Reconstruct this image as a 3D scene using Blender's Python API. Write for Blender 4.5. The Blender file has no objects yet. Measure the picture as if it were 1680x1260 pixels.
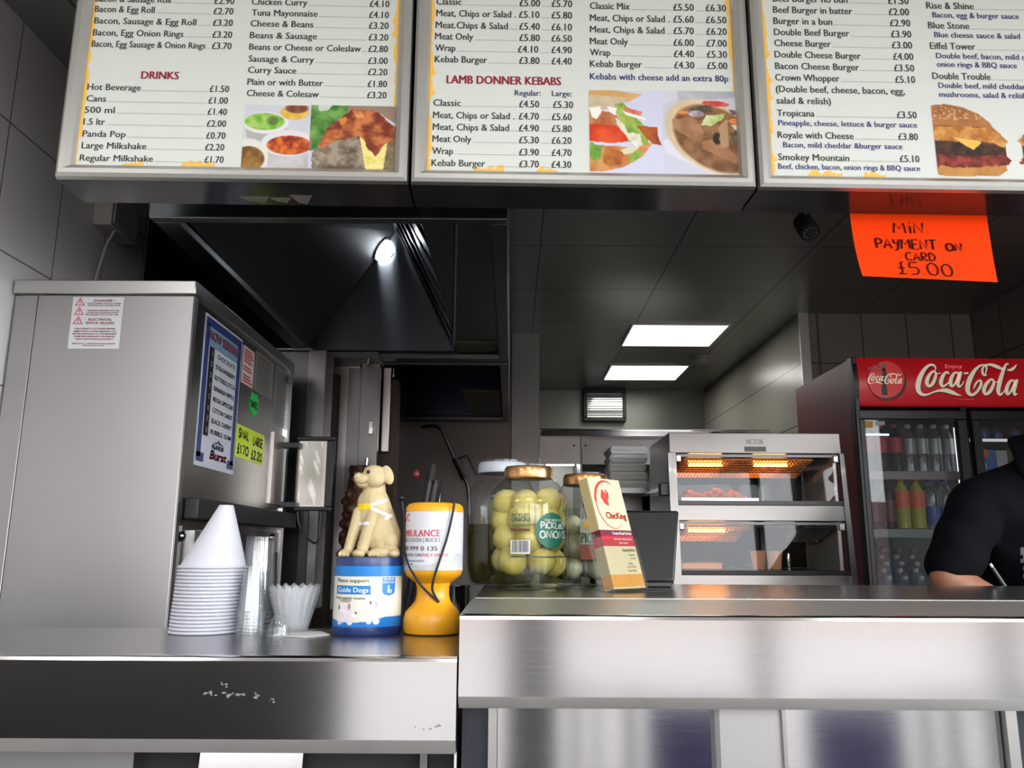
import bpy, bmesh, math, random
import numpy as np
from mathutils import Vector, Matrix, Euler

random.seed(7)
SC = bpy.context.scene
COL = SC.collection
R = math.radians

# ------------------------------------------------------------------ camera
PITCH, ROLL, FPX = R(11.5), R(0.3), 1330.0
CAMZ = 1.25
cam_data = bpy.data.cameras.new('camera')
cam_data.sensor_width = 36.0
cam_data.lens = 36.0 * FPX / 1680.0
cam_data.clip_start = 0.02
cam = bpy.data.objects.new('camera', cam_data)
COL.objects.link(cam)
cam.matrix_world = (Matrix.Translation((0, 0, CAMZ)) @ Matrix.Rotation(math.pi / 2 + PITCH, 4, 'X')
                    @ Matrix.Rotation(ROLL, 4, 'Z'))
SC.camera = cam

# ------------------------------------------------------------------ world: a bright overcast sky
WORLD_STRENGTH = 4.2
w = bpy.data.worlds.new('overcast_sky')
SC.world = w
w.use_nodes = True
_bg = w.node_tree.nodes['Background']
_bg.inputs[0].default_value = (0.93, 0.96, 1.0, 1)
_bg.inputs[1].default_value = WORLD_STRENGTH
# one side of the sky is brightened, added to light the left wall
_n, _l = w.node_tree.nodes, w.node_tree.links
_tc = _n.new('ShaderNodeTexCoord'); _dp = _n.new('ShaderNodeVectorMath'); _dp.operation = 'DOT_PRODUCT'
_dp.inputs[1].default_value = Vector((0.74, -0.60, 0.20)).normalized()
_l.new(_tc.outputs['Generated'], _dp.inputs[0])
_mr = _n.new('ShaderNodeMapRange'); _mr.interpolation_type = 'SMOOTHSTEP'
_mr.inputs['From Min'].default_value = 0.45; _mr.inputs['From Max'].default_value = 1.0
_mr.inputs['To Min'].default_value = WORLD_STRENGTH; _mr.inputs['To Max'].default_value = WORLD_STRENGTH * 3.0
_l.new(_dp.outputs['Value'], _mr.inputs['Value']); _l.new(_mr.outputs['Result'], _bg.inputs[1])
# portals: they only tell the sampler where the shop window openings are
for nm, (x0, x1, z0, z1) in {'window_portal_left': (-2.9, -0.80, 1.12, 2.45),
                             'window_portal_right': (-0.70, 2.5, 0.12, 2.45)}.items():
    ld = bpy.data.lights.new(nm, 'AREA')
    ld.shape = 'RECTANGLE'
    ld.size, ld.size_y = x1 - x0, z1 - z0
    ld.cycles.is_portal = True
    lo = bpy.data.objects.new(nm, ld)
    lo.location = ((x0 + x1) / 2, -1.62, (z0 + z1) / 2)
    lo.rotation_euler = (R(90), 0, 0)
    COL.objects.link(lo)

ld = bpy.data.lights.new('window_portal_side', 'AREA'); ld.shape = 'RECTANGLE'; ld.size, ld.size_y = 2.85, 2.15
ld.cycles.is_portal = True  # portal of the added, unseen side window
lo = bpy.data.objects.new('window_portal_side', ld); lo.location = (2.57, -0.02, 1.375); lo.rotation_euler = (R(90), 0, R(90))
COL.objects.link(lo)

# ------------------------------------------------------------------ exposure
SC.view_settings.view_transform = 'Standard'
SC.view_settings.look = 'None'
SC.view_settings.gamma = 1.0
SC.view_settings.use_curve_mapping = False
SC.view_settings.exposure = -0.05
SC.cycles.caustics_reflective = False
SC.cycles.sample_clamp_indirect = 4.0
SC.cycles.transparent_max_bounces = 24
SC.cycles.max_bounces = 10


# ------------------------------------------------------------------ from a place in the photograph to a place in the shop
def ray(u, v):
    a, b = u - 840.0, v - 630.0
    a, b = a * math.cos(ROLL) + b * math.sin(ROLL), -a * math.sin(ROLL) + b * math.cos(ROLL)
    x, y = a / FPX, -b / FPX
    c, s = math.cos(PITCH), math.sin(PITCH)
    return Vector((x, c - y * s, s + y * c))


C0 = Vector((0, 0, CAMZ))
def Py(u, v, Y):
    d = ray(u, v); return C0 + d * (Y / d.y)
def Pz(u, v, Z):
    d = ray(u, v); return C0 + d * ((Z - CAMZ) / d.z)
def Px(u, v, X):
    d = ray(u, v); return C0 + d * (X / d.x)
def Pplane(u, v, p, n):
    d = ray(u, v); return C0 + d * ((p - C0).dot(n) / d.dot(n))


# ------------------------------------------------------------------ colours and materials
def lin(c):
    return c / 12.92 if c <= 0.04045 else ((c + 0.055) / 1.055) ** 2.4
def S(r, g, b):
    return (lin(r / 255), lin(g / 255), lin(b / 255), 1.0)

MATS = {}
def nodes_of(name):
    m = bpy.data.materials.new(name); m.use_nodes = True
    nt = m.node_tree
    return m, nt, nt.nodes['Principled BSDF'], nt.nodes, nt.links

def mat(name, col, rough=0.5, metal=0.0, emit=None, estr=0.0, spec=0.5, noise=0.0, nscale=30.0, coat=0.0, bump=0.0, bscale=80.0, sub=0.0):
    if name in MATS: return MATS[name]
    m, nt, b, N, L = nodes_of(name)
    b.inputs['Base Color'].default_value = col
    b.inputs['Roughness'].default_value = rough
    b.inputs['Metallic'].default_value = metal
    b.inputs['Specular IOR Level'].default_value = spec
    b.inputs['Coat Weight'].default_value = coat
    if emit:
        b.inputs['Emission Color'].default_value = emit
        b.inputs['Emission Strength'].default_value = estr
    if sub:
        b.inputs['Subsurface Weight'].default_value = sub
        b.inputs['Subsurface Radius'].default_value = (0.02, 0.015, 0.01)
        b.inputs['Subsurface Scale'].default_value = 0.5
    if noise or bump:
        tc = N.new('ShaderNodeTexCoord')
    if noise:
        n = N.new('ShaderNodeTexNoise'); n.inputs['Scale'].default_value = nscale; n.inputs['Detail'].default_value = 5
        L.new(tc.outputs['Object'], n.inputs['Vector'])
        r = N.new('ShaderNodeValToRGB')
        r.color_ramp.elements[0].position = 0.3; r.color_ramp.elements[1].position = 0.7
        r.color_ramp.elements[0].color = tuple(max(0, c * (1 - noise)) for c in col[:3]) + (1,)
        r.color_ramp.elements[1].color = tuple(min(1, c * (1 + noise)) for c in col[:3]) + (1,)
        L.new(n.outputs['Fac'], r.inputs['Fac']); L.new(r.outputs['Color'], b.inputs['Base Color'])
    if bump:
        n2 = N.new('ShaderNodeTexNoise'); n2.inputs['Scale'].default_value = bscale; n2.inputs['Detail'].default_value = 4
        L.new(tc.outputs['Object'], n2.inputs['Vector'])
        bp = N.new('ShaderNodeBump'); bp.inputs['Strength'].default_value = bump; bp.inputs['Distance'].default_value = 0.01
        L.new(n2.outputs['Fac'], bp.inputs['Height']); L.new(bp.outputs['Normal'], b.inputs['Normal'])
    MATS[name] = m
    return m

def steel(name, col=(0.58, 0.57, 0.56, 1), rough=0.3, aniso=0.7, stretch=(1, 60, 60), smudge=0.0, rot=0.25):
    """Brushed stainless steel: fine grain along one axis, reflections smeared across it."""
    if name in MATS: return MATS[name]
    m, nt, b, N, L = nodes_of(name)
    b.inputs['Metallic'].default_value = 1.0
    b.inputs['Base Color'].default_value = col
    b.inputs['Anisotropic'].default_value = aniso
    b.inputs['Anisotropic Rotation'].default_value = rot
    t = N.new('ShaderNodeTangent'); t.direction_type = 'RADIAL'; t.axis = 'Z'
    L.new(t.outputs['Tangent'], b.inputs['Tangent'])
    tc = N.new('ShaderNodeTexCoord'); mp = N.new('ShaderNodeMapping')
    mp.inputs['Scale'].default_value = stretch
    L.new(tc.outputs['Object'], mp.inputs['Vector'])
    n = N.new('ShaderNodeTexNoise'); n.inputs['Scale'].default_value = 9; n.inputs['Detail'].default_value = 6
    L.new(mp.outputs['Vector'], n.inputs['Vector'])
    mr = N.new('ShaderNodeMapRange'); mr.inputs['To Min'].default_value = rough - 0.02; mr.inputs['To Max'].default_value = rough + 0.03
    L.new(n.outputs['Fac'], mr.inputs['Value'])
    if smudge:
        n2 = N.new('ShaderNodeTexNoise'); n2.inputs['Scale'].default_value = 7; n2.inputs['Detail'].default_value = 7
        L.new(tc.outputs['Object'], n2.inputs['Vector'])
        m2 = N.new('ShaderNodeMapRange'); m2.inputs['From Min'].default_value = 0.5; m2.inputs['From Max'].default_value = 0.75
        m2.inputs['To Max'].default_value = smudge
        L.new(n2.outputs['Fac'], m2.inputs['Value'])
        ad = N.new('ShaderNodeMath'); ad.operation = 'ADD'
        L.new(mr.outputs['Result'], ad.inputs[0]); L.new(m2.outputs['Result'], ad.inputs[1])
        L.new(ad.outputs['Value'], b.inputs['Roughness'])
    else:
        L.new(mr.outputs['Result'], b.inputs['Roughness'])
    MATS[name] = m
    return m

def clear(name, tint=(1, 1, 1, 1), refl=1.0, rough=0.03, milky=0.0, milk=(0.8, 0.82, 0.85, 1)):
    """Thin clear wall (glass jar, acrylic, plastic): light passes straight through, Fresnel reflection on top."""
    if name in MATS: return MATS[name]
    m = bpy.data.materials.new(name); m.use_nodes = True
    nt = m.node_tree; N, L = nt.nodes, nt.links
    N.clear()
    out = N.new('ShaderNodeOutputMaterial')
    tr = N.new('ShaderNodeBsdfTransparent'); tr.inputs['Color'].default_value = tint
    base = tr.outputs[0]
    if milky:
        df = N.new('ShaderNodeBsdfDiffuse'); df.inputs['Color'].default_value = milk
        mm = N.new('ShaderNodeMixShader'); mm.inputs[0].default_value = milky
        L.new(base, mm.inputs[1]); L.new(df.outputs[0], mm.inputs[2]); base = mm.outputs[0]
    gl = N.new('ShaderNodeBsdfGlossy'); gl.inputs['Roughness'].default_value = rough
    lw = N.new('ShaderNodeLayerWeight'); lw.inputs['Blend'].default_value = 0.5       # Schlick, the same from both sides of the wall
    pw = N.new('ShaderNodeMath'); pw.operation = 'POWER'; pw.inputs[1].default_value = 5.0
    L.new(lw.outputs['Facing'], pw.inputs[0])
    mu = N.new('ShaderNodeMath'); mu.operation = 'MULTIPLY_ADD'; mu.inputs[1].default_value = 0.9 * min(refl, 1.0); mu.inputs[2].default_value = 0.04 * refl; mu.use_clamp = True
    L.new(pw.outputs[0], mu.inputs[0])
    mx = N.new('ShaderNodeMixShader')
    L.new(mu.outputs[0], mx.inputs[0]); L.new(base, mx.inputs[1]); L.new(gl.outputs[0], mx.inputs[2])
    L.new(mx.outputs[0], out.inputs['Surface'])
    MATS[name] = m
    return m

def printed(name, rough=0.5, estr=0.0, spec=0.4):
    """A printed surface: the colours of the print are stored on the mesh."""
    if name in MATS: return MATS[name]
    m, nt, b, N, L = nodes_of(name)
    a = N.new('ShaderNodeAttribute'); a.attribute_name = 'print'
    L.new(a.outputs['Color'], b.inputs['Base Color'])
    b.inputs['Roughness'].default_value = rough
    b.inputs['Specular IOR Level'].default_value = spec
    if estr:
        L.new(a.outputs['Color'], b.inputs['Emission Color'])
        b.inputs['Emission Strength'].default_value = estr
    MATS[name] = m
    return m

def tiles(name, col, grout, size, origin, axes, rough=0.25, groutw=0.005, metal=0.0, vary=0.04, spec=0.5, bump=0.3):
    """Rectangular tiles: axes are the two object axes the joints run across."""
    if name in MATS: return MATS[name]
    m, nt, b, N, L = nodes_of(name)
    tc = N.new('ShaderNodeTexCoord'); sp = N.new('ShaderNodeSeparateXYZ')
    L.new(tc.outputs['Object'], sp.inputs[0])
    facs, ids = [], []
    for k in range(2):
        sub = N.new('ShaderNodeMath'); sub.operation = 'SUBTRACT'; sub.inputs[1].default_value = origin[k]
        L.new(sp.outputs[axes[k]], sub.inputs[0])
        dv = N.new('ShaderNodeMath'); dv.operation = 'DIVIDE'; dv.inputs[1].default_value = size[k]
        L.new(sub.outputs[0], dv.inputs[0])
        pp = N.new('ShaderNodeMath'); pp.operation = 'PINGPONG'; pp.inputs[1].default_value = 0.5
        L.new(dv.outputs[0], pp.inputs[0])
        lt = N.new('ShaderNodeMath'); lt.operation = 'LESS_THAN'; lt.inputs[1].default_value = groutw / size[k] / 2
        L.new(pp.outputs[0], lt.inputs[0]); facs.append(lt)
        fl = N.new('ShaderNodeMath'); fl.operation = 'FLOOR'; L.new(dv.outputs[0], fl.inputs[0]); ids.append(fl)
    mxm = N.new('ShaderNodeMath'); mxm.operation = 'MAXIMUM'
    L.new(facs[0].outputs[0], mxm.inputs[0]); L.new(facs[1].outputs[0], mxm.inputs[1])
    cb = N.new('ShaderNodeCombineXYZ'); L.new(ids[0].outputs[0], cb.inputs[0]); L.new(ids[1].outputs[0], cb.inputs[1])
    wn = N.new('ShaderNodeTexWhiteNoise'); wn.noise_dimensions = '3D'; L.new(cb.outputs[0], wn.inputs['Vector'])
    mr = N.new('ShaderNodeMapRange'); mr.inputs['To Min'].default_value = 1 - vary; mr.inputs['To Max'].default_value = 1 + vary
    L.new(wn.outputs['Value'], mr.inputs['Value'])
    vm = N.new('ShaderNodeVectorMath'); vm.operation = 'SCALE'; vm.inputs[0].default_value = col[:3]
    L.new(mr.outputs['Result'], vm.inputs['Scale'])
    mix = N.new('ShaderNodeMix'); mix.data_type = 'RGBA'
    L.new(mxm.outputs[0], mix.inputs['Factor']); L.new(vm.outputs[0], mix.inputs['A']); mix.inputs['B'].default_value = grout
    L.new(mix.outputs['Result'], b.inputs['Base Color'])
    b.inputs['Roughness'].default_value = rough; b.inputs['Metallic'].default_value = metal
    b.inputs['Specular IOR Level'].default_value = spec
    inv = N.new('ShaderNodeMath'); inv.operation = 'SUBTRACT'; inv.inputs[0].default_value = 1.0
    L.new(mxm.outputs[0], inv.inputs[1])
    bp = N.new('ShaderNodeBump'); bp.inputs['Strength'].default_value = bump; bp.inputs['Distance'].default_value = 0.003
    L.new(inv.outputs[0], bp.inputs['Height']); L.new(bp.outputs['Normal'], b.inputs['Normal'])
    MATS[name] = m
    return m


# ------------------------------------------------------------------ mesh building
class MB:
    def __init__(self):
        self.v, self.f, self.c = [], [], None
    def add(self, vs, fs):
        o = len(self.v)
        self.v += [Vector(p) for p in vs]
        self.f += [tuple(i + o for i in f) for f in fs]
        return self
    def box(self, x0, x1, y0, y1, z0, z1, M=None):
        vs = [Vector((x, y, z)) for x in (x0, x1) for y in (y0, y1) for z in (z0, z1)]
        if M is not None: vs = [M @ p for p in vs]
        return self.add(vs, [(0, 1, 3, 2), (4, 6, 7, 5), (0, 4, 5, 1), (2, 3, 7, 6), (0, 2, 6, 4), (1, 5, 7, 3)])
    def hexa(self, p):
        """eight corners: four of one face, then the four facing them"""
        return self.add(p, [(0, 1, 2, 3), (7, 6, 5, 4), (0, 4, 5, 1), (1, 5, 6, 2), (2, 6, 7, 3), (3, 7, 4, 0)])
    def slab(self, quad, t):
        """a quad given thickness along minus its normal"""
        q = [Vector(p) for p in quad]
        n = (q[1] - q[0]).cross(q[3] - q[0]).normalized() * t
        return self.hexa(q + [p - n for p in q])
    def lathe(self, prof, c=(0, 0, 0), n=32, M=None, cap0=True, cap1=True, sx=1.0, sy=1.0):
        c = Vector(c); vs, fs = [], []
        for r, z in prof:
            for k in range(n):
                a = 2 * math.pi * k / n
                p = Vector((r * math.cos(a) * sx, r * math.sin(a) * sy, z))
                vs.append((M @ p if M is not None else p) + c)
        for i in range(len(prof) - 1):
            for k in range(n):
                k2 = (k + 1) % n
                fs.append((i * n + k, i * n + k2, (i + 1) * n + k2, (i + 1) * n + k))
        if cap0: fs.append(tuple(range(n - 1, -1, -1)))
        if cap1: fs.append(tuple((len(prof) - 1) * n + k for k in range(n)))
        return self.add(vs, fs)
    def tube(self, path, r, n=10, caps=True):
        P = [Vector(p) for p in path]
        rs = r if isinstance(r, (list, tuple)) else [r] * len(P)
        vs, fs = [], []
        up = None
        for i, p in enumerate(P):
            t = (P[min(i + 1, len(P) - 1)] - P[max(i - 1, 0)]).normalized()
            if up is None:
                up = Vector((0, 0, 1)) if abs(t.z) < 0.9 else Vector((1, 0, 0))
            a = t.cross(up).normalized(); b = a.cross(t).normalized(); up = b
            for k in range(n):
                q = 2 * math.pi * k / n
                vs.append(p + (a * math.cos(q) + b * math.sin(q)) * rs[i])
        for i in range(len(P) - 1):
            for k in range(n):
                k2 = (k + 1) % n
                fs.append((i * n + k, i * n + k2, (i + 1) * n + k2, (i + 1) * n + k))
        if caps:
            fs.append(tuple(range(n - 1, -1, -1))); fs.append(tuple((len(P) - 1) * n + k for k in range(n)))
        return self.add(vs, fs)
    def ell(self, c, r, nu=20, nv=12, M=None):
        c = Vector(c)
        if not isinstance(r, (tuple, list)): r = (r, r, r)
        vs, fs = [], []
        for i in range(nv + 1):
            t = math.pi * i / nv
            for k in range(nu):
                a = 2 * math.pi * k / nu
                p = Vector((r[0] * math.sin(t) * math.cos(a), r[1] * math.sin(t) * math.sin(a), r[2] * math.cos(t)))
                vs.append((M @ p if M is not None else p) + c)
        for i in range(nv):
            for k in range(nu):
                k2 = (k + 1) % nu
                fs.append((i * nu + k, (i + 1) * nu + k, (i + 1) * nu + k2, i * nu + k2))
        return self.add(vs, fs)
    def capsule(self, p0, p1, r0, r1, n=14):
        p0, p1 = Vector(p0), Vector(p1)
        d = (p1 - p0); ln = d.length or 1e-6; t = d / ln
        path, rs = [], []
        for k in range(5):
            a = math.pi / 2 * k / 4
            path.append(p0 - t * r0 * math.cos(a)); rs.append(max(r0 * math.sin(a), 1e-4))
        for k in range(5):
            a = math.pi / 2 * k / 4
            path.append(p1 + t * r1 * math.sin(a)); rs.append(max(r1 * math.cos(a), 1e-4))
        return self.tube(path, rs, n)
    def poly(self, pts):
        return self.add(pts, [tuple(range(len(pts)))])
    def prism(self, pts, d):
        """outline extruded by the vector d"""
        P = [Vector(p) for p in pts]; d = Vector(d); n = len(P)
        return self.add(P + [p + d for p in P], [tuple(range(n)), tuple(range(2 * n - 1, n - 1, -1))] +
                        [(i, i + n, (i + 1) % n + n, (i + 1) % n) for i in range(n)])
    def grid(self, fn, nu, nv, closed=False):
        vs = [fn(i / nu, j / nv) for j in range(nv + 1) for i in range(nu + 1)]
        return self.add(vs, [(j * (nu + 1) + i, j * (nu + 1) + i + 1, (j + 1) * (nu + 1) + i + 1, (j + 1) * (nu + 1) + i)
                             for j in range(nv) for i in range(nu)])
    def ribbon(self, pts, w, mp, close=False):
        """a pen stroke: pts (x, y[, width]) in the sheet's plane, mp turns (x, y) into a point"""
        P = [(p[0], p[1], p[2] if len(p) > 2 else w) for p in pts]
        n = len(P); vs, fs = [], []
        for i in range(n):
            a = P[(i - 1) % n] if (close or i > 0) else P[i]
            b = P[(i + 1) % n] if (close or i < n - 1) else P[i]
            tx, ty = b[0] - a[0], b[1] - a[1]
            l = math.hypot(tx, ty) or 1e-9
            nx, ny = -ty / l, tx / l
            h = P[i][2] / 2
            vs.append(mp(P[i][0] + nx * h, P[i][1] + ny * h)); vs.append(mp(P[i][0] - nx * h, P[i][1] - ny * h))
        for i in range(n if close else n - 1):
            j = (i + 1) % n
            fs.append((2 * i, 2 * i + 1, 2 * j + 1, 2 * j))
        return self.add(vs, fs)
    def build(self, name, material, parent=None, sharp=0.6, bevel=0.0, normals=True, segs=2):
        me = bpy.data.meshes.new(name)
        M = XF.get(parent.name, None) if parent is not None else None
        Mi = M.inverted() if M is not None else Matrix()
        me.from_pydata([tuple(Mi @ p) for p in self.v], [], self.f)
        if self.c is not None:
            at = me.color_attributes.new('print', 'FLOAT_COLOR', 'POINT')
            at.data.foreach_set('color', np.asarray(self.c, dtype=np.float32).ravel())
        bm = bmesh.new(); bm.from_mesh(me)
        if normals: bmesh.ops.recalc_face_normals(bm, faces=bm.faces)
        for f in bm.faces: f.smooth = True
        for e in bm.edges:
            if len(e.link_faces) == 2 and e.calc_face_angle(0) > sharp: e.smooth = False
        bm.to_mesh(me); bm.free()
        me.materials.append(material)
        o = bpy.data.objects.new(name, me)
        COL.objects.link(o)
        if parent is not None:
            o.parent = parent
            XF[o.name] = M if M is not None else Matrix()
        else:
            XF[o.name] = Matrix()
        if bevel:
            b = o.modifiers.new('edge', 'BEVEL'); b.width = bevel; b.segments = segs; b.limit_method = 'ANGLE'; b.angle_limit = R(40)
        return o

XF = {}
def thing(name, label, cat, loc=(0, 0, 0), rotz=0.0, group=None, rot=None):
    """An Empty at the thing's base; its parts are given in shop coordinates and hung under it."""
    o = bpy.data.objects.new(name, None); COL.objects.link(o)
    o.empty_display_size = 0.05
    o.location = loc
    o.rotation_euler = rot if rot else (0, 0, rotz)
    XF[o.name] = Matrix.Translation(loc) @ Euler(rot if rot else (0, 0, rotz)).to_matrix().to_4x4()
    tag(o, label, cat, group)
    return o
def local(o):
    """matrix from a thing's own axes to shop coordinates"""
    return XF[o.name]
def tag(o, label, cat, group=None):
    o['label'] = label; o['category'] = cat
    if group: o['group'] = group
    return o
def struct(o):
    o['kind'] = 'structure'; return o
def lab(o, text):
    o['label'] = text; return o
def dup(root, loc, rotz=0.0, label=None, group=None):
    """a copy of a thing with copies of its parts and their sub-parts"""
    r = root.copy(); COL.objects.link(r)
    r.location = loc; r.rotation_euler = (0, 0, rotz)
    XF[r.name] = Matrix.Translation(loc) @ Matrix.Rotation(rotz, 4, 'Z')
    if label: r['label'] = label
    if group: r['group'] = group
    for ch in list(root.children):
        c = ch.copy(); COL.objects.link(c); c.parent = r
        for g in list(ch.children):
            d = g.copy(); COL.objects.link(d); d.parent = c
    return r

def voxel(mb, size, smooth=6, factor=0.5):
    """fuse overlapping pieces into one continuous skin; returns a new MB"""
    me = bpy.data.meshes.new('tmp'); me.from_pydata([tuple(p) for p in mb.v], [], mb.f)
    bm = bmesh.new(); bm.from_mesh(me); bmesh.ops.recalc_face_normals(bm, faces=bm.faces); bm.to_mesh(me); bm.free()
    o = bpy.data.objects.new('tmp', me); COL.objects.link(o)
    r = o.modifiers.new('r', 'REMESH'); r.mode = 'VOXEL'; r.voxel_size = size
    if smooth:
        s = o.modifiers.new('s', 'SMOOTH'); s.factor = factor; s.iterations = smooth
    dg = bpy.context.evaluated_depsgraph_get()
    ev = bpy.data.meshes.new_from_object(o.evaluated_get(dg))
    out = MB(); out.add([p.co.copy() for p in ev.vertices], [tuple(f.vertices) for f in ev.polygons])
    bpy.data.objects.remove(o); bpy.data.meshes.remove(me); bpy.data.meshes.remove(ev)
    return out

def catmull(pts, k=6, close=False):
    P = [tuple(p) for p in pts]; n = len(P); out = []
    d = len(P[0])
    for i in range(n if close else n - 1):
        g = lambda j: P[j % n] if close else P[max(0, min(n - 1, j))]
        a, b, c, e = g(i - 1), g(i), g(i + 1), g(i + 2)
        for s in range(k):
            t = s / k
            out.append(tuple(0.5 * (2 * b[q] + (c[q] - a[q]) * t + (2 * a[q] - 5 * b[q] + 4 * c[q] - e[q]) * t * t
                                    + (3 * b[q] - a[q] - 3 * c[q] + e[q]) * t ** 3) for q in range(d)))
    if not close: out.append(P[-1])
    return out

# ------------------------------------------------------------------ lettering
_TC = {}
def text_geo(s, bold=0.0):
    key = (s, bold)
    if key in _TC: return _TC[key]
    cu = bpy.data.curves.new('t', 'FONT'); cu.body = s; cu.size = 1.0; cu.resolution_u = 2; cu.offset = bold
    o = bpy.data.objects.new('t', cu); COL.objects.link(o)
    dg = bpy.context.evaluated_depsgraph_get()
    me = bpy.data.meshes.new_from_object(o.evaluated_get(dg))
    vs = [(p.co.x, p.co.y) for p in me.vertices]; fs = [tuple(f.vertices) for f in me.polygons]
    bpy.data.objects.remove(o); bpy.data.curves.remove(cu); bpy.data.meshes.remove(me)
    xs = [p[0] for p in vs] or [0, 1]
    _TC[key] = (vs, fs, min(xs), max(xs))
    return _TC[key]
CAP = 0.727
def put_text(mb, s, mp, x, y, h, w=None, xs=0.85, align='L', bold=0.0, shear=0.0, wt=0.03):
    """write s with cap height h at (x, y) of the sheet mp; w stretches or squeezes it to that width"""
    vs, fs, a, b = text_geo(s, bold)
    if not vs: return 0
    ky = h / CAP
    kx = w / (b - a) if w else ky * xs
    wd = (b - a) * kx
    x0 = x if align == 'L' else (x - wd if align == 'R' else x - wd / 2)
    for sh in ((-wt * h, wt * h) if wt else (0.0,)):
        mb.add([mp(x0 + (p[0] - a) * kx + p[1] * ky * shear + sh, y + p[1] * ky) for p in vs], fs)
    return wd

HAND = {
 'A': [[(0, 0), (.33, 1), (.66, 0)], [(.12, .36), (.55, .36)]],
 'B': [[(.05, 0), (.05, 1), (.4, .95), (.5, .75), (.38, .55), (.06, .52)], [(.06, .52), (.45, .48), (.6, .25), (.42, .03), (.05, 0)]],
 'C': [[(.6, .85), (.4, 1), (.15, .85), (.03, .5), (.12, .12), (.35, 0), (.6, .12)]],
 'D': [[(.05, 0), (.08, 1), (.42, .85), (.62, .5), (.45, .12), (.05, 0)]],
 'E': [[(.55, 1), (.05, 1), (.05, 0), (.55, 0)], [(.05, .52), (.45, .52)]],
 'G': [[(.6, .85), (.4, 1), (.15, .85), (.03, .5), (.12, .12), (.35, 0), (.6, .15), (.6, .45), (.38, .45)]],
 'H': [[(.05, 0), (.05, 1)], [(.55, 0), (.55, 1)], [(.05, .5), (.55, .5)]],
 'I': [[(.1, 0), (.1, .72)], [(.1, .95), (.1, 1.03)]],
 'K': [[(.05, 0), (.05, 1)], [(.52, 1), (.07, .48), (.55, 0)]],
 'L': [[(.08, 1), (.05, 0), (.5, .02)]],
 'M': [[(0, 0), (.08, 1), (.36, .42), (.68, 1), (.76, 0)]],
 'N': [[(.03, 0), (.06, 1), (.56, .02), (.6, 1)]],
 'O': [[(.33, 1), (.1, .85), (.02, .5), (.1, .14), (.33, 0), (.58, .14), (.66, .5), (.56, .85), (.33, 1)]],
 'P': [[(.06, 0), (.03, 1), (.4, .95), (.52, .73), (.38, .5), (.05, .47)]],
 'R': [[(.05, 0), (.05, 1), (.42, .93), (.5, .72), (.38, .52), (.06, .5), (.58, 0)]],
 'S': [[(.52, .88), (.3, 1), (.08, .85), (.12, .6), (.42, .45), (.52, .2), (.3, 0), (.03, .12)]],
 'T': [[(0, 1), (.66, 1)], [(.33, 1), (.33, 0)]],
 'Y': [[(.02, 1), (.1, .6), (.4, .55)], [(.52, 1), (.42, .4), (.3, -.12), (.1, -.1)]],
 '0': [[(.3, 1), (.08, .8), (.03, .45), (.12, .1), (.32, 0), (.52, .12), (.6, .5), (.5, .85), (.3, 1)]],
 '1': [[(.0, .8), (.16, 1), (.14, 0)]],
 '2': [[(.05, .8), (.25, 1), (.5, .85), (.45, .55), (.04, .02), (.58, .02)]],
 '5': [[(.52, 1), (.1, 1), (.07, .58), (.35, .62), (.52, .38), (.4, .06), (.04, .02)]],
 '7': [[(.02, 1), (.52, 1), (.2, 0)]],
 '\u00a3': [[(.4, 1), (.24, .9), (.24, .15), (.02, 0), (.46, .02)], [(.05, .5), (.42, .5)]],
 '.': [[(.05, .02), (.09, .06)]],
 'e': [[(.05, .36), (.48, .36), (.42, .62), (.2, .68), (.04, .4), (.12, .06), (.48, .08)]],
}
def hand(mb, s, mp, x, y, h, w=None, pen=0.003, gap=0.16, jit=0.03):
    adv = [(max(p[0] for st in HAND[c] for p in st) + gap) if c != ' ' else 0.45 for c in s]
    tot = sum(adv) - gap
    kx = w / tot if w else h
    cx = x
    for c, a in zip(s, adv):
        if c != ' ':
            dy = random.uniform(-jit, jit)
            for st in HAND[c]:
                pts = [(cx + p[0] * kx, y + (p[1] + dy) * h) for p in st]
                mb.ribbon(catmull(pts, 3) if len(pts) > 3 and c in 'BCDGORSPY0252e\u00a3' else pts, pen, mp)
        cx += a * kx

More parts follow.
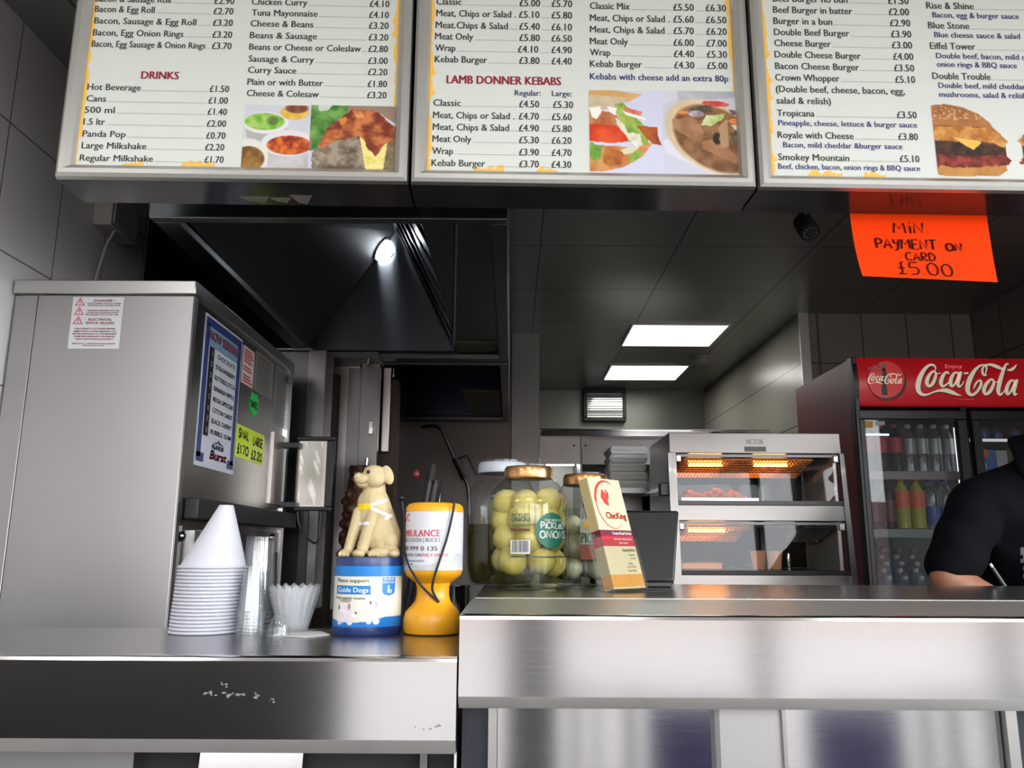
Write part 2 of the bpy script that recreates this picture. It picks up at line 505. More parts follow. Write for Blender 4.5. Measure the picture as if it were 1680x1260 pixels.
# ------------------------------------------------------------------ a small canvas for printed pictures
class Canvas:
    def __init__(s, w, h, bg):
        s.w, s.h = w, h
        s.a = np.zeros((h, w, 3)); s.a[:] = np.array(bg) / 255.0
        s.X, s.Y = np.meshgrid((np.arange(w) + .5) / w, (np.arange(h) + .5) / h)
        s.rs = np.random.RandomState(w * 31 + h)
    def noise(s, cells, octs=3):
        out = np.zeros((s.h, s.w)); amp = 1.0; tot = 0
        for o in range(octs):
            g = s.rs.rand(cells + 2, cells + 2)
            fx, fy = s.X * cells, s.Y * cells
            ix, iy = fx.astype(int), fy.astype(int); tx, ty = fx - ix, fy - iy
            tx = tx * tx * (3 - 2 * tx); ty = ty * ty * (3 - 2 * ty)
            out += amp * ((g[iy, ix] * (1 - tx) + g[iy, ix + 1] * tx) * (1 - ty) + (g[iy + 1, ix] * (1 - tx) + g[iy + 1, ix + 1] * tx) * ty)
            tot += amp; amp *= 0.6; cells *= 2
        return out / tot
    def _put(s, m, col, col2=None, cells=14):
        c = np.array(col) / 255.0
        if col2 is not None:
            n = np.clip((s.noise(cells) - 0.3) / 0.4, 0, 1)[..., None]
            c = c * (1 - n) + np.array(col2) / 255.0 * n
        m = m[..., None]
        s.a = s.a * (1 - m) + c * m
    def ell(s, cx, cy, rx, ry, col, col2=None, rot=0, soft=0.08, cells=14, wob=0.0, clip=None):
        dx, dy = s.X - cx, s.Y - cy
        c, q = math.cos(R(rot)), math.sin(R(rot))
        d = np.sqrt(((dx * c + dy * q) / rx) ** 2 + ((-dx * q + dy * c) / ry) ** 2)
        if wob: d = d + (s.noise(cells) - .5) * wob
        m = np.clip((1 - d) / soft + .5, 0, 1)
        if clip is not None: m = m * clip
        s._put(m, col, col2, cells)
    def poly(s, pts, col, col2=None, cells=14, wob=0.0):
        X, Y = s.X, s.Y
        if wob:
            X = X + (s.noise(cells) - .5) * wob; Y = Y + (s.noise(cells) - .5) * wob
        ins = np.zeros((s.h, s.w), bool); n = len(pts)
        for i in range(n):
            (x0, y0), (x1, y1) = pts[i], pts[(i + 1) % n]
            if y0 == y1: continue
            c = ((Y < y0) != (Y < y1)) & (X < (x1 - x0) * (Y - y0) / (y1 - y0) + x0)
            ins ^= c
        s._put(ins.astype(float), col, col2, cells)
    def mesh(s, mp, mask=None):
        """one vertex per dot of the print; mp takes (0..1, 0..1) from the top left"""
        mb = MB()
        w, h = s.w, s.h
        vs = [mp(i / (w - 1), j / (h - 1)) for j in range(h) for i in range(w)]
        fs = [(j * w + i, (j + 1) * w + i, (j + 1) * w + i + 1, j * w + i + 1) for j in range(h - 1) for i in range(w - 1)
              if mask is None or (mask[j, i] and mask[j + 1, i] and mask[j, i + 1] and mask[j + 1, i + 1])]
        mb.add(vs, fs)
        a = np.clip(s.a, 0, 1)
        l = np.where(a <= 0.04045, a / 12.92, ((a + 0.055) / 1.055) ** 2.4)
        mb.c = np.concatenate([l.reshape(-1, 3), np.ones((w * h, 1))], axis=1)
        return mb

def flat(o, ex, ey, n=None, lift=0.0):
    """sheet coordinates -> point: origin o, axes ex and ey, lifted along the sheet's normal"""
    o, ex, ey = Vector(o), Vector(ex).normalized(), Vector(ey).normalized()
    nn = ex.cross(ey).normalized() * lift
    return lambda x, y: o + ex * x + ey * y + nn

def around(c, r, a0, z0):
    """sheet wrapped round an upright cylinder; x runs along the wall to the viewer's right, from angle a0 (0 faces -y)"""
    c = Vector(c)
    def mp(x, y):
        a = a0 + x / r
        return Vector((c.x + r * math.sin(a), c.y - r * math.cos(a), c.z + z0 + y))
    return mp
ORD = ['topmost', 'second', 'third', 'fourth', 'fifth', 'sixth', 'seventh', 'eighth', 'ninth', 'tenth', 'eleventh', 'twelfth', 'thirteenth',
       'fourteenth', 'fifteenth', 'sixteenth', 'seventeenth', 'eighteenth', 'nineteenth', 'twentieth']
# ================================================================== materials shared by many things
M_STEEL = steel('brushed_steel', (0.62, 0.61, 0.60, 1), 0.125, 0.0, smudge=0.0)
M_STEEL_V = steel('brushed_steel_upright', (0.56, 0.55, 0.54, 1), 0.32, 0.6, stretch=(60, 60, 1), rot=0.0)
M_STEEL_DULL = steel('dull_steel', (0.36, 0.355, 0.34, 1), 0.38, 0.4)
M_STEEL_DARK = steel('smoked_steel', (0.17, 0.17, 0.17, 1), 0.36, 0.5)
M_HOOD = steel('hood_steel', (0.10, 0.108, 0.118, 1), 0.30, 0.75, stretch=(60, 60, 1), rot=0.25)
M_CHROME = mat('bright_chrome', (0.75, 0.75, 0.75, 1), 0.12, 1.0)
M_ALU = mat('satin_aluminium', (0.56, 0.55, 0.52, 1), 0.34, 0.85)
M_BLACK = mat('black_plastic', (0.012, 0.012, 0.013, 1), 0.4)
M_BLACKSAT = mat('satin_black', (0.02, 0.02, 0.022, 1), 0.28)
M_RUBBER = mat('charcoal_rubber', (0.022, 0.023, 0.025, 1), 0.55)
M_WHITE = mat('white_plastic', S(226, 227, 232), 0.45)
M_FOAM = mat('white_foam', S(196, 197, 207), 0.7, sub=0.2, bump=0.05, bscale=400)
M_INK = mat('grey_ink', S(66, 68, 66), 0.6)
M_INKBLACK = mat('black_ink', S(24, 24, 26), 0.6)
M_INKRED = mat('crimson_ink', S(160, 36, 62), 0.6)
M_INKNAVY = mat('navy_ink', S(52, 48, 122), 0.6)
M_RED = mat('red_print', S(196, 44, 52), 0.5)

# ================================================================== the room
M_CEIL = tiles('satin_ceiling_panels', (0.33, 0.34, 0.315), S(66, 66, 62), (0.60, 0.60), (Pz(1005, 598, 2.55).x, Pz(900, 527, 2.55).y), (0, 1), rough=0.36, groutw=0.006, metal=0.55, vary=0.03, bump=0.2)
CEIL = 2.55
struct(MB().box(-3.1, 2.66, -1.7, 6.75, -0.06, 0).build('floor', tiles('floor_tiles', (0.28, 0.27, 0.26), S(90, 90, 90), (0.33, 0.33), (0, 0), (0, 1), rough=0.35)))
struct(MB().box(-3.1, 2.66, 1.50, 6.75, CEIL, CEIL + 0.05).build('ceiling', M_CEIL))
struct(MB().box(-3.1, 2.66, -1.7, 1.50, CEIL, CEIL + 0.05).build('ceiling_front', mat('white_ceiling_paint', S(232, 232, 228), 0.8)))
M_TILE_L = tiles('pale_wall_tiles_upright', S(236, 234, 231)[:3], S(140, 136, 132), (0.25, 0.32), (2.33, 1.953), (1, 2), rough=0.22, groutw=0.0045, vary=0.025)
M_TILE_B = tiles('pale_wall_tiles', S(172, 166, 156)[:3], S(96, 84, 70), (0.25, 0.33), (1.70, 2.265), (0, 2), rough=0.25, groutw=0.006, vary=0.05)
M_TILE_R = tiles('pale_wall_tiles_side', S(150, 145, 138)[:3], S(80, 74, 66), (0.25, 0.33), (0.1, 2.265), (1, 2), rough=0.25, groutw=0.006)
M_PLASTER = mat('painted_plaster', S(186, 182, 174), 0.7)
LX = -1.24
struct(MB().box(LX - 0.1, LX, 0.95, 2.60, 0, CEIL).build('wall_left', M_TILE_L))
struct(MB().box(-3.1, LX - 0.1, 0.95, 1.05, 0, CEIL).build('wall_left_return', M_PLASTER))
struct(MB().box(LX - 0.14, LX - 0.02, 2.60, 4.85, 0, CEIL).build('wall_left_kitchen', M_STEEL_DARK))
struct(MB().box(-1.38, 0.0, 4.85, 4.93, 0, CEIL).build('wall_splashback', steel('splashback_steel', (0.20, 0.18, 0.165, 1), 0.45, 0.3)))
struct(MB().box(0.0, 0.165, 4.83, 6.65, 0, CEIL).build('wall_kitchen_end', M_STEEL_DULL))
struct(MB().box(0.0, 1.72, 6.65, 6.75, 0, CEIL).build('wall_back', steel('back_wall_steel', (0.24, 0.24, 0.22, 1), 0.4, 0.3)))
TWY = 4.37
p = Py(1313, 560, TWY)
TWX = p.x
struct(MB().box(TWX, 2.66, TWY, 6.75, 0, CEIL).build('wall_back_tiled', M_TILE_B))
q = Py(1327, 560, TWY)
struct(MB().box(TWX - 0.004, q.x, TWY - 0.012, TWY, 0, CEIL).build('trim_1', M_ALU))
q2 = Py(1345, 560, TWY)
struct(MB().box(q2.x - 0.004, q2.x + 0.012, TWY - 0.01, TWY, 1.2, CEIL).build('trim_2', M_TILE_B))
wr = MB().box(2.56, 2.66, 1.45, TWY, 0, CEIL).box(2.56, 2.66, -1.7, 1.45, 0, 0.3).box(2.56, 2.66, -1.7, 1.45, 2.45, CEIL).box(2.56, 2.66, -1.7, -1.45, 0.3, 2.45)
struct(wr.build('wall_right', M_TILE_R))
struct(MB().box(-3.1, -3.0, -1.7, 0.95, 0, CEIL).build('wall_far_left', M_PLASTER))

# front of the shop, behind the photographer: glazing, a wide post for the photographer's dark reflection, added low navy boxes
FY = -1.6
M_FRAMEGREY = mat('grey_window_frame', S(70, 72, 76), 0.4)
M_NAVY = mat('navy_stall_riser', S(30, 26, 88), 0.4)
struct(MB().box(-3.0, 2.56, FY - 0.1, FY, 2.45, CEIL).build('wall_front_head', M_PLASTER))
struct(MB().box(-3.0, -0.74, FY - 0.1, FY, 0, 1.12).build('wall_front_sill', mat('dark_stall_riser', S(22, 24, 24), 0.6)))
fr = MB()
for a, b in ((-3.0, -2.9), (-0.80, -0.70), (-0.02, 0.20), (1.05, 1.12), (2.1, 2.16), (2.46, 2.56)):
    fr.box(a, b, FY - 0.1, FY, 0, 2.45)
fr.box(-0.70, 2.46, FY - 0.1, FY, 0, 0.12)
struct(fr.build('window_1', M_FRAMEGREY))
struct(MB().box(2.56, 2.62, -1.45, -1.39, 0.3, 2.45).box(2.56, 2.62, 1.39, 1.45, 0.3, 2.45).box(2.56, 2.62, -1.39, 1.39, 0.3, 0.36).box(2.56, 2.62, -1.39, 1.39, 2.39, 2.45).box(2.56, 2.62, 0.02, 0.06, 0.36, 2.39).build('window_2', M_FRAMEGREY))  # unseen side window, added to throw daylight on the left wall
for k, (a, b, h) in enumerate(((0.60, 0.98, 0.62), (1.30, 1.70, 0.62))):
    struct(MB().box(a, b, FY - 0.07, FY - 0.02, 0.12, h).build('wall_front_riser_%d' % (k + 1), M_NAVY))  # unseen navy boxes, added for the dark bands they reflect in the counter
rb = MB()
for a, b in ((0.27, 0.30), (0.37, 0.39), (0.50, 0.54), (1.80, 1.83), (1.92, 1.96), (2.26, 2.30)): rb.box(a, b, FY - 0.08, FY - 0.03, 0.12, 0.64)
rb.box(0.20, 0.60, FY - 0.08, FY - 0.03, 0.64, 0.67).box(1.70, 2.46, FY - 0.08, FY - 0.03, 0.64, 0.67)
struct(rb.build('window_3', M_FRAMEGREY))  # unseen low bars, added for extra reflected bands in the counter panels
# the street outside
struct(MB().box(-24, 24, -16.0, 8, -0.12, -0.065).build('street', mat('grey_pavement', S(134, 130, 128), 0.8)))
struct(MB().box(-24, 24, -16.4, -16.0, -0.1, 2.6).build('exterior_terrace', tiles('pink_brick', S(214, 186, 176)[:3], S(190, 184, 178), (0.24, 0.09), (0, 0), (0, 2), rough=0.8, groutw=0.012, vary=0.12)))

# lit ceiling panels added out of view to brighten the shop
M_LEDF = mat('lit_shop_diffuser', (1, 1, 1, 1), 0.5, emit=(1.0, 0.97, 0.93, 1), estr=11.0)
for k, x in enumerate((-1.5, 0.1, 1.5)):
    t = thing('shop_light', ['square lit panel over the customers, nearest the far left wall', 'square lit panel over the customers, in line with the counter join', 'square lit panel over the customers, nearest the side window'][k], 'ceiling light', (x, -0.55, CEIL - 0.012), group='lit panels over the customers')
    f = MB()
    for a in ((x - .31, x + .31, -.86, -.85), (x - .31, x + .31, -.25, -.24), (x - .31, x - .30, -.85, -.25), (x + .30, x + .31, -.85, -.25)): f.box(*a, CEIL - .012, CEIL)
    f.build('frame', M_ALU, t)
    MB().box(x - .30, x + .30, -.85, -.25, CEIL - .008, CEIL - .001).build('diffuser', M_LEDF, t)

# ================================================================== ceiling fittings
M_LED = mat('lit_diffuser', (1, 1, 1, 1), 0.5, emit=(1.0, 1.0, 0.93, 1), estr=6.0)
for k, (c, wh) in enumerate(((((1040, 531), (1193, 531), (1165, 565), (1020, 565)), 'near'), (((1005, 598), (1127, 598), (1110, 621), (990, 621)), 'far'))):
    pts = [Pz(u, v, CEIL) for u, v in c]
    x0 = (pts[0].x + pts[3].x) / 2; x1 = (pts[1].x + pts[2].x) / 2; y0 = (pts[0].y + pts[1].y) / 2; y1 = (pts[2].y + pts[3].y) / 2
    t = thing('ceiling_light', ['nearer square lit panel set in the dark ceiling', 'farther square lit panel set in the dark ceiling, beside the smoke detector'][k], 'ceiling light', ((x0 + x1) / 2, (y0 + y1) / 2, CEIL - 0.012), group='lit ceiling panels')
    e = 0.012
    f = MB().box(x0 - e, x1 + e, y0 - e, y0, CEIL - 0.012, CEIL).box(x0 - e, x1 + e, y1, y1 + e, CEIL - 0.012, CEIL).box(x0 - e, x0, y0, y1, CEIL - 0.012, CEIL).box(x1, x1 + e, y0, y1, CEIL - 0.012, CEIL)
    f.build('frame', M_ALU, t)
    MB().box(x0, x1, y0, y1, CEIL - 0.008, CEIL - 0.001).build('diffuser', M_LED, t)
p = Pz(1150, 586, CEIL)
t = thing('smoke_detector', 'small pale round smoke detector on the ceiling beside the far lit panel', 'smoke detector', (p.x, p.y, CEIL))
MB().lathe([(0.075, CEIL), (0.075, CEIL - 0.012)], (p.x, p.y, 0), 28).build('base', M_WHITE, t)
MB().lathe([(0.066, CEIL - 0.012), (0.062, CEIL - 0.03), (0.045, CEIL - 0.042), (0.02, CEIL - 0.045)], (p.x, p.y, 0), 28).build('sensor_cap', mat('aged_white_plastic', S(170, 168, 158), 0.5), t)

# small black camera hanging from the ceiling
p = Pz(1320, 338, CEIL - 0.0)
t = thing('security_camera', 'small black bullet camera hanging from the ceiling beside the orange notice', 'camera', (p.x, p.y, CEIL))
s = (p - C0).length / FPX
MB().lathe([(13 * s, CEIL), (13 * s, CEIL - 8 * s), (7 * s, CEIL - 13 * s)], (p.x, p.y, 0), 24).build('mount', M_BLACK, t)
a = Vector((p.x, p.y, CEIL - 10 * s)); d = Vector((0.03, -0.62, -0.75)).normalized()
b0 = a + Vector((0.0, 0.035, -8 * s)); b1 = b0 + d * 0.095
MB().tube([a, b0 + d * 0.02], 6 * s, 12).build('arm', M_BLACK, t)
h = MB().tube([b0, b0 + d * 0.006, b1 - d * 0.004, b1], [12 * s, 14.5 * s, 15.5 * s, 14.5 * s], 24).build('housing', M_BLACKSAT, t)
MB().tube([b1, b1 + d * 0.003], 11.5 * s, 20).build('lens', mat('lens_glass', (0.05, 0.055, 0.07, 1), 0.1, 0.2), t)
ldp = MB()
side = d.cross(Vector((1, 0, 0))).normalized(); sx = Vector((1, 0, 0))
for k in range(10):
    an = 2 * math.pi * k / 10
    ldp.ell(b1 + d * 0.003 + (sx * math.cos(an) + side * math.sin(an)) * 9 * s, 1.5 * s, 8, 6)
lab(ldp.build('infrared_leds', mat('grey_leds', (0.25, 0.25, 0.27, 1), 0.3), t), 'ring of small grey infrared lights')
# ================================================================== backlit menu boards over the counter
BA = R(1.3)
bd = Vector((math.cos(BA), math.sin(BA), 0)); bn = Vector((math.sin(BA), -math.cos(BA), 0))
bp0 = Vector((-0.2, 1.45, 0))
def Pb(u, v):
    p = Pplane(u, v, bp0, bn); return ((p - bp0).dot(bd), p.z)
def bmp(lift):
    return lambda s, z: Vector((bp0.x, bp0.y, 0)) + bd * s + bn * lift + Vector((0, 0, z))
BZ0 = (Pb(380, 297)[1] + Pb(955, 309)[1]) / 2
BZ1 = CEIL - 0.002
FW, BDEP = 0.031, 0.104
M_FACE = mat('backlit_cream_face', S(212, 216, 209), 0.35, emit=S(214, 222, 212), estr=0.18)
M_TORN = mat('torn_yellow_edge', S(228, 178, 74), 0.4, emit=S(228, 178, 74), estr=0.35)
M_BOX = mat('dark_gloss_box', (0.035, 0.035, 0.037, 1), 0.16, 0.0, spec=0.6)
M_PIC = printed('backlit_food_print', 0.35, 0.16)

def bx(mb, s0, s1, d0, d1, z0, z1):
    """box on the boards' own axes: along, depth behind the face, height"""
    P = lambda s, d, z: bmp(-d)(s, z)
    mb.hexa([P(s0, d0, z0), P(s1, d0, z0), P(s1, d0, z1), P(s0, d0, z1), P(s0, d1, z0), P(s1, d1, z0), P(s1, d1, z1), P(s0, d1, z1)])

def frame_bar(mb, a, b, inward):
    """rounded snap-frame bar from a to b (mitred), (s, z) corners on the outer edge"""
    prof = [(0, 0.0), (0.002, 0.011), (0.008, 0.016), (0.017, 0.016), (0.026, 0.009), (FW, 0.0)]
    (ax, az), (bx_, bz) = a, b
    L = math.hypot(bx_ - ax, bz - az); tx, tz = (bx_ - ax) / L, (bz - az) / L
    rows = []
    for e, h in prof:
        rows.append([bmp(h)(ax + tx * e + inward[0] * e, az + tz * e + inward[1] * e), bmp(h)(bx_ - tx * e + inward[0] * e, bz - tz * e + inward[1] * e)])
    for r0, r1 in zip(rows, rows[1:]):
        mb.add([r0[0], r0[1], r1[1], r1[0]], [(0, 1, 2, 3)])

def menu_board(label, s0, s1):
    c = bmp(0)((s0 + s1) / 2, BZ0)
    t = thing('menu_board', label, 'menu board', c, BA, 'backlit menu boards over the counter')
    m = MB(); bx(m, s0, s1, 0.001, BDEP, BZ0, BZ1); m.build('light_box', M_BOX, t)
    f = MB()
    frame_bar(f, (s0, BZ0), (s1, BZ0), (0, 1)); frame_bar(f, (s1, BZ0), (s1, BZ1), (-1, 0))
    frame_bar(f, (s1, BZ1), (s0, BZ1), (0, -1)); frame_bar(f, (s0, BZ1), (s0, BZ0), (1, 0))
    f.build('frame', M_ALU, t)
    m = MB(); q = bmp(0.0004)
    m.add([q(s0 + FW * .9, BZ0 + FW * .9), q(s1 - FW * .9, BZ0 + FW * .9), q(s1 - FW * .9, BZ1 - FW * .9), q(s0 + FW * .9, BZ1 - FW * .9)], [(0, 1, 2, 3)])
    m.build('menu_face', M_FACE, t)
    return t

def torn(t, s0, s1, bottoms, right=True, seed=1):
    """ragged brush-edge border printed down the sides and in tufts along the bottom"""
    rs = random.Random(seed); mp = bmp(0.0008)
    sides = [(s0 + FW, 1)] + ([(s1 - FW, -1)] if right else [])
    for e, sg in sides:
        z = BZ0 + FW; pts = []; m = MB()
        w = 0.004
        while z < BZ1 - FW:
            w = max(0.0015, min(0.0065, w + rs.uniform(-0.003, 0.003)))
            if rs.random() < 0.05: w = 0.012
            pts.append((w, z)); z += rs.uniform(0.004, 0.012)
        for (w0, z0), (w1, z1) in zip(pts, pts[1:]):
            m.add([mp(e, z0), mp(e + sg * w0, z0), mp(e + sg * w1, z1), mp(e, z1)], [(0, 1, 2, 3)])
        m.build('torn_edge_print', M_TORN, t)
    for a, b in bottoms:
        s = a; prev = 0.0; m = MB()
        zb = BZ0 + FW
        while s < b:
            ds = rs.uniform(0.004, 0.011); nx = rs.choice([0.002, 0.004, 0.007, 0.012, 0.003])
            m.add([mp(s, zb), mp(s + ds, zb), mp(s + ds, zb + nx), mp(s, zb + prev + 0.001)], [(0, 1, 2, 3)])
            prev = nx; s += ds
        m.build('torn_edge_print', M_TORN, t)

def rows_on(t, rows, name, material, bold=0.0):
    mp = bmp(0.0010)
    for r in rows:
        m = MB()
        txt, u0, v, u1, cap = r[:5]
        s0, z = Pb(u0, v); h = Pb(u0, v - cap)[1] - z
        s1 = Pb(u1, v)[0] if u1 else None
        put_text(m, txt, mp, s0, z, h, w=(s1 - s0) if s1 else None, bold=bold, wt=.055 if cap > 12 else .03)
        o = m.build(name, material, t)
    return o

def price_rows(t, rows, cap=11.0, xs=0.84):
    """rows: (text, u start, v baseline, text end or None, [(price, u end), ...]) with dotted leaders"""
    m = MB(); mp = bmp(0.0010)
    for txt, u0, v, ue, prices in rows:
        s, z = Pb(u0, v); h = Pb(u0, v - cap)[1] - z
        w = put_text(m, txt, mp, s, z, h, w=(Pb(ue, v)[0] - s) if ue else None, xs=xs, bold=0.0)
        cur = s + w
        for pr, pu in prices:
            e = Pb(pu, v)[0]
            vs, fs, a, b = text_geo(pr, 0.0); pw = (b - a) * (h * 1.04 / CAP) * xs
            st = e - (pw if pr else 0)
            d = cur + 0.004
            while d < st - 0.0035:
                m.add([mp(d, z), mp(d + 0.0012, z), mp(d + 0.0012, z + 0.0012), mp(d, z + 0.0012)], [(0, 1, 2, 3)])
                d += 0.0029
            put_text(m, pr, mp, e, z, h * 1.04, xs=xs, align='R', bold=0.0)
            cur = e
    return m.build('price_list_lettering', M_INK, t)

def picture(t, name, cv, u0, u1, v0, v1, mask=None, label=None):
    um, vm = (u0 + u1) / 2, (v0 + v1) / 2
    a, zt = Pb(um, v0); zb = Pb(um, v1)[1]
    sa, sb = Pb(u0, vm)[0], Pb(u1, vm)[0]
    zb = max(zb, BZ0 + FW * 0.95)
    mp = bmp(0.0012)
    o = cv.mesh(lambda x, y: mp(sa + (sb - sa) * x, zt + (zb - zt) * y), mask).build(name, M_PIC, t, normals=False)
    if label: lab(o, label)

sA0, sA1 = Pb(94, 288)[0], Pb(670, 302)[0]
sB0, sB1 = Pb(674, 302)[0], Pb(1239, 312)[0]
sC0 = Pb(1243, 312)[0]; sC1 = sC0 + (sB1 - sB0)
M_ = lambda s: s

# ---- first board
t1 = menu_board('backlit menu board listing drinks and jacket potatoes, nearest the tiled wall', sA0, sA1)
torn(t1, sA0, sA1, [(sA0 + .12, sA0 + .16), (sA0 + .23, sA0 + .29)], seed=3)
price_rows(t1, [
    ('Bacon & Sausage Roll', 157, 3, None, [('\u00a32.90', 384.5)]),
    ('Bacon & Egg Roll', 156, 20, None, [('\u00a32.70', 383)]),
    ('Bacon, Sausage & Egg Roll', 155, 39, 322, [('\u00a33.20', 382)]),
    ('Bacon, Egg Onion Rings', 152.6, 58.5, 301, [('\u00a33.20', 381)]),
    ('Bacon, Egg Sausage & Onion Rings', 150.5, 77, 337, [('\u00a33.70', 380)]),
    ('Hot Beverage', 143.5, 147.7, 231, [('\u00a31.50', 376)]),
    ('Cans', 142, 166.8, 174, [('\u00a31.00', 374)]),
    ('500 ml', 139, 185.4, 188, [('\u00a31.40', 372.5)]),
    ('1.5 ltr', 137, 204.8, 172, [('\u00a32.00', 371)]),
    ('Panda Pop', 135.5, 224.6, 206, [('\u00a30.70', 370)]),
    ('Large Milkshake', 134, 243.7, 240, [('\u00a32.20', 368)]),
    ('Regular Milkshake', 131, 264, 251, [('\u00a31.70', 367)]),
    ('Chicken Curry', 413, 8, 504, [('\u00a34.10', 639)]),
    ('Tuna Mayonnaise', 413, 26, 521, [('\u00a34.10', 638)]),
    ('Cheese & Beans', 411, 43.7, 514, [('\u00a33.20', 637.5)]),
    ('Beans & Sausage', 410, 63, 520, [('\u00a33.20', 637)]),
    ('Beans or Cheese or Coleslaw', 409, 82, 592, [('\u00a32.80', 636.5)]),
    ('Sausage & Curry', 408, 101.6, 515, [('\u00a33.00', 636)]),
    ('Curry Sauce', 407, 120, 486, [('\u00a32.20', 635.5)]),
    ('Plain or with Butter', 406, 139.6, 530, [('\u00a31.80', 635)]),
    ('Cheese & Colesaw', 405, 158, 523, [('\u00a33.20', 634)]),
])
(rows_on(t1, [('DRINKS', 232, 129.5, 293, 13)], 'heading_lettering', M_INKRED, 0.0))

cv = Canvas(96, 92, (204, 205, 214))
cv.poly([(.03, .35), (.65, .35), (.58, .62), (.08, .62)], (176, 176, 170))
cv.ell(.33, .29, .34, .17, (226, 226, 226)); cv.ell(.31, .27, .30, .135, (104, 176, 48), (176, 206, 110), cells=9)
cv.ell(.43, .25, .09, .07, (84, 116, 52), (120, 140, 80), soft=.6)
cv.ell(.75, .12, .21, .11, (216, 168, 52), (236, 196, 90), soft=.25); cv.ell(.78, .05, .17, .08, (112, 62, 44), (140, 84, 60), soft=.3)
cv.poly([(.31, .6), (1, .6), (1, 1), (.42, 1)], (182, 178, 174), (198, 196, 196), cells=5)
cv.ell(.68, .6, .40, .205, (222, 220, 220)); cv.ell(.70, .635, .335, .15, (132, 40, 22), (222, 116, 46), cells=11)
cv.ell(.10, .83, .30, .29, (222, 220, 212)); cv.ell(.10, .86, .245, .20, (112, 74, 34), (160, 120, 56), cells=9)
picture(t1, 'food_picture', cv, 399, 508, 173, 277, label='printed photo of curry sauce, mushy peas and baked beans in white tubs')
cv = Canvas(120, 92, (150, 128, 108))
cv.poly([(0, 0), (.46, 0), (.30, .30), (.10, .72), (0, .72)], (58, 110, 46), (120, 168, 84), cells=7, wob=.12)
cv.poly([(.08, 0), (.25, 0), (.20, .08), (.1, .1)], (206, 206, 206)); cv.poly([(.8, .12), (1, .3), (1, .5), (.85, .3)], (206, 208, 226))
cv.poly([(0, .72), (.1, .72), (.08, 1), (0, 1)], (198, 200, 216))
cv.poly([(.05, .74), (.20, .55), (.58, .48), (.66, 1), (.06, 1), (.03, .85)], (92, 78, 62), (160, 146, 128), cells=10, wob=.05)
cv.poly([(.85, .6), (1, .5), (1, 1), (.85, 1)], (110, 92, 70), (146, 126, 100), cells=9)
cv.poly([(.58, .5), (.9, .55), (.86, 1), (.66, 1)], (220, 200, 84), (240, 226, 150), cells=8)
cv.poly([(.12, .62), (.18, .4), (.35, .2), (.48, .06), (.7, .07), (.86, .18), (.99, .38), (1, .52), (.86, .6), (.78, .8), (.66, .62), (.58, .48), (.3, .57), (.13, .7)], (118, 50, 30), (206, 122, 72), cells=9, wob=.06)
cv.poly([(.47, .07), (.6, .1), (.64, .2), (.54, .2)], (222, 150, 92), (190, 100, 60), cells=12, wob=.05)
cv.poly([(.2, .4), (.32, .38), (.36, .5), (.26, .56), (.18, .5)], (206, 126, 66), (170, 90, 46), cells=12, wob=.05)
cv.poly([(.33, .24), (.4, .18), (.42, .26), (.35, .32)], (222, 130, 56), wob=.05)
picture(t1, 'food_picture', cv, 508, 650, 174, 279, label='printed photo of a jacket potato with chilli')

# ---- second board
t2 = menu_board('backlit menu board listing lamb donner kebabs, between the other two boards', sB0, sB1)
torn(t2, sB0, sB1, [(sB0 + .12, sB0 + .17), (sB0 + .24, sB0 + .28)], seed=5)
P2 = lambda a, ua, b, ub: [('\u00a3' + a, ua), ('\u00a3' + b, ub)]
price_rows(t2, [
    ('Classic', 716, 8, 757, P2('5.00', 886, '5.70', 938.6)),
    ('Meat, Chips or Salad .', 716, 27, 846, P2('5.10', 885, '5.80', 938.4)),
    ('Meat.Chips & Salad', 715, 46.4, 833, P2('5.40', 885.5, '6.10', 938.2)),
    ('Meat Only', 714, 65, 776, P2('5.80', 885.5, '6.50', 938)),
    ('Wrap', 714, 84, 747, P2('4.10', 883, '4.90', 938)),
    ('Kebab Burger', 713.5, 102.5, 799, P2('3.80', 885, '4.40', 938)),
    ('Classic', 711, 174, 756, P2('4.50', 884.5, '5.30', 940)),
    ('Meat, Chips or Salad .', 710.5, 194, 844, P2('4.70', 884, '5.60', 938)),
    ('Meat, Chips & Salad', 710, 213.5, 835, P2('4.90', 884, '5.80', 937.8)),
    ('Meat Only', 709.5, 233, 773, P2('5.30', 884, '6.20', 937.5)),
    ('Wrap', 709, 253, 743, P2('3.90', 884, '4.70', 937.5)),
    ('Kebab Burger', 708, 272.5, 796, P2('3.70', 884, '4.30', 937)),
    ('Classic Mix', 968, 15, 1033, P2('5.50', 1138, '6.30', 1191)),
    ('Meat, Chips or Salad .', 968, 34.6, 1098, P2('5.60', 1138, '6.50', 1191.5)),
    ('Meat, Chips & Salad', 968, 53.6, 1090, P2('5.70', 1138, '6.20', 1192)),
    ('Meat Only', 968, 73, 1030, P2('6.00', 1138, '7.00', 1192)),
    ('Wrap', 968, 91.4, 1001, P2('4.40', 1138.5, '5.30', 1192.5)),
    ('Kebab Burger', 968, 110, 1053, P2('4.30', 1139, '5.00', 1193)),
], cap=11.5)
(rows_on(t2, [('LAMB DONNER KEBABS', 733, 137, 920, 14)], 'heading_lettering', M_INKRED, 0.0))
(rows_on(t2, [('Regular:', 844.5, 157, 887, 9.5), ('Large:', 905.5, 158, 937.5, 9.5), ('Kebabs with cheese add an extra 80p', 968, 130.5, 1194.5, 11)], 'note_lettering', M_INKNAVY, 0.0))
cv = Canvas(100, 116, (206, 207, 226))
cv.poly([(0, .01), (.3, .0), (.73, .05), (.55, .14), (.42, .16), (.0, .25)], (222, 176, 112), (206, 160, 96), cells=5)
cv.poly([(0, .07), (.55, .09), (.45, .18), (.2, .24), (0, .24)], (208, 190, 160), (196, 178, 146), cells=9)
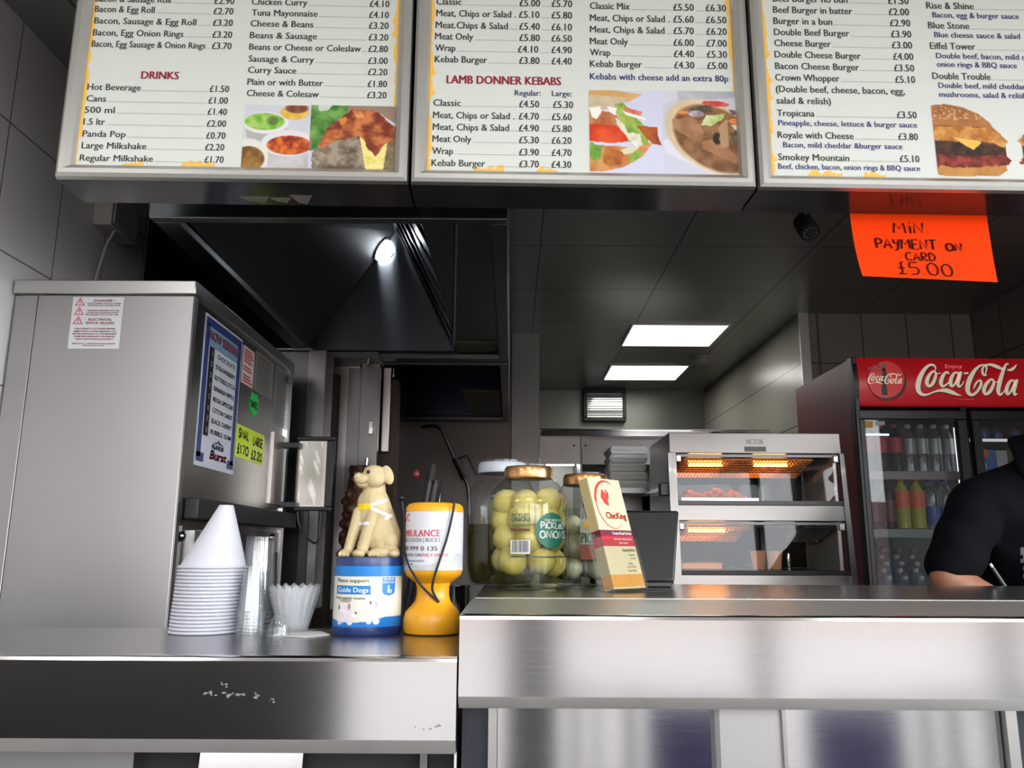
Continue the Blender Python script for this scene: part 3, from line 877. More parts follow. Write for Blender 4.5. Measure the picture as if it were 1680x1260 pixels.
cv.poly([(0, .66), (.5, .68), (.86, .62), (.7, .80), (.45, .92), (.2, .97), (0, .97)], (206, 152, 88), (184, 108, 54), cells=7)
cv.poly([(.34, .18), (.47, .15), (.8, .5), (.78, .64), (.5, .62), (.4, .35)], (104, 140, 48), (168, 190, 90), cells=8, wob=.05)
cv.poly([(.46, .2), (.72, .26), (.7, .31), (.5, .27)], (206, 84, 64), (226, 150, 130)); cv.poly([(.44, .25), (.75, .33), (.78, .37), (.5, .3)], (232, 230, 222))
cv.poly([(0, .24), (.36, .28), (.46, .45), (.44, .52), (0, .5)], (196, 138, 92), (172, 92, 52), cells=8)
cv.poly([(0, .22), (.16, .2), (.17, .27), (.1, .36), (.04, .33)], (240, 236, 226)); cv.poly([(.25, .2), (.38, .22), (.36, .31), (.28, .27)], (240, 236, 226))
cv.poly([(.0, .41), (.35, .43), (.5, .52), (.51, .62), (.3, .64), (0, .62)], (226, 84, 36), (196, 52, 22), cells=5)
cv.poly([(.64, .43), (.92, .44), (.92, .54), (.97, .66), (.85, .64), (.77, .58)], (176, 92, 34), (140, 60, 26), cells=8)
cv.poly([(.36, .34), (.48, .42), (.52, .52), (.68, .52), (.71, .66), (.64, .69), (.52, .58), (.37, .42)], (236, 232, 218), (214, 206, 184), cells=12, wob=.03)
cv.poly([(.0, .64), (.18, .66), (.16, .8), (.04, .84), (0, .8)], (136, 182, 76), (92, 140, 46), cells=9, wob=.08)
cv.poly([(.42, .72), (.6, .65), (.66, .7), (.55, .76), (.45, .77)], (212, 210, 176)); cv.poly([(.52, .78), (.68, .7), (.7, .76), (.6, .86), (.54, .85)], (150, 190, 74), (120, 160, 60), wob=.05)
cv.poly([(.22, .7), (.44, .74), (.5, .84), (.4, .9), (.18, .88)], (196, 120, 52), (150, 74, 34), cells=8, wob=.06)
picture(t2, 'food_picture', cv, 967, 1088, 149, 287, label='printed photo of a filled pitta bread')
cv = Canvas(106, 116, (198, 199, 206))
cv.poly([(0, 0), (.2, 0), (.18, .1), (0, .2)], (206, 208, 216)); cv.poly([(.2, 0), (1, 0), (1, .08), (.22, .13)], (168, 170, 174), (188, 190, 196), cells=4)
cv.poly([(0, .62), (.6, .99), (0, 1)], (202, 203, 220))
cv.poly([(0, .6), (.06, .58), (1, .99), (1, 1), (.62, 1), (.02, .74)], (216, 216, 226))
cv.ell(.62, .55, .62, .40, (222, 204, 172), (206, 184, 148), rot=25, cells=6); cv.ell(.66, .57, .56, .36, (150, 108, 72), (112, 74, 46), rot=25, cells=9)
cv.poly([(.12, .35), (.4, .32), (.52, .5), (.38, .6), (.15, .46)], (172, 130, 94), (150, 106, 74), cells=7, wob=.04)
cv.poly([(.48, .6), (.7, .58), (.96, .8), (.9, .86), (.5, .7)], (168, 122, 86), (146, 100, 68), cells=6, wob=.03)
cv.ell(.68, .57, .055, .07, (46, 36, 30), soft=.3); cv.poly([(.7, .42), (.82, .34), (.82, .66), (.72, .68)], (176, 140, 104), wob=.03)
cv.poly([(.34, .22), (.62, .16), (.64, .26), (.4, .27)], (72, 66, 50), (96, 88, 66)); cv.ell(.68, .155, .17, .035, (196, 50, 48), (216, 96, 90), rot=4)
cv.poly([(.48, .4), (.55, .31), (.78, .27), (.74, .36), (.6, .43), (.5, .42)], (156, 186, 90), (206, 214, 160), cells=11, wob=.05)
cv.ell(.43, .28, .1, .04, (196, 186, 192), (150, 130, 140)); cv.ell(.26, .265, .07, .02, (226, 140, 70)); cv.ell(.92, .36, .08, .035, (228, 132, 66))
cv.poly([(.86, .4), (1, .38), (1, .46), (.9, .45)], (206, 212, 180), wob=.05); cv.poly([(.84, .22), (1, .24), (1, .29), (.88, .28)], (92, 70, 96), (140, 110, 90))
cv.poly([(.85, .5), (1, .46), (1, .7), (.88, .62)], (70, 66, 44), (110, 100, 60), wob=.06)
picture(t2, 'food_picture', cv, 1088, 1217, 150, 291, label='printed photo of donner meat and salad in a wrap')

# ---- third board
t3 = menu_board('backlit menu board listing burgers, above the orange notice', sC0, sC1)
torn(t3, sC0, sC1, [(sC0 + .10, sC0 + .16), (sC0 + .21, sC0 + .25)], right=True, seed=8)
pr = lambda a, u: [('\u00a3' + a, u)]
price_rows(t3, [
    ('Beef Burger no bun', 1268, 3, 1390, pr('1.50', 1490)),
    ('Beef Burger in batter', 1268.5, 21.4, 1398, pr('2.00', 1491)),
    ('Burger in a bun', 1269, 39.7, 1365, pr('2.90', 1493)),
    ('Double Beef Burger', 1270, 58, 1393, pr('3.90', 1494.6)),
    ('Cheese Burger', 1270.5, 76, 1363, pr('3.00', 1496)),
    ('Double Cheese Burger', 1271, 94.7, 1412, pr('4.00', 1498)),
    ('Bacon Cheese Burger', 1272, 113.6, 1409, pr('3.50', 1499.5)),
    ('Crown Whopper', 1272, 132.5, 1377, pr('5.10', 1501)),
    ('(Double beef, cheese, bacon, egg,', 1273, 151.4, 1484, []),
    ('salad & relish)', 1274, 170.3, 1363, []),
    ('Tropicana', 1275, 190.8, 1336, pr('3.50', 1503.5)),
    ('Royale with Cheese', 1276, 226.7, 1400, pr('3.80', 1505.6)),
    ('Smokey Mountain', 1277, 263, 1393, pr('5.10', 1508)),
    ('Rise & Shine', 1520, 14.5, 1597, [('', 1748)]),
    ('Blue Stone', 1523, 47, 1590, [('', 1750)]),
    ('Eiffel Tower', 1526, 80.8, 1600, [('', 1752)]),
    ('Double Trouble', 1530, 130, 1625, [('', 1754)]),
], cap=11.5)
(rows_on(t3, [
    ('Pineapple, cheese, lettuce & burger sauce', 1277, 206, 1504, 9.5), ('Bacon, mild cheddar &burger sauce', 1285, 242, 1480, 9.5),
    ('Beef, chicken, bacon, onion rings & BBQ sauce', 1277, 277.4, 1509, 9.5), ('Bacon, egg & burger sauce', 1530, 29, 1671, 9.5),
    ('Blue cheese sauce & salad', 1533, 61.6, 1673, 9.5), ('Double beef, bacon, mild cheddar,', 1536, 96, 1722, 9.5),
    ('onion rings & BBQ sauce', 1537, 110, 1668, 9.5), ('Double beef, mild cheddar,', 1540, 144.6, 1684, 9.5), ('mushrooms, salad & relish', 1541, 159.4, 1683, 9.5)],
    'note_lettering', M_INKNAVY, 0.0))
def burger(seed):
    cv = Canvas(98, 96, (214, 219, 200))
    cv.rs = np.random.RandomState(seed)
    cv.poly([(0, .2), (.5, .25), (.8, .36), (.93, .5), (.93, .78), (.9, .88), (.1, .92), (0, .9)], (120, 70, 34), (92, 48, 28), cells=10)
    cv.poly([(0, .9), (.06, .82), (.9, .82), (.92, .9), (.8, .98), (.1, .99), (0, .97)], (196, 140, 74), (172, 112, 54), cells=5)
    cv.poly([(0, .7), (.9, .68), (1.0, .78), (.94, .82), (.7, .85), (.2, .87), (0, .84)], (96, 30, 24), (156, 66, 50), cells=13, wob=.06)
    cv.poly([(0, .5), (.3, .5), (.9, .58), (.92, .68), (.5, .72), (0, .70)], (48, 30, 22), (82, 52, 36), cells=12, wob=.04)
    cv.poly([(0, .3), (.8, .32), (.99, .5), (.9, .58), (.6, .5), (.2, .52), (0, .5)], (168, 102, 44), (214, 156, 82), cells=9, wob=.05)
    cv.poly([(.25, .46), (.55, .5), (.62, .52), (.5, .63), (.38, .56)], (226, 186, 84))
    cv.poly([(0, .02), (.2, .0), (.42, .04), (.62, .13), (.76, .25), (.80, .33), (.5, .31), (0, .30)], (146, 92, 50), (176, 118, 70), cells=4)
    for k in range(60):
        a, b = cv.rs.rand() * .7, cv.rs.rand() * .2
        if b + .02 > (a * .26) ** 1.0 * .9: cv.ell(a, b + .02, .013, .009, (214, 180, 132), soft=.5)
    d = np.abs(cv.a - np.array((214, 219, 200)) / 255).sum(axis=2) > .01
    return cv, d
cv, d = burger(5)
picture(t3, 'food_picture', cv, 1533, 1657, 172, 291, d, 'printed photo of a burger with a sesame bun')
cv, d = burger(9); cv.a = cv.a[:, ::-1]; d = d[:, ::-1]
picture(t3, 'food_picture', cv, 1667, 1786, 174, 293, d, 'printed photo of a second burger')

# torn scrap of old tape under the boards
m = MB(); rs = random.Random(4)
za = BZ0 - 0.0006
for k, (u0, u1, v0, v1) in enumerate(((390, 442, 322, 331), (440, 478, 324, 332), (474, 512, 320, 334))):
    q = [Pz(u, v, za) for u, v in ((u0, v0), (u1, v0 + 1), (u1 - 8, v1 + 2), ((u0 + u1) / 2, v1 - 1), (u0 + 18, v1))]
    m.prism(q, (0, 0, 0.0006))
tag(m.build('torn_tape_scrap', mat('old_beige_tape', S(150, 140, 128), 0.8, noise=0.2)), 'torn scrap of beige tape stuck under the drinks menu board', 'tape')

# orange notice hung from the underside behind the third board
on = [Pb(1393, 330)[0], Pb(1617, 335)[0]]
ztop = BZ0 + 0.0
# its depth: just behind the boxes
NY = BDEP + 0.004
nb0 = bp0 - bn * NY
def Pn(u, v):
    p = Pplane(u, v, nb0, bn); return ((p - bp0).dot(bd), p.z)
a0, a1, b1, b0 = Pn(1393, 337), Pn(1617, 338), Pn(1631, 466), Pn(1411, 456)
m = MB()
def notice_pt(x, y, lift=0.0):
    # y 0 at the top, 1 at the bottom: the sheet bows as it hangs and kicks out at the foot
    top = (a0[0] + (a1[0] - a0[0]) * x, a0[1] + (a1[1] - a0[1]) * x)
    bot = (b0[0] + (b1[0] - b0[0]) * x, b0[1] + (b1[1] - b0[1]) * x)
    k = y * y
    s = top[0] + (bot[0] - top[0]) * (0.25 * y + 0.75 * k * y)
    z = top[1] + (bot[1] - top[1]) * y
    return bmp(-NY + 0.012 * k + lift)(s, z)
m.grid(lambda x, y: notice_pt(x, y), 20, 60)
o = thing('paper_notice', 'fluorescent orange handwritten card payment notice hanging under the burger board', 'notice', bmp(-NY)((a0[0] + a1[0]) / 2, a0[1]))
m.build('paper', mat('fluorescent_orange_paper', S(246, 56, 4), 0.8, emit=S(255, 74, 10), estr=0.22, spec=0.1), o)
m = MB()
sq = lambda x, y: notice_pt(x, 1 - y, 0.0016)
hand(m, 'MIN.', sq, .30, .62, .14, w=.25, pen=.014, gap=.22)
hand(m, 'PAYMENT', sq, .155, .405, .13, w=.44, pen=.017)
hand(m, 'ON', sq, .665, .395, .10, w=.11, pen=.020)
hand(m, 'CARD', sq, .355, .245, .11, w=.215, pen=.014)
hand(m, '\u00a35.00', sq, .275, .05, .165, w=.40, pen=.015, gap=.2)
m.build('handwriting', mat('marker_ink', S(58, 14, 10), 0.8, spec=0.1), o)
# ================================================================== serving counters
CY = 1.0
ZL = Py(375, 1077, CY).z            # left counter top
ZR = Py(1200, 1011, CY).z           # right counter top
zl1, zl2 = Py(375, 1216, CY).z, Py(375, 1235, CY + 0.012).z
zr1, zr2 = Py(1200, 1148, CY).z, Py(1200, 1164, CY + 0.012).z
xl1 = Py(749, 1120, CY).x
xr0 = Py(753, 1080, CY).x; xr1 = 1.9
YBL, YBR = 1.34, 1.88
M_TOPFRONT = M_STEEL
M_WORK = steel('polished_worktop', (0.50, 0.50, 0.48, 1), 0.22, 0.0)
M_WORKL = steel('satin_worktop', (0.40, 0.40, 0.395, 1), 0.24, 0.0)
M_WORKR = steel('satin_front_shelf', (0.60, 0.61, 0.58, 1), 0.40, 0.0)
M_GAP = mat('dark_recess', (0.008, 0.008, 0.009, 1), 0.7)
M_PANEL = steel('panel_steel', (0.55, 0.54, 0.54, 1), 0.10, 0.3)
M_NAVYPOST = mat('navy_black_post', S(28, 32, 44), 0.35)
def lip(mb, x0, x1, z0, z1, z2):
    """folded steel edge: rounded nose, upright face, return tucked underneath"""
    prof = [(CY + 0.02, z0), (CY + 0.006, z0), (CY + 0.0015, z0 - 0.0015), (CY, z0 - 0.005), (CY, z1 + 0.002), (CY + 0.001, z1), (CY + 0.012, z2), (CY + 0.03, z2), (CY + 0.03, z0 - 0.004)]
    mb.prism([(x0, y, z) for y, z in prof], (x1 - x0, 0, 0))
t = thing('service_counter', 'lower stainless counter under the charity tins and stacked cups', 'counter', (-0.65, 1.15, 0))
m = MB(); lip(m, LX + 0.004, xl1, ZL, zl1, zl2); m.build('folded_front_edge', M_STEEL, t, sharp=0.35)
MB().box(LX + 0.004, xl1, CY + 0.02, YBL, ZL - 0.03, ZL).build('worktop', M_WORKL, t)
MB().box(LX + 0.004, xl1 - 0.001, CY + 0.10, YBL - 0.01, 0.05, zl2).build('carcass', M_GAP, t)
for u0, u1, nm, mt in ((-200, 219, 'front_panel', M_STEEL_DULL), (328, 497, 'front_panel', M_PANEL), (689, 701, 'upright', M_STEEL_DARK), (745, 749, 'upright', M_CHROME)):
    a, b = Py(u0, 1248, CY + 0.07).x, min(Py(u1, 1248, CY + 0.07).x, xl1)
    if mt is M_PANEL and nm == 'front_panel':                          # this panel is tilted to reflect the window, its foot nearer the customer
        MB().hexa([(a, CY + .035, .80), (b, CY + .035, .80), (b, CY + .072, zl2), (a, CY + .072, zl2), (a, CY + .098, .80), (b, CY + .098, .80), (b, CY + .098, zl2), (a, CY + .098, zl2)]).build('drawer_front', steel('drawer_steel', (.34, .33, .33, 1), .12, .3), t)
        continue
    MB().box(max(a, LX + 0.01), b, CY + 0.07, CY + 0.098, 0.06, zl2).build(nm, mt, t)
rs = random.Random(6)
for u0, v0, n_, sp in ((345, 1138, 7, 16), (385, 1140, 9, 18), (418, 1141, 6, 7), (446, 1150, 4, 5), (370, 1124, 5, 14), (700, 1195, 5, 20)):
    m = MB()
    for k in range(n_):
        c_ = Py(u0 + rs.uniform(-sp, sp), v0 + rs.uniform(-4, 4), CY - .0003); r_ = rs.uniform(.0006, .0026)
        m.poly([(c_.x + r_ * rs.uniform(.6, 1.5) * math.cos(a_), CY - .0003, c_.z + r_ * rs.uniform(.4, .8) * math.sin(a_)) for a_ in [6.283 * q / 7 for q in range(7)]])
    lab(m.build('dried_smear', mat('pale_dried_smear', S(120, 122, 116), .8), t), 'pale dried smears on the dark folded edge')['kind'] = 'stuff'
t = thing('service_counter', 'taller stainless counter with a bright folded front, under the pickle jars', 'counter', (0.9, 1.4, 0))
m = MB(); lip(m, xr0, xr1, ZR, zr1, zr2); m.build('folded_front_edge', M_STEEL, t, sharp=0.35)
MB().box(xr0, xr1, CY + 0.02, CY + 0.33, ZR - 0.03, ZR).build('front_shelf', M_WORKR, t)
MB().box(xr0 + 0.004, xr1, CY + 0.333, YBR, ZR - 0.03, ZR + 0.001).build('worktop', M_WORK, t)
MB().box(xr0 + 0.01, xr1, CY + 0.08, YBR - 0.02, 0.05, zr2).build('carcass', M_GAP, t)
for u0, u1, nm, mt in ((757, 801, 'corner_post', M_NAVYPOST), (801, 815, 'panel_frame', M_STEEL_V), (816, 1172, 'front_panel', M_PANEL), (1172, 1180, 'panel_frame', M_STEEL_DARK),
                       (1181, 1283, 'upright', M_STEEL_DULL), (1283, 1289, 'panel_frame', M_STEEL_V), (1290, 1648, 'front_panel', M_PANEL), (1650, 1668, 'panel_frame', M_STEEL_V),
                       (1669, 1780, 'corner_post', M_NAVYPOST), (1782, 2200, 'front_panel', M_PANEL)):
    a, b = Py(u0, 1210, CY + 0.05).x, Py(u1, 1210, CY + 0.05).x
    d = 0.006 if nm == 'upright' else (0.0 if nm == 'panel_frame' else 0.012)
    MB().box(a, min(b, xr1), CY + 0.045 + d, CY + 0.078, 0.06, zr2).build(nm, mt, t)

# ================================================================== extraction hoods
ZH = 2.0
def hood(label, x0, x1, y0, y1, ztop, ridge, lamp=None):
    t = thing('extraction_hood', label, 'extraction hood', ((x0 + x1) / 2, (y0 + y1) / 2, ZH))
    th, fl = 0.012, 0.055
    s = MB()
    s.box(x0, x1, y0, y0 + th, ZH, ztop).box(x0, x1, y1 - th, y1, ZH, ztop).box(x0, x0 + th, y0 + th, y1 - th, ZH, ztop).box(x1 - th, x1, y0 + th, y1 - th, ZH, ztop)
    s.box(x0, x1, y0, y1, ztop, ztop + 0.012)
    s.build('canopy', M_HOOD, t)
    f = MB()
    for a in ((x0, x1, y0 + .001, y0 + .03), (x0, x1, y1 - fl, y1 - .001), (x0 + .001, x0 + fl, y0 + .03, y1 - fl), (x1 - fl * .7, x1 - .001, y0 + .03, y1 - fl)):
        f.box(*a, ZH - 0.004, ZH + 0.016)
    f.build('gutter_rim', M_STEEL_DARK, t, bevel=0.002)
    return t
hx0, hx1 = Py(244, 358, 1.76).x, Py(832, 358, 1.76).x
h1 = hood('large dark stainless hood with a lit round lamp inside, above the cooking area', hx0, hx1, 1.76, 3.22, CEIL - 0.02, None)
# ridge-shaped inner panels
yb = 3.13
A_ = Py(505, 570, yb); A_.z = ZH + 0.02
B_ = Py(743, 584, yb); B_.z = ZH + 0.02
apx = Py(652, 412, yb)
apz = CEIL - 0.03; apx_x = apx.x
lo = hx0 + 0.06
def sheet(quad, th): return MB().slab(quad, th)
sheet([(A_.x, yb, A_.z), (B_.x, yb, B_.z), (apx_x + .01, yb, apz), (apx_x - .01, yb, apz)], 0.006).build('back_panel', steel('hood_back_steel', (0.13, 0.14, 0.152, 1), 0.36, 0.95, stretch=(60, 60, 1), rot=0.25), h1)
sheet([(lo, 1.80, ZH + .02), (A_.x, yb - .004, ZH + .02), (apx_x - .012, yb - .004, apz), (apx_x - .06, 1.80, apz)], 0.006).build('sloping_side_panel', mat('sooty_hood_panel', (0.03, 0.032, 0.036, 1), 0.55, 0.2), h1)  # even dull dark tone that keeps the lamp's glow small
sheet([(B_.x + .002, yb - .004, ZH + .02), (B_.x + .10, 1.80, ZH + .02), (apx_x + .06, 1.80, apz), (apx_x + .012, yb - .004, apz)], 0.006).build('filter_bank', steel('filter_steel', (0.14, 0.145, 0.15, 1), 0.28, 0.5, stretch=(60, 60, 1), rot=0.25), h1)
bf = MB()
for k in range(9):
    y = 1.95 + k * 0.14
    f0 = (y - 1.80) / (yb - 1.80); 
    xa = (B_.x + .10) + (B_.x + .002 - B_.x - .10) * f0; xb = apx_x + .06 + (-.048) * f0
    bf.tube([(xa - .012, y, ZH + .035), (xb - .010, y, apz - .01)], 0.006, 6)
lab(bf.build('filter_baffles', M_STEEL_DARK, h1), 'bright ribs of the grease filters')
MB().box(B_.x + .012, hx1 - .04, 1.80, 3.16, ZH + 0.03, ZH + 0.036).build('side_plate', M_STEEL_DARK, h1)
olive = mat('olive_access_panel', S(112, 112, 84), 0.5)  # olive patches stand in for openings showing lit tiles beyond
pa, pb = Pz(753, 583, ZH + .028), Pz(812, 560, ZH + .028)
MB().box(pa.x, pb.x, pa.y, min(pb.y, 3.15), ZH + 0.022, ZH + 0.029).build('access_panel', olive, h1)
pq = Py(795, 575, 3.0)
# the lamp
nrm = Vector((apz - ZH - .02, 0, -(apx_x - .03 - A_.x))).normalized()
lp = Pplane(620, 405, Vector((A_.x, yb, ZH + .02)), nrm) + nrm * 0.016
t = thing('hood_lamp', 'round lit bulkhead lamp with a wire guard inside the dark hood', 'lamp', lp)
q = nrm.to_track_quat('Z', 'Y').to_matrix().to_4x4()
MB().lathe([(0.052, -0.012), (0.052, 0.004), (0.046, 0.008)], lp, 28, q).build('base_ring', M_ALU, t)
MB().lathe([(0.044, 0.004), (0.043, 0.02), (0.034, 0.036), (0.018, 0.044), (0.003, 0.046)], lp, 28, q).build('glowing_bulb', mat('lit_bulb', (1, 1, 1, 1), 0.4, emit=(0.86, 0.93, 1.0, 1), estr=26), t)
g = MB()
for k in range(4):
    a = math.pi * k / 4
    g.tube([lp + q @ Vector((math.cos(a) * 0.05 * math.sin(b), math.sin(a) * 0.05 * math.sin(b), 0.004 + 0.05 * math.cos(b))) for b in [(-.5 + j / 10) * math.pi for j in range(11)]], 0.0016, 6)
g.build('wire_guard', M_CHROME, t)
cr = Py(645, 592, 3.26)
h2 = hood('smaller dark hood behind the large one', -0.74, hx1, 3.26, 4.80, 2.42, None)
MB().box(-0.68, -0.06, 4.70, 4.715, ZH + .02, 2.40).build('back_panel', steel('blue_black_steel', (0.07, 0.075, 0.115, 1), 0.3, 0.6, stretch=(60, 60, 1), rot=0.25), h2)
pa, pb = Pz(772, 684, ZH + .03), Pz(826, 640, ZH + .03)
MB().box(pa.x, min(pb.x, hx1 - .045), pa.y, min(pb.y, 4.6), ZH + 0.022, ZH + 0.03).build('access_panel', olive, h2)
lg = MB().box(-0.80, -0.775, 2.0, 4.8, 0.0, 0.02)

# trunking on the left wall under the first board
pa, pb = Px(152, 330, LX + .003), Px(180, 392, LX + .003)
t = thing('cable_trunking', 'grey white junction box fixed to the tiled wall under the first menu board', 'junction box', (LX, 2.42, 1.9))
y0 = Px(152, 345, LX).y; xo = Py(184, 345, y0).x; y1 = min(Px(227, 370, xo).y, 2.59); z0 = Py(184, 368, y0).z
MB().box(LX + .001, xo, y0, y1, z0, z0 + 0.13).build('housing', mat('grey_white_plastic', S(176, 172, 166), 0.5), t, bevel=0.004)
MB().box(xo + .0005, xo + 0.004, y0 + .012, y1 - .012, z0 + .01, z0 + 0.12).build('cover_plate', mat('grey_white_plastic', S(176, 172, 166), 0.5), t, bevel=0.001)
MB().tube([(LX + .045, y0 + .05, z0 + .0), (LX + .03, y0 + .04, z0 - .05), (LX + .008, y0 + .03, z0 - .2)], 0.004, 8).build('pull_cord', mat('old_cord', S(180, 176, 166), 0.7), t)

# ================================================================== milkshake machine
MY0, MY1 = 1.93, 2.84
pTL, pTR = Py(16, 460, MY0), Py(323, 463, MY0)
mx0, mx1 = max(pTL.x, LX + .006), pTR.x
mz1 = (pTL.z + pTR.z) / 2
mzl = Py(170, 484, MY0).z
t = thing('milkshake_machine', 'tall stainless milkshake machine standing against the tiled wall', 'milkshake machine', ((mx0 + mx1) / 2, (MY0 + MY1) / 2, 0))
MB().box(mx0 + .006, mx1 - .006, MY0 + .004, MY1, 0.02, mzl).build('body', steel('machine_side_steel', (0.36, 0.36, 0.345, 1), 0.27, 0.4, stretch=(1, 60, 60)), t)
MB().box(mx0 - .0, mx1 + .004, MY0 - .012, MY1 + .01, mzl, mz1).build('lid', steel('lid_steel', (0.58, 0.57, 0.56, 1), 0.3, 0.5), t, bevel=0.003)
M_FRONT = steel('front_panel_steel', (0.44, 0.42, 0.425, 1), 0.36, 0.7, smudge=0.03)
sa, sb = Py(303, 700, MY0).x, Py(36, 700, MY0).x
MB().box(sb + .002, sa - .002, MY0 - .004, MY0 + .003, 0.04, mzl - .002).build('front_panel', M_FRONT, t, bevel=0.002)
MB().box(sa, mx1 - .002, MY0 - .002, MY0 + .02, 0.04, mzl - .002).build('corner_upright', M_FRONT, t, bevel=0.002)
MB().box(mx0 + .002, sb, MY0 - .002, MY0 + .02, 0.04, mzl - .002).build('corner_upright', M_FRONT, t, bevel=0.002)
SX = mx1 - .006                         # the machine's side face, looking towards the shop
def Ps(u, v, lift=0.0): return Px(u, v, SX + lift)
def side_rect(c4):
    """upright rectangle on the side face from four corners in the photograph: (y0, y1, z0, z1)"""
    a, b, c, d = [Ps(*k) for k in c4]     # top near, top far, bottom far, bottom near
    return ((a.y + d.y) / 2, (b.y + c.y) / 2, (c.z + d.z) / 2, (a.z + b.z) / 2)
def side_panel(mb, r, d0, d1): return mb.box(SX + d0, SX + d1, r[0], r[1], r[2], r[3])
# seams of the side
for u0, v0, u1, v1 in ((447, 600, 474, 960),):
    pass
M_SIDE = M_STEEL
far = Ps(478, 600).y
MB().box(SX, SX + .008, MY1 - .03, MY1, 0.9, mzl - .001).build('rear_upright', M_STEEL, t)
yy = (Ps(466, 650).y + Ps(462, 900).y) / 2
MB().box(SX, SX + .004, yy, yy + .012, 0.9, mzl - .004).build('side_rib', M_STEEL, t)
# rubber bumper
r = side_rect([(300, 822), (470, 838), (470, 864), (302, 856)])
MB().box(SX, SX + .035, r[0], r[1], r[2], r[3]).build('bumper_bar', M_RUBBER, t, bevel=0.004)
# lower dispensing plate with bolts and slots
r2 = side_rect([(292, 862), (462, 874), (455, 1010), (288, 1020)])
side_panel(MB(), (r2[0], r2[1], r2[2] - .05, r2[3]), 0.0005, 0.004).build('dispensing_plate', steel('plate_steel', (0.30, 0.30, 0.29, 1), 0.25, 0.3), t)
for u, v in ((297, 880), (447, 882), (444, 985)):
    q = Ps(u, v, .004)
    MB().lathe([(0.013, 0), (0.013, 0.004), (0.008, 0.009), (0.002, 0.010)], q, 16, Matrix.Rotation(R(90), 4, 'Y')).build('bolt', M_CHROME, t)
for u in (312, 322):
    a, b = Ps(u, 870, .004), Ps(u - 2, 960, .004)
    MB().box(SX + .004, SX + .016, a.y, a.y + .035, b.z, a.z).build('guide_rail', M_STEEL_V, t)
a, b = Ps(385, 905, .004), Ps(437, 1000, .004)
MB().box(SX + .004, SX + .03, a.y, b.y, b.z - .05, a.z).build('cup_recess', M_STEEL_DARK, t, bevel=0.003)

# control unit sticking out of the side, its clear door swung open
DYc = 2.8
pc = [Ps(447, 716), Ps(490, 722), Ps(484, 838), Ps(445, 822)]
plate = MB().box(SX, SX + .006, pc[0].y, MY1 - .035, (pc[2].z + pc[3].z) / 2, (pc[0].z + pc[1].z) / 2)
plate.build('control_plate', steel('control_steel', (0.62, 0.56, 0.53, 1), 0.33, 0.4), t)
dy = 2.80
dl, dr = Py(489, 720, dy), Py(546, 722, dy)
zt, zb = Py(518, 716, dy).z, Py(518, 838, dy).z
xl = max(Py(484, 780, dy).x, SX + .012); xr = Py(546, 780, dy).x
df = MB()
for a in ((xl, xr, zt - .014, zt), (xl, xr, zb, zb + .014), (xr - .026, xr, zb + .014, zt - .014), (xl, xl + .006, zb + .014, zt - .014)):
    df.box(a[0], a[1], dy, dy + .03, a[2], a[3])
d = df.build('door_frame', M_BLACK, t, bevel=0.003)
MB().box(xl + .006, xr - .026, dy + .014, dy + .018, zb + .014, zt - .014).build('door_window', steel('door_backing', (0.62, 0.57, 0.53, 1), 0.30, 0.4), t)
MB().grid(lambda a, b: Vector((xl + .012 + a * (xr - xl - .05), dy + .004 + .004 * math.sin(a * 9 + b * 4) * math.sin(b * 7), zb + .02 + b * (zt - zb - .04))), 14, 14).build('clear_cover', clear('clear_door', (.96, .96, .95, 1), 1.2, .08, milky=.10, milk=(.85, .82, .8, 1)), t)
for z in (zt - .03, zb + .022):
    MB().box(SX + .001, xl + .012, dy - .012, dy + .006, z - .012, z + .008).build('hinge', M_BLACK, t, bevel=0.002)
cab = catmull([(xl + .01, dy + .02, zb), (xl + .02, dy + .02, zb - .05), (xl + .06, dy + .02, zb - .10), (xr - .045, dy + .02, zb - .10), (xr - .04, dy + .02, zb - .02), (xr - .04, dy + .02, zb + .004)], 6)
MB().tube(cab, 0.004, 8).build('power_cable', M_BLACK, t)
MB().box(xl + .035, xl + .05, dy + .012, dy + .03, ZL - .1, zb).build('stand_leg', M_BLACK, t)

# papers stuck on the machine
def paper(label, name, cat, rect, col, lift=0.0012, group=None, matname=None):
    y0, y1, z0, z1 = rect
    o = thing(name, label, cat, (SX + lift, (y0 + y1) / 2, z0), group=group)
    MB().box(SX + .0002, SX + lift, y0, y1, z0, z1).build('sheet', mat(matname or (name + '_paper'), col, 0.35), o)
    return o, flat((SX, y0, z0), (0, 1, 0), (0, 0, 1), lift=lift + .0004)
r = side_rect([(341, 514), (399, 560), (380, 777), (314, 763)])
pw, ph = r[1] - r[0], r[3] - r[2]
o, mp = paper('blue bordered milkshake flavour poster on the machine side, numbered one to eight', 'flavour_poster', 'poster', r, S(206, 210, 222))
B = MB()
bw = pw * .10
for x0, x1, y0, y1 in ((0.02, .98, .93, .985), (.02, .12, .06, .94), (.88, .98, .06, .94), (.02, .2, .03, .09), (.8, .98, .03, .09)):
    B.add([mp(x0 * pw, y0 * ph), mp(x1 * pw, y0 * ph), mp(x1 * pw, y1 * ph), mp(x0 * pw, y1 * ph)], [(0, 1, 2, 3)])
B.build('border_print', mat('poster_blue', S(46, 62, 118), 0.4), o)
mp2 = flat((SX, r[0], r[2]), (0, 1, 0), (0, 0, 1), lift=.0010 + .0008)
B = MB(); B.add([mp2(.12 * pw, .80 * ph), mp2(.88 * pw, .80 * ph), mp2(.88 * pw, .93 * ph), mp2(.12 * pw, .93 * ph)], [(0, 1, 2, 3)])
B.build('sky_panel', mat('poster_sky', S(124, 156, 178), 0.4), o)
B = MB(); B.add([mp2(.14 * pw, .205 * ph), mp2(.26 * pw, .205 * ph), mp2(.26 * pw, .80 * ph), mp2(.14 * pw, .80 * ph)], [(0, 1, 2, 3)])
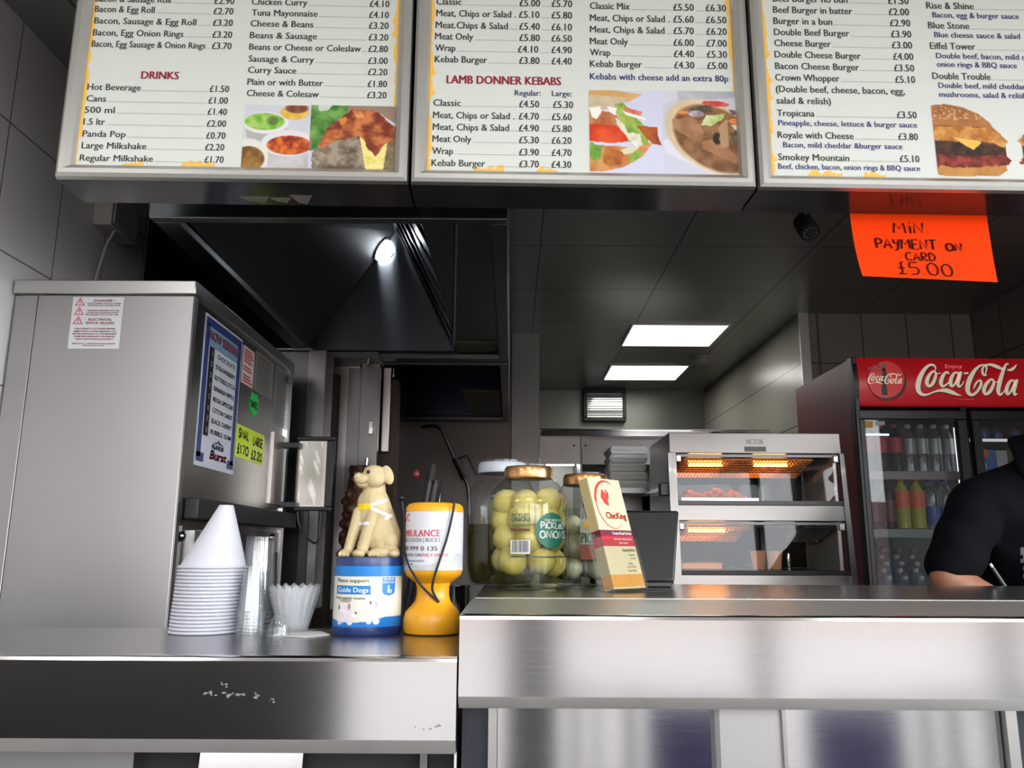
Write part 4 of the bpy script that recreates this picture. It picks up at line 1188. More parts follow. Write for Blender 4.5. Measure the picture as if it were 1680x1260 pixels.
B.build('number_strip', M_INKBLACK, o)
B = MB(); W = MB(); K = MB()
mp3 = flat((SX, r[0], r[2]), (0, 1, 0), (0, 0, 1), lift=.0010 + .0016); mp4 = flat((SX, r[0], r[2]), (0, 1, 0), (0, 0, 1), lift=.0010 + .0024)
fl = ['CHOCOLATE', 'STRAWBERRY', 'BUTTERSCOTCH', 'BANANA RIPPLE', 'MOCHA CAPPUCCINO', 'COTTON CANDY', 'BLACK CHERRY', 'BUBBLE GUM']
for k, n in enumerate(fl):
    z0 = (.80 - (k + 1) * .0735) * ph; z1 = z0 + .069 * ph
    W.add([mp3(.28 * pw, z0), mp3(.87 * pw, z0), mp3(.87 * pw, z1), mp3(.28 * pw, z1)], [(0, 1, 2, 3)])
    put_text(K, n, mp4, .575 * pw, z0 + .016 * ph, .034 * ph, w=min(.54, .055 * len(n)) * pw, align='C', bold=.012)
    put_text(B, str(k + 1), mp4, .20 * pw, z0 + .016 * ph, .036 * ph, align='C', bold=.03)
W.build('flavour_strips', mat('poster_white', S(214, 216, 222), 0.4), o)
K.build('flavour_lettering', M_INKBLACK, o); B.build('number_lettering', mat('poster_white', S(214, 216, 222), 0.4), o)
B = MB(); put_text(B, 'NOW SERVING', mp4, .5 * pw, .845 * ph, .065 * ph, w=.78 * pw, align='C', bold=.02); B.build('title_lettering', mat('poster_pink', S(196, 110, 140), 0.4), o)
B = MB(); put_text(B, 'Burst', mp4, .55 * pw, .065 * ph, .062 * ph, w=.42 * pw, align='C', bold=.02, shear=.25); B.build('logo_lettering', mat('poster_red', S(190, 40, 74), 0.4), o)
B = MB(); put_text(B, 'FLAVOR', mp4, .53 * pw, .135 * ph, .03 * ph, w=.30 * pw, align='C', bold=.03)
for k in range(3): B.ribbon([((.40 + k * .06) * pw, .17 * ph), (.53 * pw, (.19 + .006 * k) * ph), ((.66 - k * .05) * pw, .17 * ph)], .006 * ph, mp4)
B.build('logo_badge', mat('poster_blue', S(46, 62, 118), 0.4), o)

def rectq(c4): return side_rect(c4)
r = side_rect([(400, 566), (419, 580), (412, 637), (395, 626)])
o, mp = paper('small red and white warning sheet beside the flavour poster', 'warning_sheet', 'sign', r, S(214, 200, 198))
B = MB(); w_, h_ = r[1] - r[0], r[3] - r[2]
for k in range(12):
    if k in (3, 6): continue
    B.add([mp(w_ * .08, h_ * (.06 + k * .075)), mp(w_ * (.92 - .1 * (k % 3)), h_ * (.06 + k * .075)), mp(w_ * (.92 - .1 * (k % 3)), h_ * (.1 + k * .075)), mp(w_ * .08, h_ * (.1 + k * .075))], [(0, 1, 2, 3)])
B.build('print_lines', M_RED, o)
for k, (c4, n, lb) in enumerate(((((421, 575), (450, 597), (444, 655), (415, 640)), 22, 'faded grey instruction sheet next to the red warning sheet'),
                                 (((452, 598), (476, 616), (470, 706), (447, 694)), 26, 'faded grey instruction sheet nearest the rear of the machine'))):
    r = side_rect(c4)
    o, mp = paper(lb, 'instruction_sheet', 'sign', r, S(128, 128, 122), group=None, matname='faded_paper')
    B = MB(); w_, h_ = r[1] - r[0], r[3] - r[2]
    for j in range(n):
        z = h_ * (.05 + .9 * j / n)
        B.add([mp(w_ * .08, z), mp(w_ * (.6 + .3 * random.random()), z), mp(w_ * .88, z + h_ * .35 / n), mp(w_ * .08, z + h_ * .35 / n)], [(0, 1, 2, 3)])
    if k: B.add([mp(w_ * .62, h_ * .82), mp(w_ * .92, h_ * .82), mp(w_ * .92, h_ * .95), mp(w_ * .62, h_ * .95)], [(0, 1, 2, 3)])
    B.build('print_lines', mat('faded_ink', S(84, 84, 80), 0.5), o)
# ragged green star label
y0, y1, z0, z1 = side_rect([(409, 640), (425, 650), (422, 690), (408, 682)])
mp = flat((SX, y0, z0), (0, 1, 0), (0, 0, 1)); w_, h_ = y1 - y0, z1 - z0
o = thing('green_label', 'fluorescent green ragged handwritten label on the milkshake machine', 'label', (SX, (y0 + y1) / 2, z0))
out = [(.1, .35), (.0, .5), (.12, .62), (.05, .75), (.2, .8), (.2, 1.0), (.5, .94), (.75, 1.02), (.85, .86), (1, .8), (.9, .66), (1.0, .5), (.86, .42), (.9, .2), (.68, .16), (.55, .0), (.4, .15), (.2, .2)]
MB().prism([mp(a * w_, b * h_) for a, b in out], (0.0012, 0, 0)).build('sheet', mat('fluorescent_green_paper', S(48, 200, 92), 0.5), o)
B = MB(); hand(B, 'SHAKES', flat((SX, y0, z0), (0, 1, 0), (0, 0, 1), lift=.0016), .14 * w_, .40 * h_, .26 * h_, w=.7 * w_, pen=.006); B.build('handwriting', mat('marker_green', S(18, 84, 40), 0.6), o)
# yellow price label
r = side_rect([(390, 698), (433, 712), (431, 762), (383, 750)])
o, mp = paper('fluorescent yellow milkshake price label below the green one', 'price_label', 'label', r, S(214, 240, 40))
w_, h_ = r[1] - r[0], r[3] - r[2]
for tx, x, y, h, ww in (('SMAL', .07, .62, .26, .34), ('LARGE', .58, .56, .26, .36), ('\u00a31.70', .05, .14, .26, .38), ('\u00a32.20', .54, .10, .26, .40)):
    B = MB(); hand(B, tx, mp, x * w_, y * h_, h * h_, w=ww * w_, pen=.007); B.build('handwriting', M_INKBLACK, o)

# red and white danger sticker on the front panel
fa, fb, fc, fd = Py(122, 488, MY0), Py(205, 489, MY0), Py(197, 574, MY0), Py(113, 572, MY0)
x0, x1, z0, z1 = (fa.x + fd.x) / 2, (fb.x + fc.x) / 2, (fc.z + fd.z) / 2, (fa.z + fb.z) / 2
w_, h_ = x1 - x0, z1 - z0
o = thing('danger_sticker', 'white sticker with red danger warnings on the front of the milkshake machine', 'sticker', ((x0 + x1) / 2, MY0 - .0052, z0))
MB().box(x0, x1, MY0 - .0052, MY0 - .0042, z0, z1).build('sheet', mat('sticker_paper', S(214, 214, 216), 0.45), o)
mp = flat((x0, MY0 - .0058, z0), (1, 0, 0), (0, 0, 1))
B = MB()
for y in (.84, .66, .48):
    B.ribbon([(.06 * w_, y * h_), (.23 * w_, y * h_), (.145 * w_, (y + .135) * h_)], .0045, mp, close=True)
    put_text(B, '!', mp, .145 * w_, (y + .025) * h_, .07 * h_, align='C', bold=.03)
for tx, x, y, h, ww in (('DANGER !', .62, .91, .045, .40), ('USE EXTREME CAUTION WHEN', .62, .865, .025, .66), ('WORKING ON THIS MACHINE', .62, .825, .025, .64),
                        ('HAZARDOUS MOVING PARTS ARE', .62, .725, .025, .62), ('CONNECTED TO ELECTRIC SUPPLY', .61, .685, .025, .64), ('MACHINE MAY START AT ANY TIME', .60, .645, .025, .64),
                        ('ELECTRICAL', .58, .54, .045, .46), ('SHOCK HAZARD', .58, .475, .045, .56),
                        ('DISCONNECT ALL POWER BEFORE', .5, .37, .03, .78), ('REMOVING COVER MARKED OR', .5, .32, .03, .82), ('BEFORE SERVICING OF THIS MACHINE', .5, .27, .03, .86),
                        ('SOME MACHINES MAY HAVE MORE', .5, .22, .03, .80), ('THAN ONE POWER DISCONNECT', .5, .17, .03, .74), ('REPLACE ALL COVERS AND PANELS BEFORE', .5, .085, .026, .84), ('RESTORING POWER', .5, .05, .02, .42)):
    put_text(B, tx, mp, x * w_, y * h_, h * h_, w=ww * w_, align='C', bold=.01)
B.build('warning_lettering', mat('warning_red', S(206, 84, 92), 0.5), o)

# ================================================================== kebab grill behind the machine
GY = 3.0
t = thing('kebab_grill', 'stainless upright kebab grill with reflector panels behind the milkshake machine', 'kebab grill', (-0.62, GY + .2, 0.95))
def panel(name, uT0, uT1, v0, v1, y0, y1, mt, bev=0.002):
    a, b = Py((uT0), v0, y0), Py((uT1), v1, y0)
    MB().box(a.x, b.x, y0, y1, max(b.z, .955), min(a.z, 1.988)).build(name, mt, t, bevel=bev)
KP = M_STEEL_V
M_LEAFV = steel('grill_leaf_steel', (0.26, 0.25, 0.245, 1), 0.34, 0.5, stretch=(60, 60, 1))
PINK = steel('warm_reflector', (0.75, 0.69, 0.66, 1), 0.36, 0.5, stretch=(60, 60, 1), rot=0.25)  # lit look of these panels put into a paler, pinker steel
# top plates
panel('top_plate', 452, 512, 561, 571, GY + .0, GY + .12, M_STEEL_DULL)
panel('top_plate', 500, 621, 561, 577, GY + .13, GY + .30, M_STEEL_DARK)
# reflector leaves, stepping back
panel('reflector_leaf', 506, 514, 570, 1000, GY + .0, GY + .13, M_LEAFV)
panel('reflector_leaf', 458, 505, 570, 1000, GY + .02, GY + .03, M_STEEL_DARK)
a, b = Py(519, 605, GY + .14), Py(541, 1000, GY + .26)
MB().hexa([(a.x, GY + .14, .955), (b.x, GY + .26, .955), (b.x, GY + .26, a.z), (a.x, GY + .14, a.z),
           (a.x - .006, GY + .145, .955), (b.x - .006, GY + .265, .955), (b.x - .006, GY + .265, a.z), (a.x - .006, GY + .145, a.z)]).build('reflector_leaf', M_LEAFV, t)
panel('reflector_leaf', 538, 574, 600, 1000, GY + .27, GY + .28, PINK)
panel('reflector_leaf', 573, 577, 604, 1000, GY + .25, GY + .29, M_LEAFV)
a, b = Py(578, 640, GY + .30), Py(596, 1000, GY + .38)
MB().hexa([(a.x, GY + .30, .955), (b.x, GY + .38, .955), (b.x, GY + .38, a.z), (a.x, GY + .30, a.z),
           (a.x - .006, GY + .305, .955), (b.x - .006, GY + .385, .955), (b.x - .006, GY + .385, a.z), (a.x - .006, GY + .305, a.z)]).build('reflector_leaf', M_LEAFV, t)
panel('upright', 594, 608, 577, 1000, GY + .22, GY + .26, M_LEAFV)
panel('burner_tower', 612, 641, 622, 1000, GY + .34, GY + .42, mat('scorched_brown_steel', (0.045, 0.028, 0.018, 1), 0.5, 0.4), .004)
panel('burner_guard', 630, 637, 590, 741, GY + .30, GY + .325, PINK)
sp = Py(604, 566, GY + .16); sp.z = min(sp.z, 1.992); s2 = Py(603, 600, GY + .16)
MB().tube([(sp.x, GY + .18, sp.z), (sp.x, GY + .18, s2.z)], .006, 10).build('spit_pin', M_CHROME, t)
a, b = Py(612, 590, GY + .31), Py(646, 606, GY + .31)
MB().tube([(a.x, GY + .31, 1.985), (b.x, GY + .31, 1.985), (b.x, GY + .31, 1.95)], .004, 8).build('spit_handle', M_CHROME, t)
a, b = Py(605, 690, GY + .2), Py(611, 712, GY + .2)
MB().box(a.x, b.x, GY + .20, GY + .218, b.z, a.z).build('latch', M_CHROME, t, bevel=.002)
MB().box(-1.05, -.40, GY - .155, GY + .45, .90, .954).build('drip_tray', M_STEEL_DULL, t, bevel=.004)
# doner meat on its spit
c0, c1 = Py(590, 765, 2.94), Py(592, 905, 2.94)
rs = random.Random(11)
m = MB()
zt, zb = c0.z, .972
cx = Py(600, 800, 2.94).x
rad = lambda f: .058 + .032 * f
m.tube([(cx, 2.94, zb), (cx, 2.94, zt)], [rad(1), rad(0)], 24)
for k in range(130):
    f = rs.random(); a = rs.uniform(0, 6.28); r_ = rad(1 - f)
    m.ell((cx + r_ * math.cos(a), 2.94 + r_ * math.sin(a), zb + f * (zt - zb)), (rs.uniform(.012, .024), rs.uniform(.012, .024), rs.uniform(.008, .02)), 8, 6)
meat = voxel(m, .006, 1)
t = thing('doner_meat', 'dark brown cone of doner meat on its spit behind the dog figurine', 'doner meat', (cx, 2.94, .956))
meat.build('meat', mat('roast_doner', (0.085, 0.032, 0.018, 1), 0.45, noise=.45, nscale=40, bump=.6, bscale=70), t)
MB().tube([(cx, 2.94, .956), (cx, 2.94, zt + .03)], .006, 10).build('spit', M_CHROME, t)

# bench under the grill and along the splashback
t = thing('kitchen_bench', 'dull stainless kitchen bench carrying the kebab grill', 'bench', (-.55, 2.9, 0))
MB().box(mx1 + .02, -.08, 1.98, 2.86, .86, .90).box(-1.2, -.08, 2.862, 4.83, .86, .90).build('bench_top', M_STEEL_DULL, t)
for x, y in ((-.72, 2.02), (-.12, 2.02), (-.12, 4.78), (-1.15, 4.78)):
    MB().box(x, x + .04, y, y + .04, 0, .86).build('leg', M_STEEL_DARK, t)

# can opener clamped behind the collection pot
Y_ = 2.2
t = thing('can_opener', 'bench can opener with a red knob, standing behind the yellow collection pot', 'can opener', (Py(705, 820, Y_).x, Y_, .90))
a, b = Py(709, 762, Y_), Py(697, 830, Y_)
dx = (a.x - b.x) / (a.z - b.z)
base = Vector((b.x - dx * (b.z - .92), Y_, .92))
MB().tube([base, a], .0115, 4).build('post', M_BLACKSAT, t)
o2 = Vector((.019, -.004, 0))
MB().tube([base + o2, a + o2 - Vector((0, 0, .045))], .011, 4).build('blade_holder', M_STEEL, t)
o3 = Vector((.042, .0, 0))
MB().tube([Py(722, 798, Y_), Py(719, 835, Y_)], .004, 8).build('guide_rod', M_STEEL, t)
MB().tube([Py(703, 787, Y_), Py(725, 797, Y_)], .006, 4).build('cross_arm', M_STEEL_DARK, t)
k = Py(683, 778, Y_ - .01)
MB().tube([k + Vector((.004, 0, 0)), Py(701, 782, Y_)], .005, 8).build('spindle', M_BLACK, t)
MB().ell(k, (.010, .010, .013), 14, 10).build('knob', mat('dark_red_plastic', S(116, 32, 40), .4), t)
MB().box(base.x - .06, base.x + .06, Y_ - .05, Y_ + .06, .901, .925).build('base_plate', M_STEEL_DULL, t, bevel=.004)
hk = Py(659, 817, Y_ - .2); hb = Py(663, 850, Y_ - .2)
t = thing('lever_handle', 'thin black lever topped with a ball, between the dog and the yellow pot', 'lever', (hb.x, Y_ - .2, .90))
MB().ell(hk, .0085, 14, 10).build('ball_knob', M_BLACK, t)
MB().tube([hk, hb, Vector((hb.x + .004, hb.y, 1.0)), Vector((hb.x + .004, hb.y, .92))], .0035, 8).build('shaft', M_BLACK, t)
MB().lathe([(.03, .901), (.03, .915), (.012, .925)], (hb.x + .004, hb.y, 0), 16).build('foot', M_BLACK, t)
# spray hose on the splashback
Y_ = 4.78
t = thing('rinse_hose', 'thin steel rinse hose hanging on the brown splashback behind the jars', 'hose', Py(740, 750, Y_))
pts = [Py(u, v, Y_) for u, v in ((690, 698), (712, 698), (725, 706), (737, 733), (748, 757), (760, 780), (768, 802), (770, 840), (770, 900))]
pts[0].y = 4.845
MB().tube(catmull(pts, 4), .0095, 8).build('hose', M_STEEL_DARK, t)
p0, p1 = Py(746, 752, Y_ - .02), Py(762, 786, Y_ - .02)
MB().tube([p0, p1], .019, 10).build('grip', M_BLACKSAT, t)
MB().tube([Py(750, 754, Y_), Py(767, 746, Y_), Py(783, 780, Y_)], .006, 8).build('bracket', M_STEEL_DARK, t)
# steel pot and clutter on the bench under the splashback
p = Py(750, 968, 2.25); 
t = thing('steel_container', 'small bright steel container just behind the yellow collection pot', 'container', (p.x, 2.35, .90))
MB().lathe([(.028, .901), (.03, .905), (.03, 1.145), (.032, 1.15), (.026, 1.15), (.026, .91)], (p.x, 2.35, 0), 24, cap1=False).build('wall', M_CHROME, t)
# ================================================================== foam cups, clear cups, tubs on the lower counter
from mathutils.bvhtree import BVHTree
CUPY = 1.275
sc = (Py(400, 1000, CUPY) - Py(300, 1000, CUPY)).x / 100.0        # metres per photograph dot there
base = Py(334, 1044, CUPY); zc = ZL + 0.0005
def cup_mesh(name, prof, mt, parent, c=(0, 0, 0), n=36):
    return MB().lathe(prof, c, n, cap0=False, cap1=False).build(name, mt, parent)
rr, rb, hh = 55.5 * sc, 11.5 * sc, 103 * sc
prof = [(rb - .001, hh - .0015), (rb, hh), (rr - .0034, .0042), (rr - .0012, .0040), (rr, .0028), (rr, .0012), (rr - .0012, 0), (rr - .004, .0004), (rr - .0050, .004), (rb - .0025, hh - .003), (0.0005, hh - .003)]
prof = [(0.0005, hh)] + prof[1:]
step = (1044 - 942) * sc / 18.0
N = 19
first = None
for k in range(N):
    zz = zc + (N - 1 - k) * step
    x = base.x + (N - 1 - k) / (N - 1) * 7 * sc
    lb = ('topmost white foam cone cup of the tall stack' if k == 0 else ('lowest white foam cone cup of the tall stack, on the counter' if k == N - 1 else '%s white foam cone cup from the top of the tall stack' % ORD[k]))
    if first is None:
        first = thing('foam_cup', lb, 'cup', (x, CUPY, zz), group='stacked white foam cups')
        m = MB().lathe(prof, (x, CUPY, zz), 40, cap0=True, cap1=False)
        # the upper cup leans a little, as in the stack
        for p in m.v: p.x += (p.z - zz) * 0.14
        m.build('cup_body', M_FOAM, first)
    else:
        dup(first, (x, CUPY, zz), 0, lb)
M_CLEARCUP = clear('clear_plastic_cup', (.975, .98, .985, 1), 1.7, .06, milky=.03)
def clear_stack(u, vtop, rpx_top, rpx_bot, y, n, steppx, word):
    s = (Py(u + 10, 980, y) - Py(u, 980, y)).x / 10
    x = Py(u, 1000, y).x
    ztop = Py(u, vtop, y).z
    H = ztop - zc - (n - 1) * steppx * s
    rt, rb_ = rpx_top * s, rpx_bot * s
    f = None
    for k in range(n):
        zz = zc + (n - 1 - k) * steppx * s
        lb = '%s clear plastic cup in the %s stack beside the foam cups' % (ORD[k] if k < n - 1 else 'lowest', word)
        if f is None:
            f = thing('clear_cup', lb, 'cup', (x, y, zz), group='stacked clear plastic cups')
            MB().lathe([(rt * .98, H), (rt, H - .002), (rb_ * .965, .004), (rb_ * .97, .0035), (rb_ * 1.01, .003), (rb_ * 1.01, 0)], (x, y, zz), 36, cap0=True, cap1=False).build('cup_wall', M_CLEARCUP, f)
            MB().lathe([(rb_ * .985, .004), (rb_ * 1.02, .0035), (rb_ * 1.025, .0018), (rb_ * 1.02, 0), (rb_ * .985, .0002)], (x, y, zz), 36, cap0=False, cap1=False).build('rolled_rim', clear('clear_rim', (.9, .92, .93, 1), 2.5, .08, milky=.12), f)
        else: dup(f, (x, y, zz), 0, lb)
clear_stack(412, 928, 17, 22, 1.255, 7, 5.5, 'shorter front')
clear_stack(421, 880, 23, 28, 1.300, 10, 7.0, 'taller rear')
# fluted tubs
y = 1.285
s = (Py(490, 1000, y) - Py(480, 1000, y)).x / 10
x = Py(482, 1000, y).x
zt = Py(482, 963, y - .03).z
M_TUB = clear('frosted_tub', (.93, .94, .95, 1), 1.4, .15, milky=.26)
f = None
for k in range(3):
    zz = zc + k * 4.5 * s
    lb = ['lowest fluted clear tub of the nested three beside the blue tin', 'middle fluted clear tub of the nested three beside the blue tin', 'topmost fluted clear tub of the nested three beside the blue tin'][k]
    if f is None:
        f = thing('fluted_tub', lb, 'tub', (x, y, zz), group='nested fluted tubs')
        Ht = zt - zz - 10 * s
        def flute(a, b):
            th = 2 * math.pi * a; r_ = (24 + 17 * b) * s
            r_ *= 1 + (.010 + .018 * b) * math.cos(18 * th)
            return Vector((x + r_ * math.cos(th), y + r_ * math.sin(th), zz + .002 + Ht * b + .0022 * (b ** 6) * math.cos(18 * th)))
        MB().grid(flute, 144, 8).build('fluted_wall', M_TUB, f)
        MB().lathe([(22 * s, .001), (24 * s, .002)], (x, y, zz), 36, cap1=False).build('base', M_TUB, f)
    else: dup(f, (x, y, zz), 0.06 * k, lb)
x2 = Py(458, 1030, 1.225).x
t = thing('dome_lid', 'small clear domed cup lid lying beside the clear cups', 'lid', (x2, 1.225, zc))
MB().lathe([(17 * s, 0), (18 * s, .001), (17 * s, .004), (16 * s, .012), (13 * s, .022), (8 * s, .029), (.001, .031)], (x2, 1.225, zc), 32, cap0=False).build('dome', M_CLEARCUP, t)
MB().lathe([(16.5 * s, .002), (18.5 * s, .0015), (18.5 * s, 0), (16.5 * s, 0)], (x2, 1.225, zc), 32, cap0=False, cap1=False).build('rim', clear('clear_rim', (.9, .92, .93, 1), 2.5, .08, milky=.12), t)
q = [Pz(u, v, ZL + .0004) for u, v in ((447, 1043), (472, 1036), (528, 1037), (541, 1042), (500, 1046.5))]
o = MB().prism(q, (0, 0, .0012)).build('paper_napkin', mat('white_tissue', S(206, 206, 204), .8), None)
tag(o, 'crumpled white paper napkin lying by the blue dog tin', 'napkin')

# ================================================================== blue collection tin with the dog figurine
y = 1.276
s = (Py(613, 980, y) - Py(603, 980, y)).x / 10
x = Py(604, 980, y).x
zof = lambda v, yy=y - 55 * s: Py(604, v, yy).z
tin = thing('collection_tin', 'blue and cream guide dog collection tin topped with a sitting dog figurine', 'collection tin', (x, y, ZL))
Rt = 55 * s
zt = zof(914)
M_NAVYP = mat('navy_plastic', S(30, 50, 106), .3)
zl0, zl1 = zof(1030), zof(929)
MB().lathe([(Rt * .98, ZL), (Rt * 1.02, ZL + .003), (Rt * 1.02, zl0), (Rt * 1.0, zl0 + .001), (Rt * .985, zl1), (Rt * .985, zt - .004), (Rt * .965, zt), (.001, zt)], (x, y, 0), 56).build('tin_body', M_NAVYP, tin)
def wrap(u0, r=Rt * 1.012): return around((x, y, 0), r, 0, 0)
PR = printed('tin_print', .3)
cv = Canvas(150, 92, (222, 220, 206))
H = zl1 - zl0
fv = lambda v: (v - 929) / (1030 - 929.0)
cv.poly([(0, 0), (1, 0), (1, fv(947)), (0, fv(946))], (22, 122, 198))
yw = [(0, fv(1016)), (.18, fv(1021)), (.35, fv(1022)), (.6, fv(1019)), (.8, fv(1013)), (1, fv(1012))]
cv.poly(yw + [(1, 1), (0, 1)], (24, 116, 196))
# white puppies
for (cx, cy, rx, ry) in ((.24, .70, .085, .11), (.20, .80, .07, .13), (.30, .80, .07, .10), (.17, .92, .03, .04), (.33, .92, .04, .04), (.42, .80, .05, .05), (.655, .62, .055, .075), (.66, .76, .075, .12), (.60, .88, .04, .06), (.70, .89, .045, .06)):
    cv.ell(cx, cy, rx, ry, (222, 208, 214), (240, 234, 238), soft=.25, cells=10, wob=.15)
for (cx, cy, rx, ry, c) in ((.155, .68, .016, .04, (120, 110, 110)), (.26, .57, .085, .03, (168, 160, 146)), (.315, .66, .02, .05, (150, 140, 140)), (.62, .595, .014, .03, (90, 80, 86)), (.70, .62, .02, .05, (200, 176, 170)), (.42, .76, .02, .02, (110, 104, 112))):
    cv.ell(cx, cy, rx, ry, c, soft=.4)
A0, A1 = -1.5, 1.5
mpw = around((x, y, 0), Rt * 1.012, A0, 0)
Lw = (A1 - A0) * Rt * 1.012
# the printed band is laid out across the front of the tin, x from the left edge of what shows
def front_x(f):                                          # fraction across the visible width -> arc length
    return (math.asin(max(-.995, min(.995, (f - .5) * 2))) - A0) * Rt * 1.012
lb_ = cv.mesh(lambda a, b: mpw(front_x(a), zl1 - b * H)).build('wrap_label', PR, tin, normals=False)
def fx(u): return front_x((u - (604 - 55)) / 110.0)
mpt = around((x, y, 0), Rt * 1.022, A0, 0)
def on_tin(mb, tx, u0, v, u1, cap, bold=.0):
    a, b = fx(u0), fx(u1)
    put_text(mb, tx, mpt, a, zof(v), cap * s, w=b - a, bold=bold)
B = MB(); on_tin(B, 'Please support', 562, 955.5, 615, 6); on_tin(B, 'Every penny counts', 560, 983.5, 610, 4.6); B.build('slogan_lettering', mat('dark_green_ink', S(46, 78, 52), .5), tin)
m = MB(); a, b = fx(560), fx(617); z0, z1 = zof(975.5), zof(961)
mpm = around((x, y, 0), Rt * 1.017, A0, 0)
m.grid(lambda i, j: mpm(a + (b - a) * i, z0 + (z1 - z0) * j), 10, 1).build('name_panel', mat('tin_blue', S(26, 122, 190), .4), tin)
B = MB(); on_tin(B, 'Guide Dogs', 563, 972, 614, 8); 
a, b = fx(634), fx(651)
sh = MB()
zz1, zz0 = zof(947), zof(978)
sh.grid(lambda i, j: mpm(a + (b - a) * (.5 + (i - .5) * (1 if j > .25 else math.sqrt(max(0, 1 - ((.25 - j) / .25) ** 2)))), zz0 + (zz1 - zz0) * j), 8, 12).build('shield_badge', mat('tin_blue', S(26, 122, 190), .4), tin)
put_text(B, 'GUIDE', mpt, (a + b) / 2, zof(952), 4 * s, w=(b - a) * .82, align='C', bold=.0)
put_text(B, 'DOGS', mpt, (a + b) / 2, zof(957.5), 4 * s, w=(b - a) * .82, align='C', bold=.0)
c = (a + b) / 2
B.ribbon([(c, zof(960.5)), (c - .001, zof(965)), (c - .0015, zof(973))], .0022, mpt); B.ribbon([(c - .001, zof(967)), (c + .003, zof(974))], .0014, mpt); B.ribbon([(c, zof(966)), (c + .005, zof(970)), (c + .005, zof(973))], .0013, mpt)
B.build('white_lettering', M_WHITE, tin)
# figurine: one continuous body
D = MB()
def pz(a, b, c_): return Vector((x + (9 + a) * s, y + b * s, zt + c_ * s))
def E(a, b, c_, r, M=None): D.ell(pz(a, b, c_), tuple(k * s for k in r), 18, 12, M)
def Cc(p0, p1, r0, r1): D.capsule(pz(*p0), pz(*p1), r0 * s, r1 * s)
E(-5, -5, 131, (22, 22, 20)); E(-6, -10, 141, (17, 15, 10)); E(-22, -13, 126, (16, 14, 11)); E(-30, -16, 130, (8, 10, 8)); E(-21, -13, 118, (12, 12, 7)); E(-3, -16, 124, (16, 12, 12))
Cc((-5, -2, 118), (-6, 0, 90), 18, 22); Cc((-6, -1, 88), (6, 6, 34), 27, 35); E(-10, -12, 70, (22, 18, 24)); E(13, 8, 22, (27, 26, 23))
E(25, -12, 25, (15, 14, 18)); E(-14, 14, 18, (20, 20, 18))
Cc((-26, -16, 72), (-41, -24, 8), 10.5, 8); Cc((-2, -24, 68), (-17, -31, 8), 12, 9)
E(-44, -30, 5.5, (11, 13, 7)); E(-20, -38, 5.5, (11, 13, 7)); Cc((6, -32, 6), (34, -16, 7), 9, 9); E(4, -35, 5.5, (11, 12, 7)); E(34, -24, 5.5, (10, 13, 7))
for ax in (-44, -20, 4):                                  # toes
    for dx in (-6, 0, 6): E(ax + dx, -41 if ax != -44 else -40, 4, (3.6, 6, 4.6))
ear = Matrix.Rotation(R(-18), 4, 'Y') @ Matrix.Rotation(R(20), 4, 'Z')
E(18, -13, 134, (10, 5, 17), ear); E(12, -6, 143, (10, 9, 6))
E(-22, 14, 132, (6, 5, 14))
body = voxel(D, .9 * s * 1.6, 3)
M_DOG = mat('cream_resin_dog', S(190, 172, 130), .55, noise=.10, nscale=60, bump=.10, bscale=300)
fig = body.build('dog_figurine', M_DOG, tin)
bv = BVHTree.FromPolygons([tuple(p) for p in body.v], body.f)
def skin(u, v, lift=.0008):
    """point on the figurine seen at that place of the photograph"""
    d = ray(u, v).normalized()
    h = bv.ray_cast(C0, d)
    if h[0] is None: return None
    return h[0] + h[1] * lift
def strap(name, path, wpx, mt):
    m = MB(); rows = []
    P = []
    for (u0, v0), (u1, v1) in zip(path, path[1:]):
        for k in range(8): P.append((u0 + (u1 - u0) * k / 8, v0 + (v1 - v0) * k / 8))
    P.append(path[-1])
    for i, (u, v) in enumerate(P):
        a, b = P[max(0, i - 1)], P[min(len(P) - 1, i + 1)]
        l = math.hypot(b[0] - a[0], b[1] - a[1]); nx, ny = -(b[1] - a[1]) / l * wpx / 2, (b[0] - a[0]) / l * wpx / 2
        r_ = [skin(u + nx * t_, v + ny * t_) for t_ in (-1, 0, 1)]
        rows.append(r_ if all(r_) else None)
    for a, b in zip(rows, rows[1:]):
        if a and b: m.add(a + b, [(0, 1, 4, 3), (1, 2, 5, 4)])
    if m.v: return m.build(name, mt, fig, normals=False)
M_STRAP = mat('white_strap', S(226, 228, 232), .5)
strap('chest_band', [(581, 832), (608.5, 831)], 10, mat('yellow_band', S(222, 186, 20), .5))
strap('harness_strap', [(608, 829), (634, 820.5)], 5, M_STRAP)
strap('harness_strap', [(608, 834), (638, 846)], 5, M_STRAP)
strap('harness_strap', [(631, 852), (643, 845)], 5, M_STRAP)
strap('leg_strap', [(588, 859.5), (605.5, 858.5)], 5, M_STRAP)
for (u, v, r_) in ((604.5, 774.5, 3.4), (585.5, 771.5, 2.2)):
    q = skin(u, v, .0)
    if q: MB().ell(q, r_ * s, 14, 10).build('eye', mat('dark_glass_eye', (.01, .008, .006, 1), .08), fig)
q = skin(580, 776, 0)
if q is None: q = pz(-34, -18, 136)
MB().ell(q, (4.2 * s, 4 * s, 3.6 * s), 14, 10).build('nose', mat('black_nose', (.015, .012, .012, 1), .35), fig)
m = MB(); mm = [(576, 786), (582, 789), (589, 792), (597, 793), (603, 790)]
ps = [skin(u, v, .0003) for u, v in catmull(mm, 5)]
ps = [p for p in ps if p]
if len(ps) > 3: m.tube(ps, .0007, 6).build('mouth_line', mat('mouth_shadow_paint', S(132, 102, 66), .7), fig)

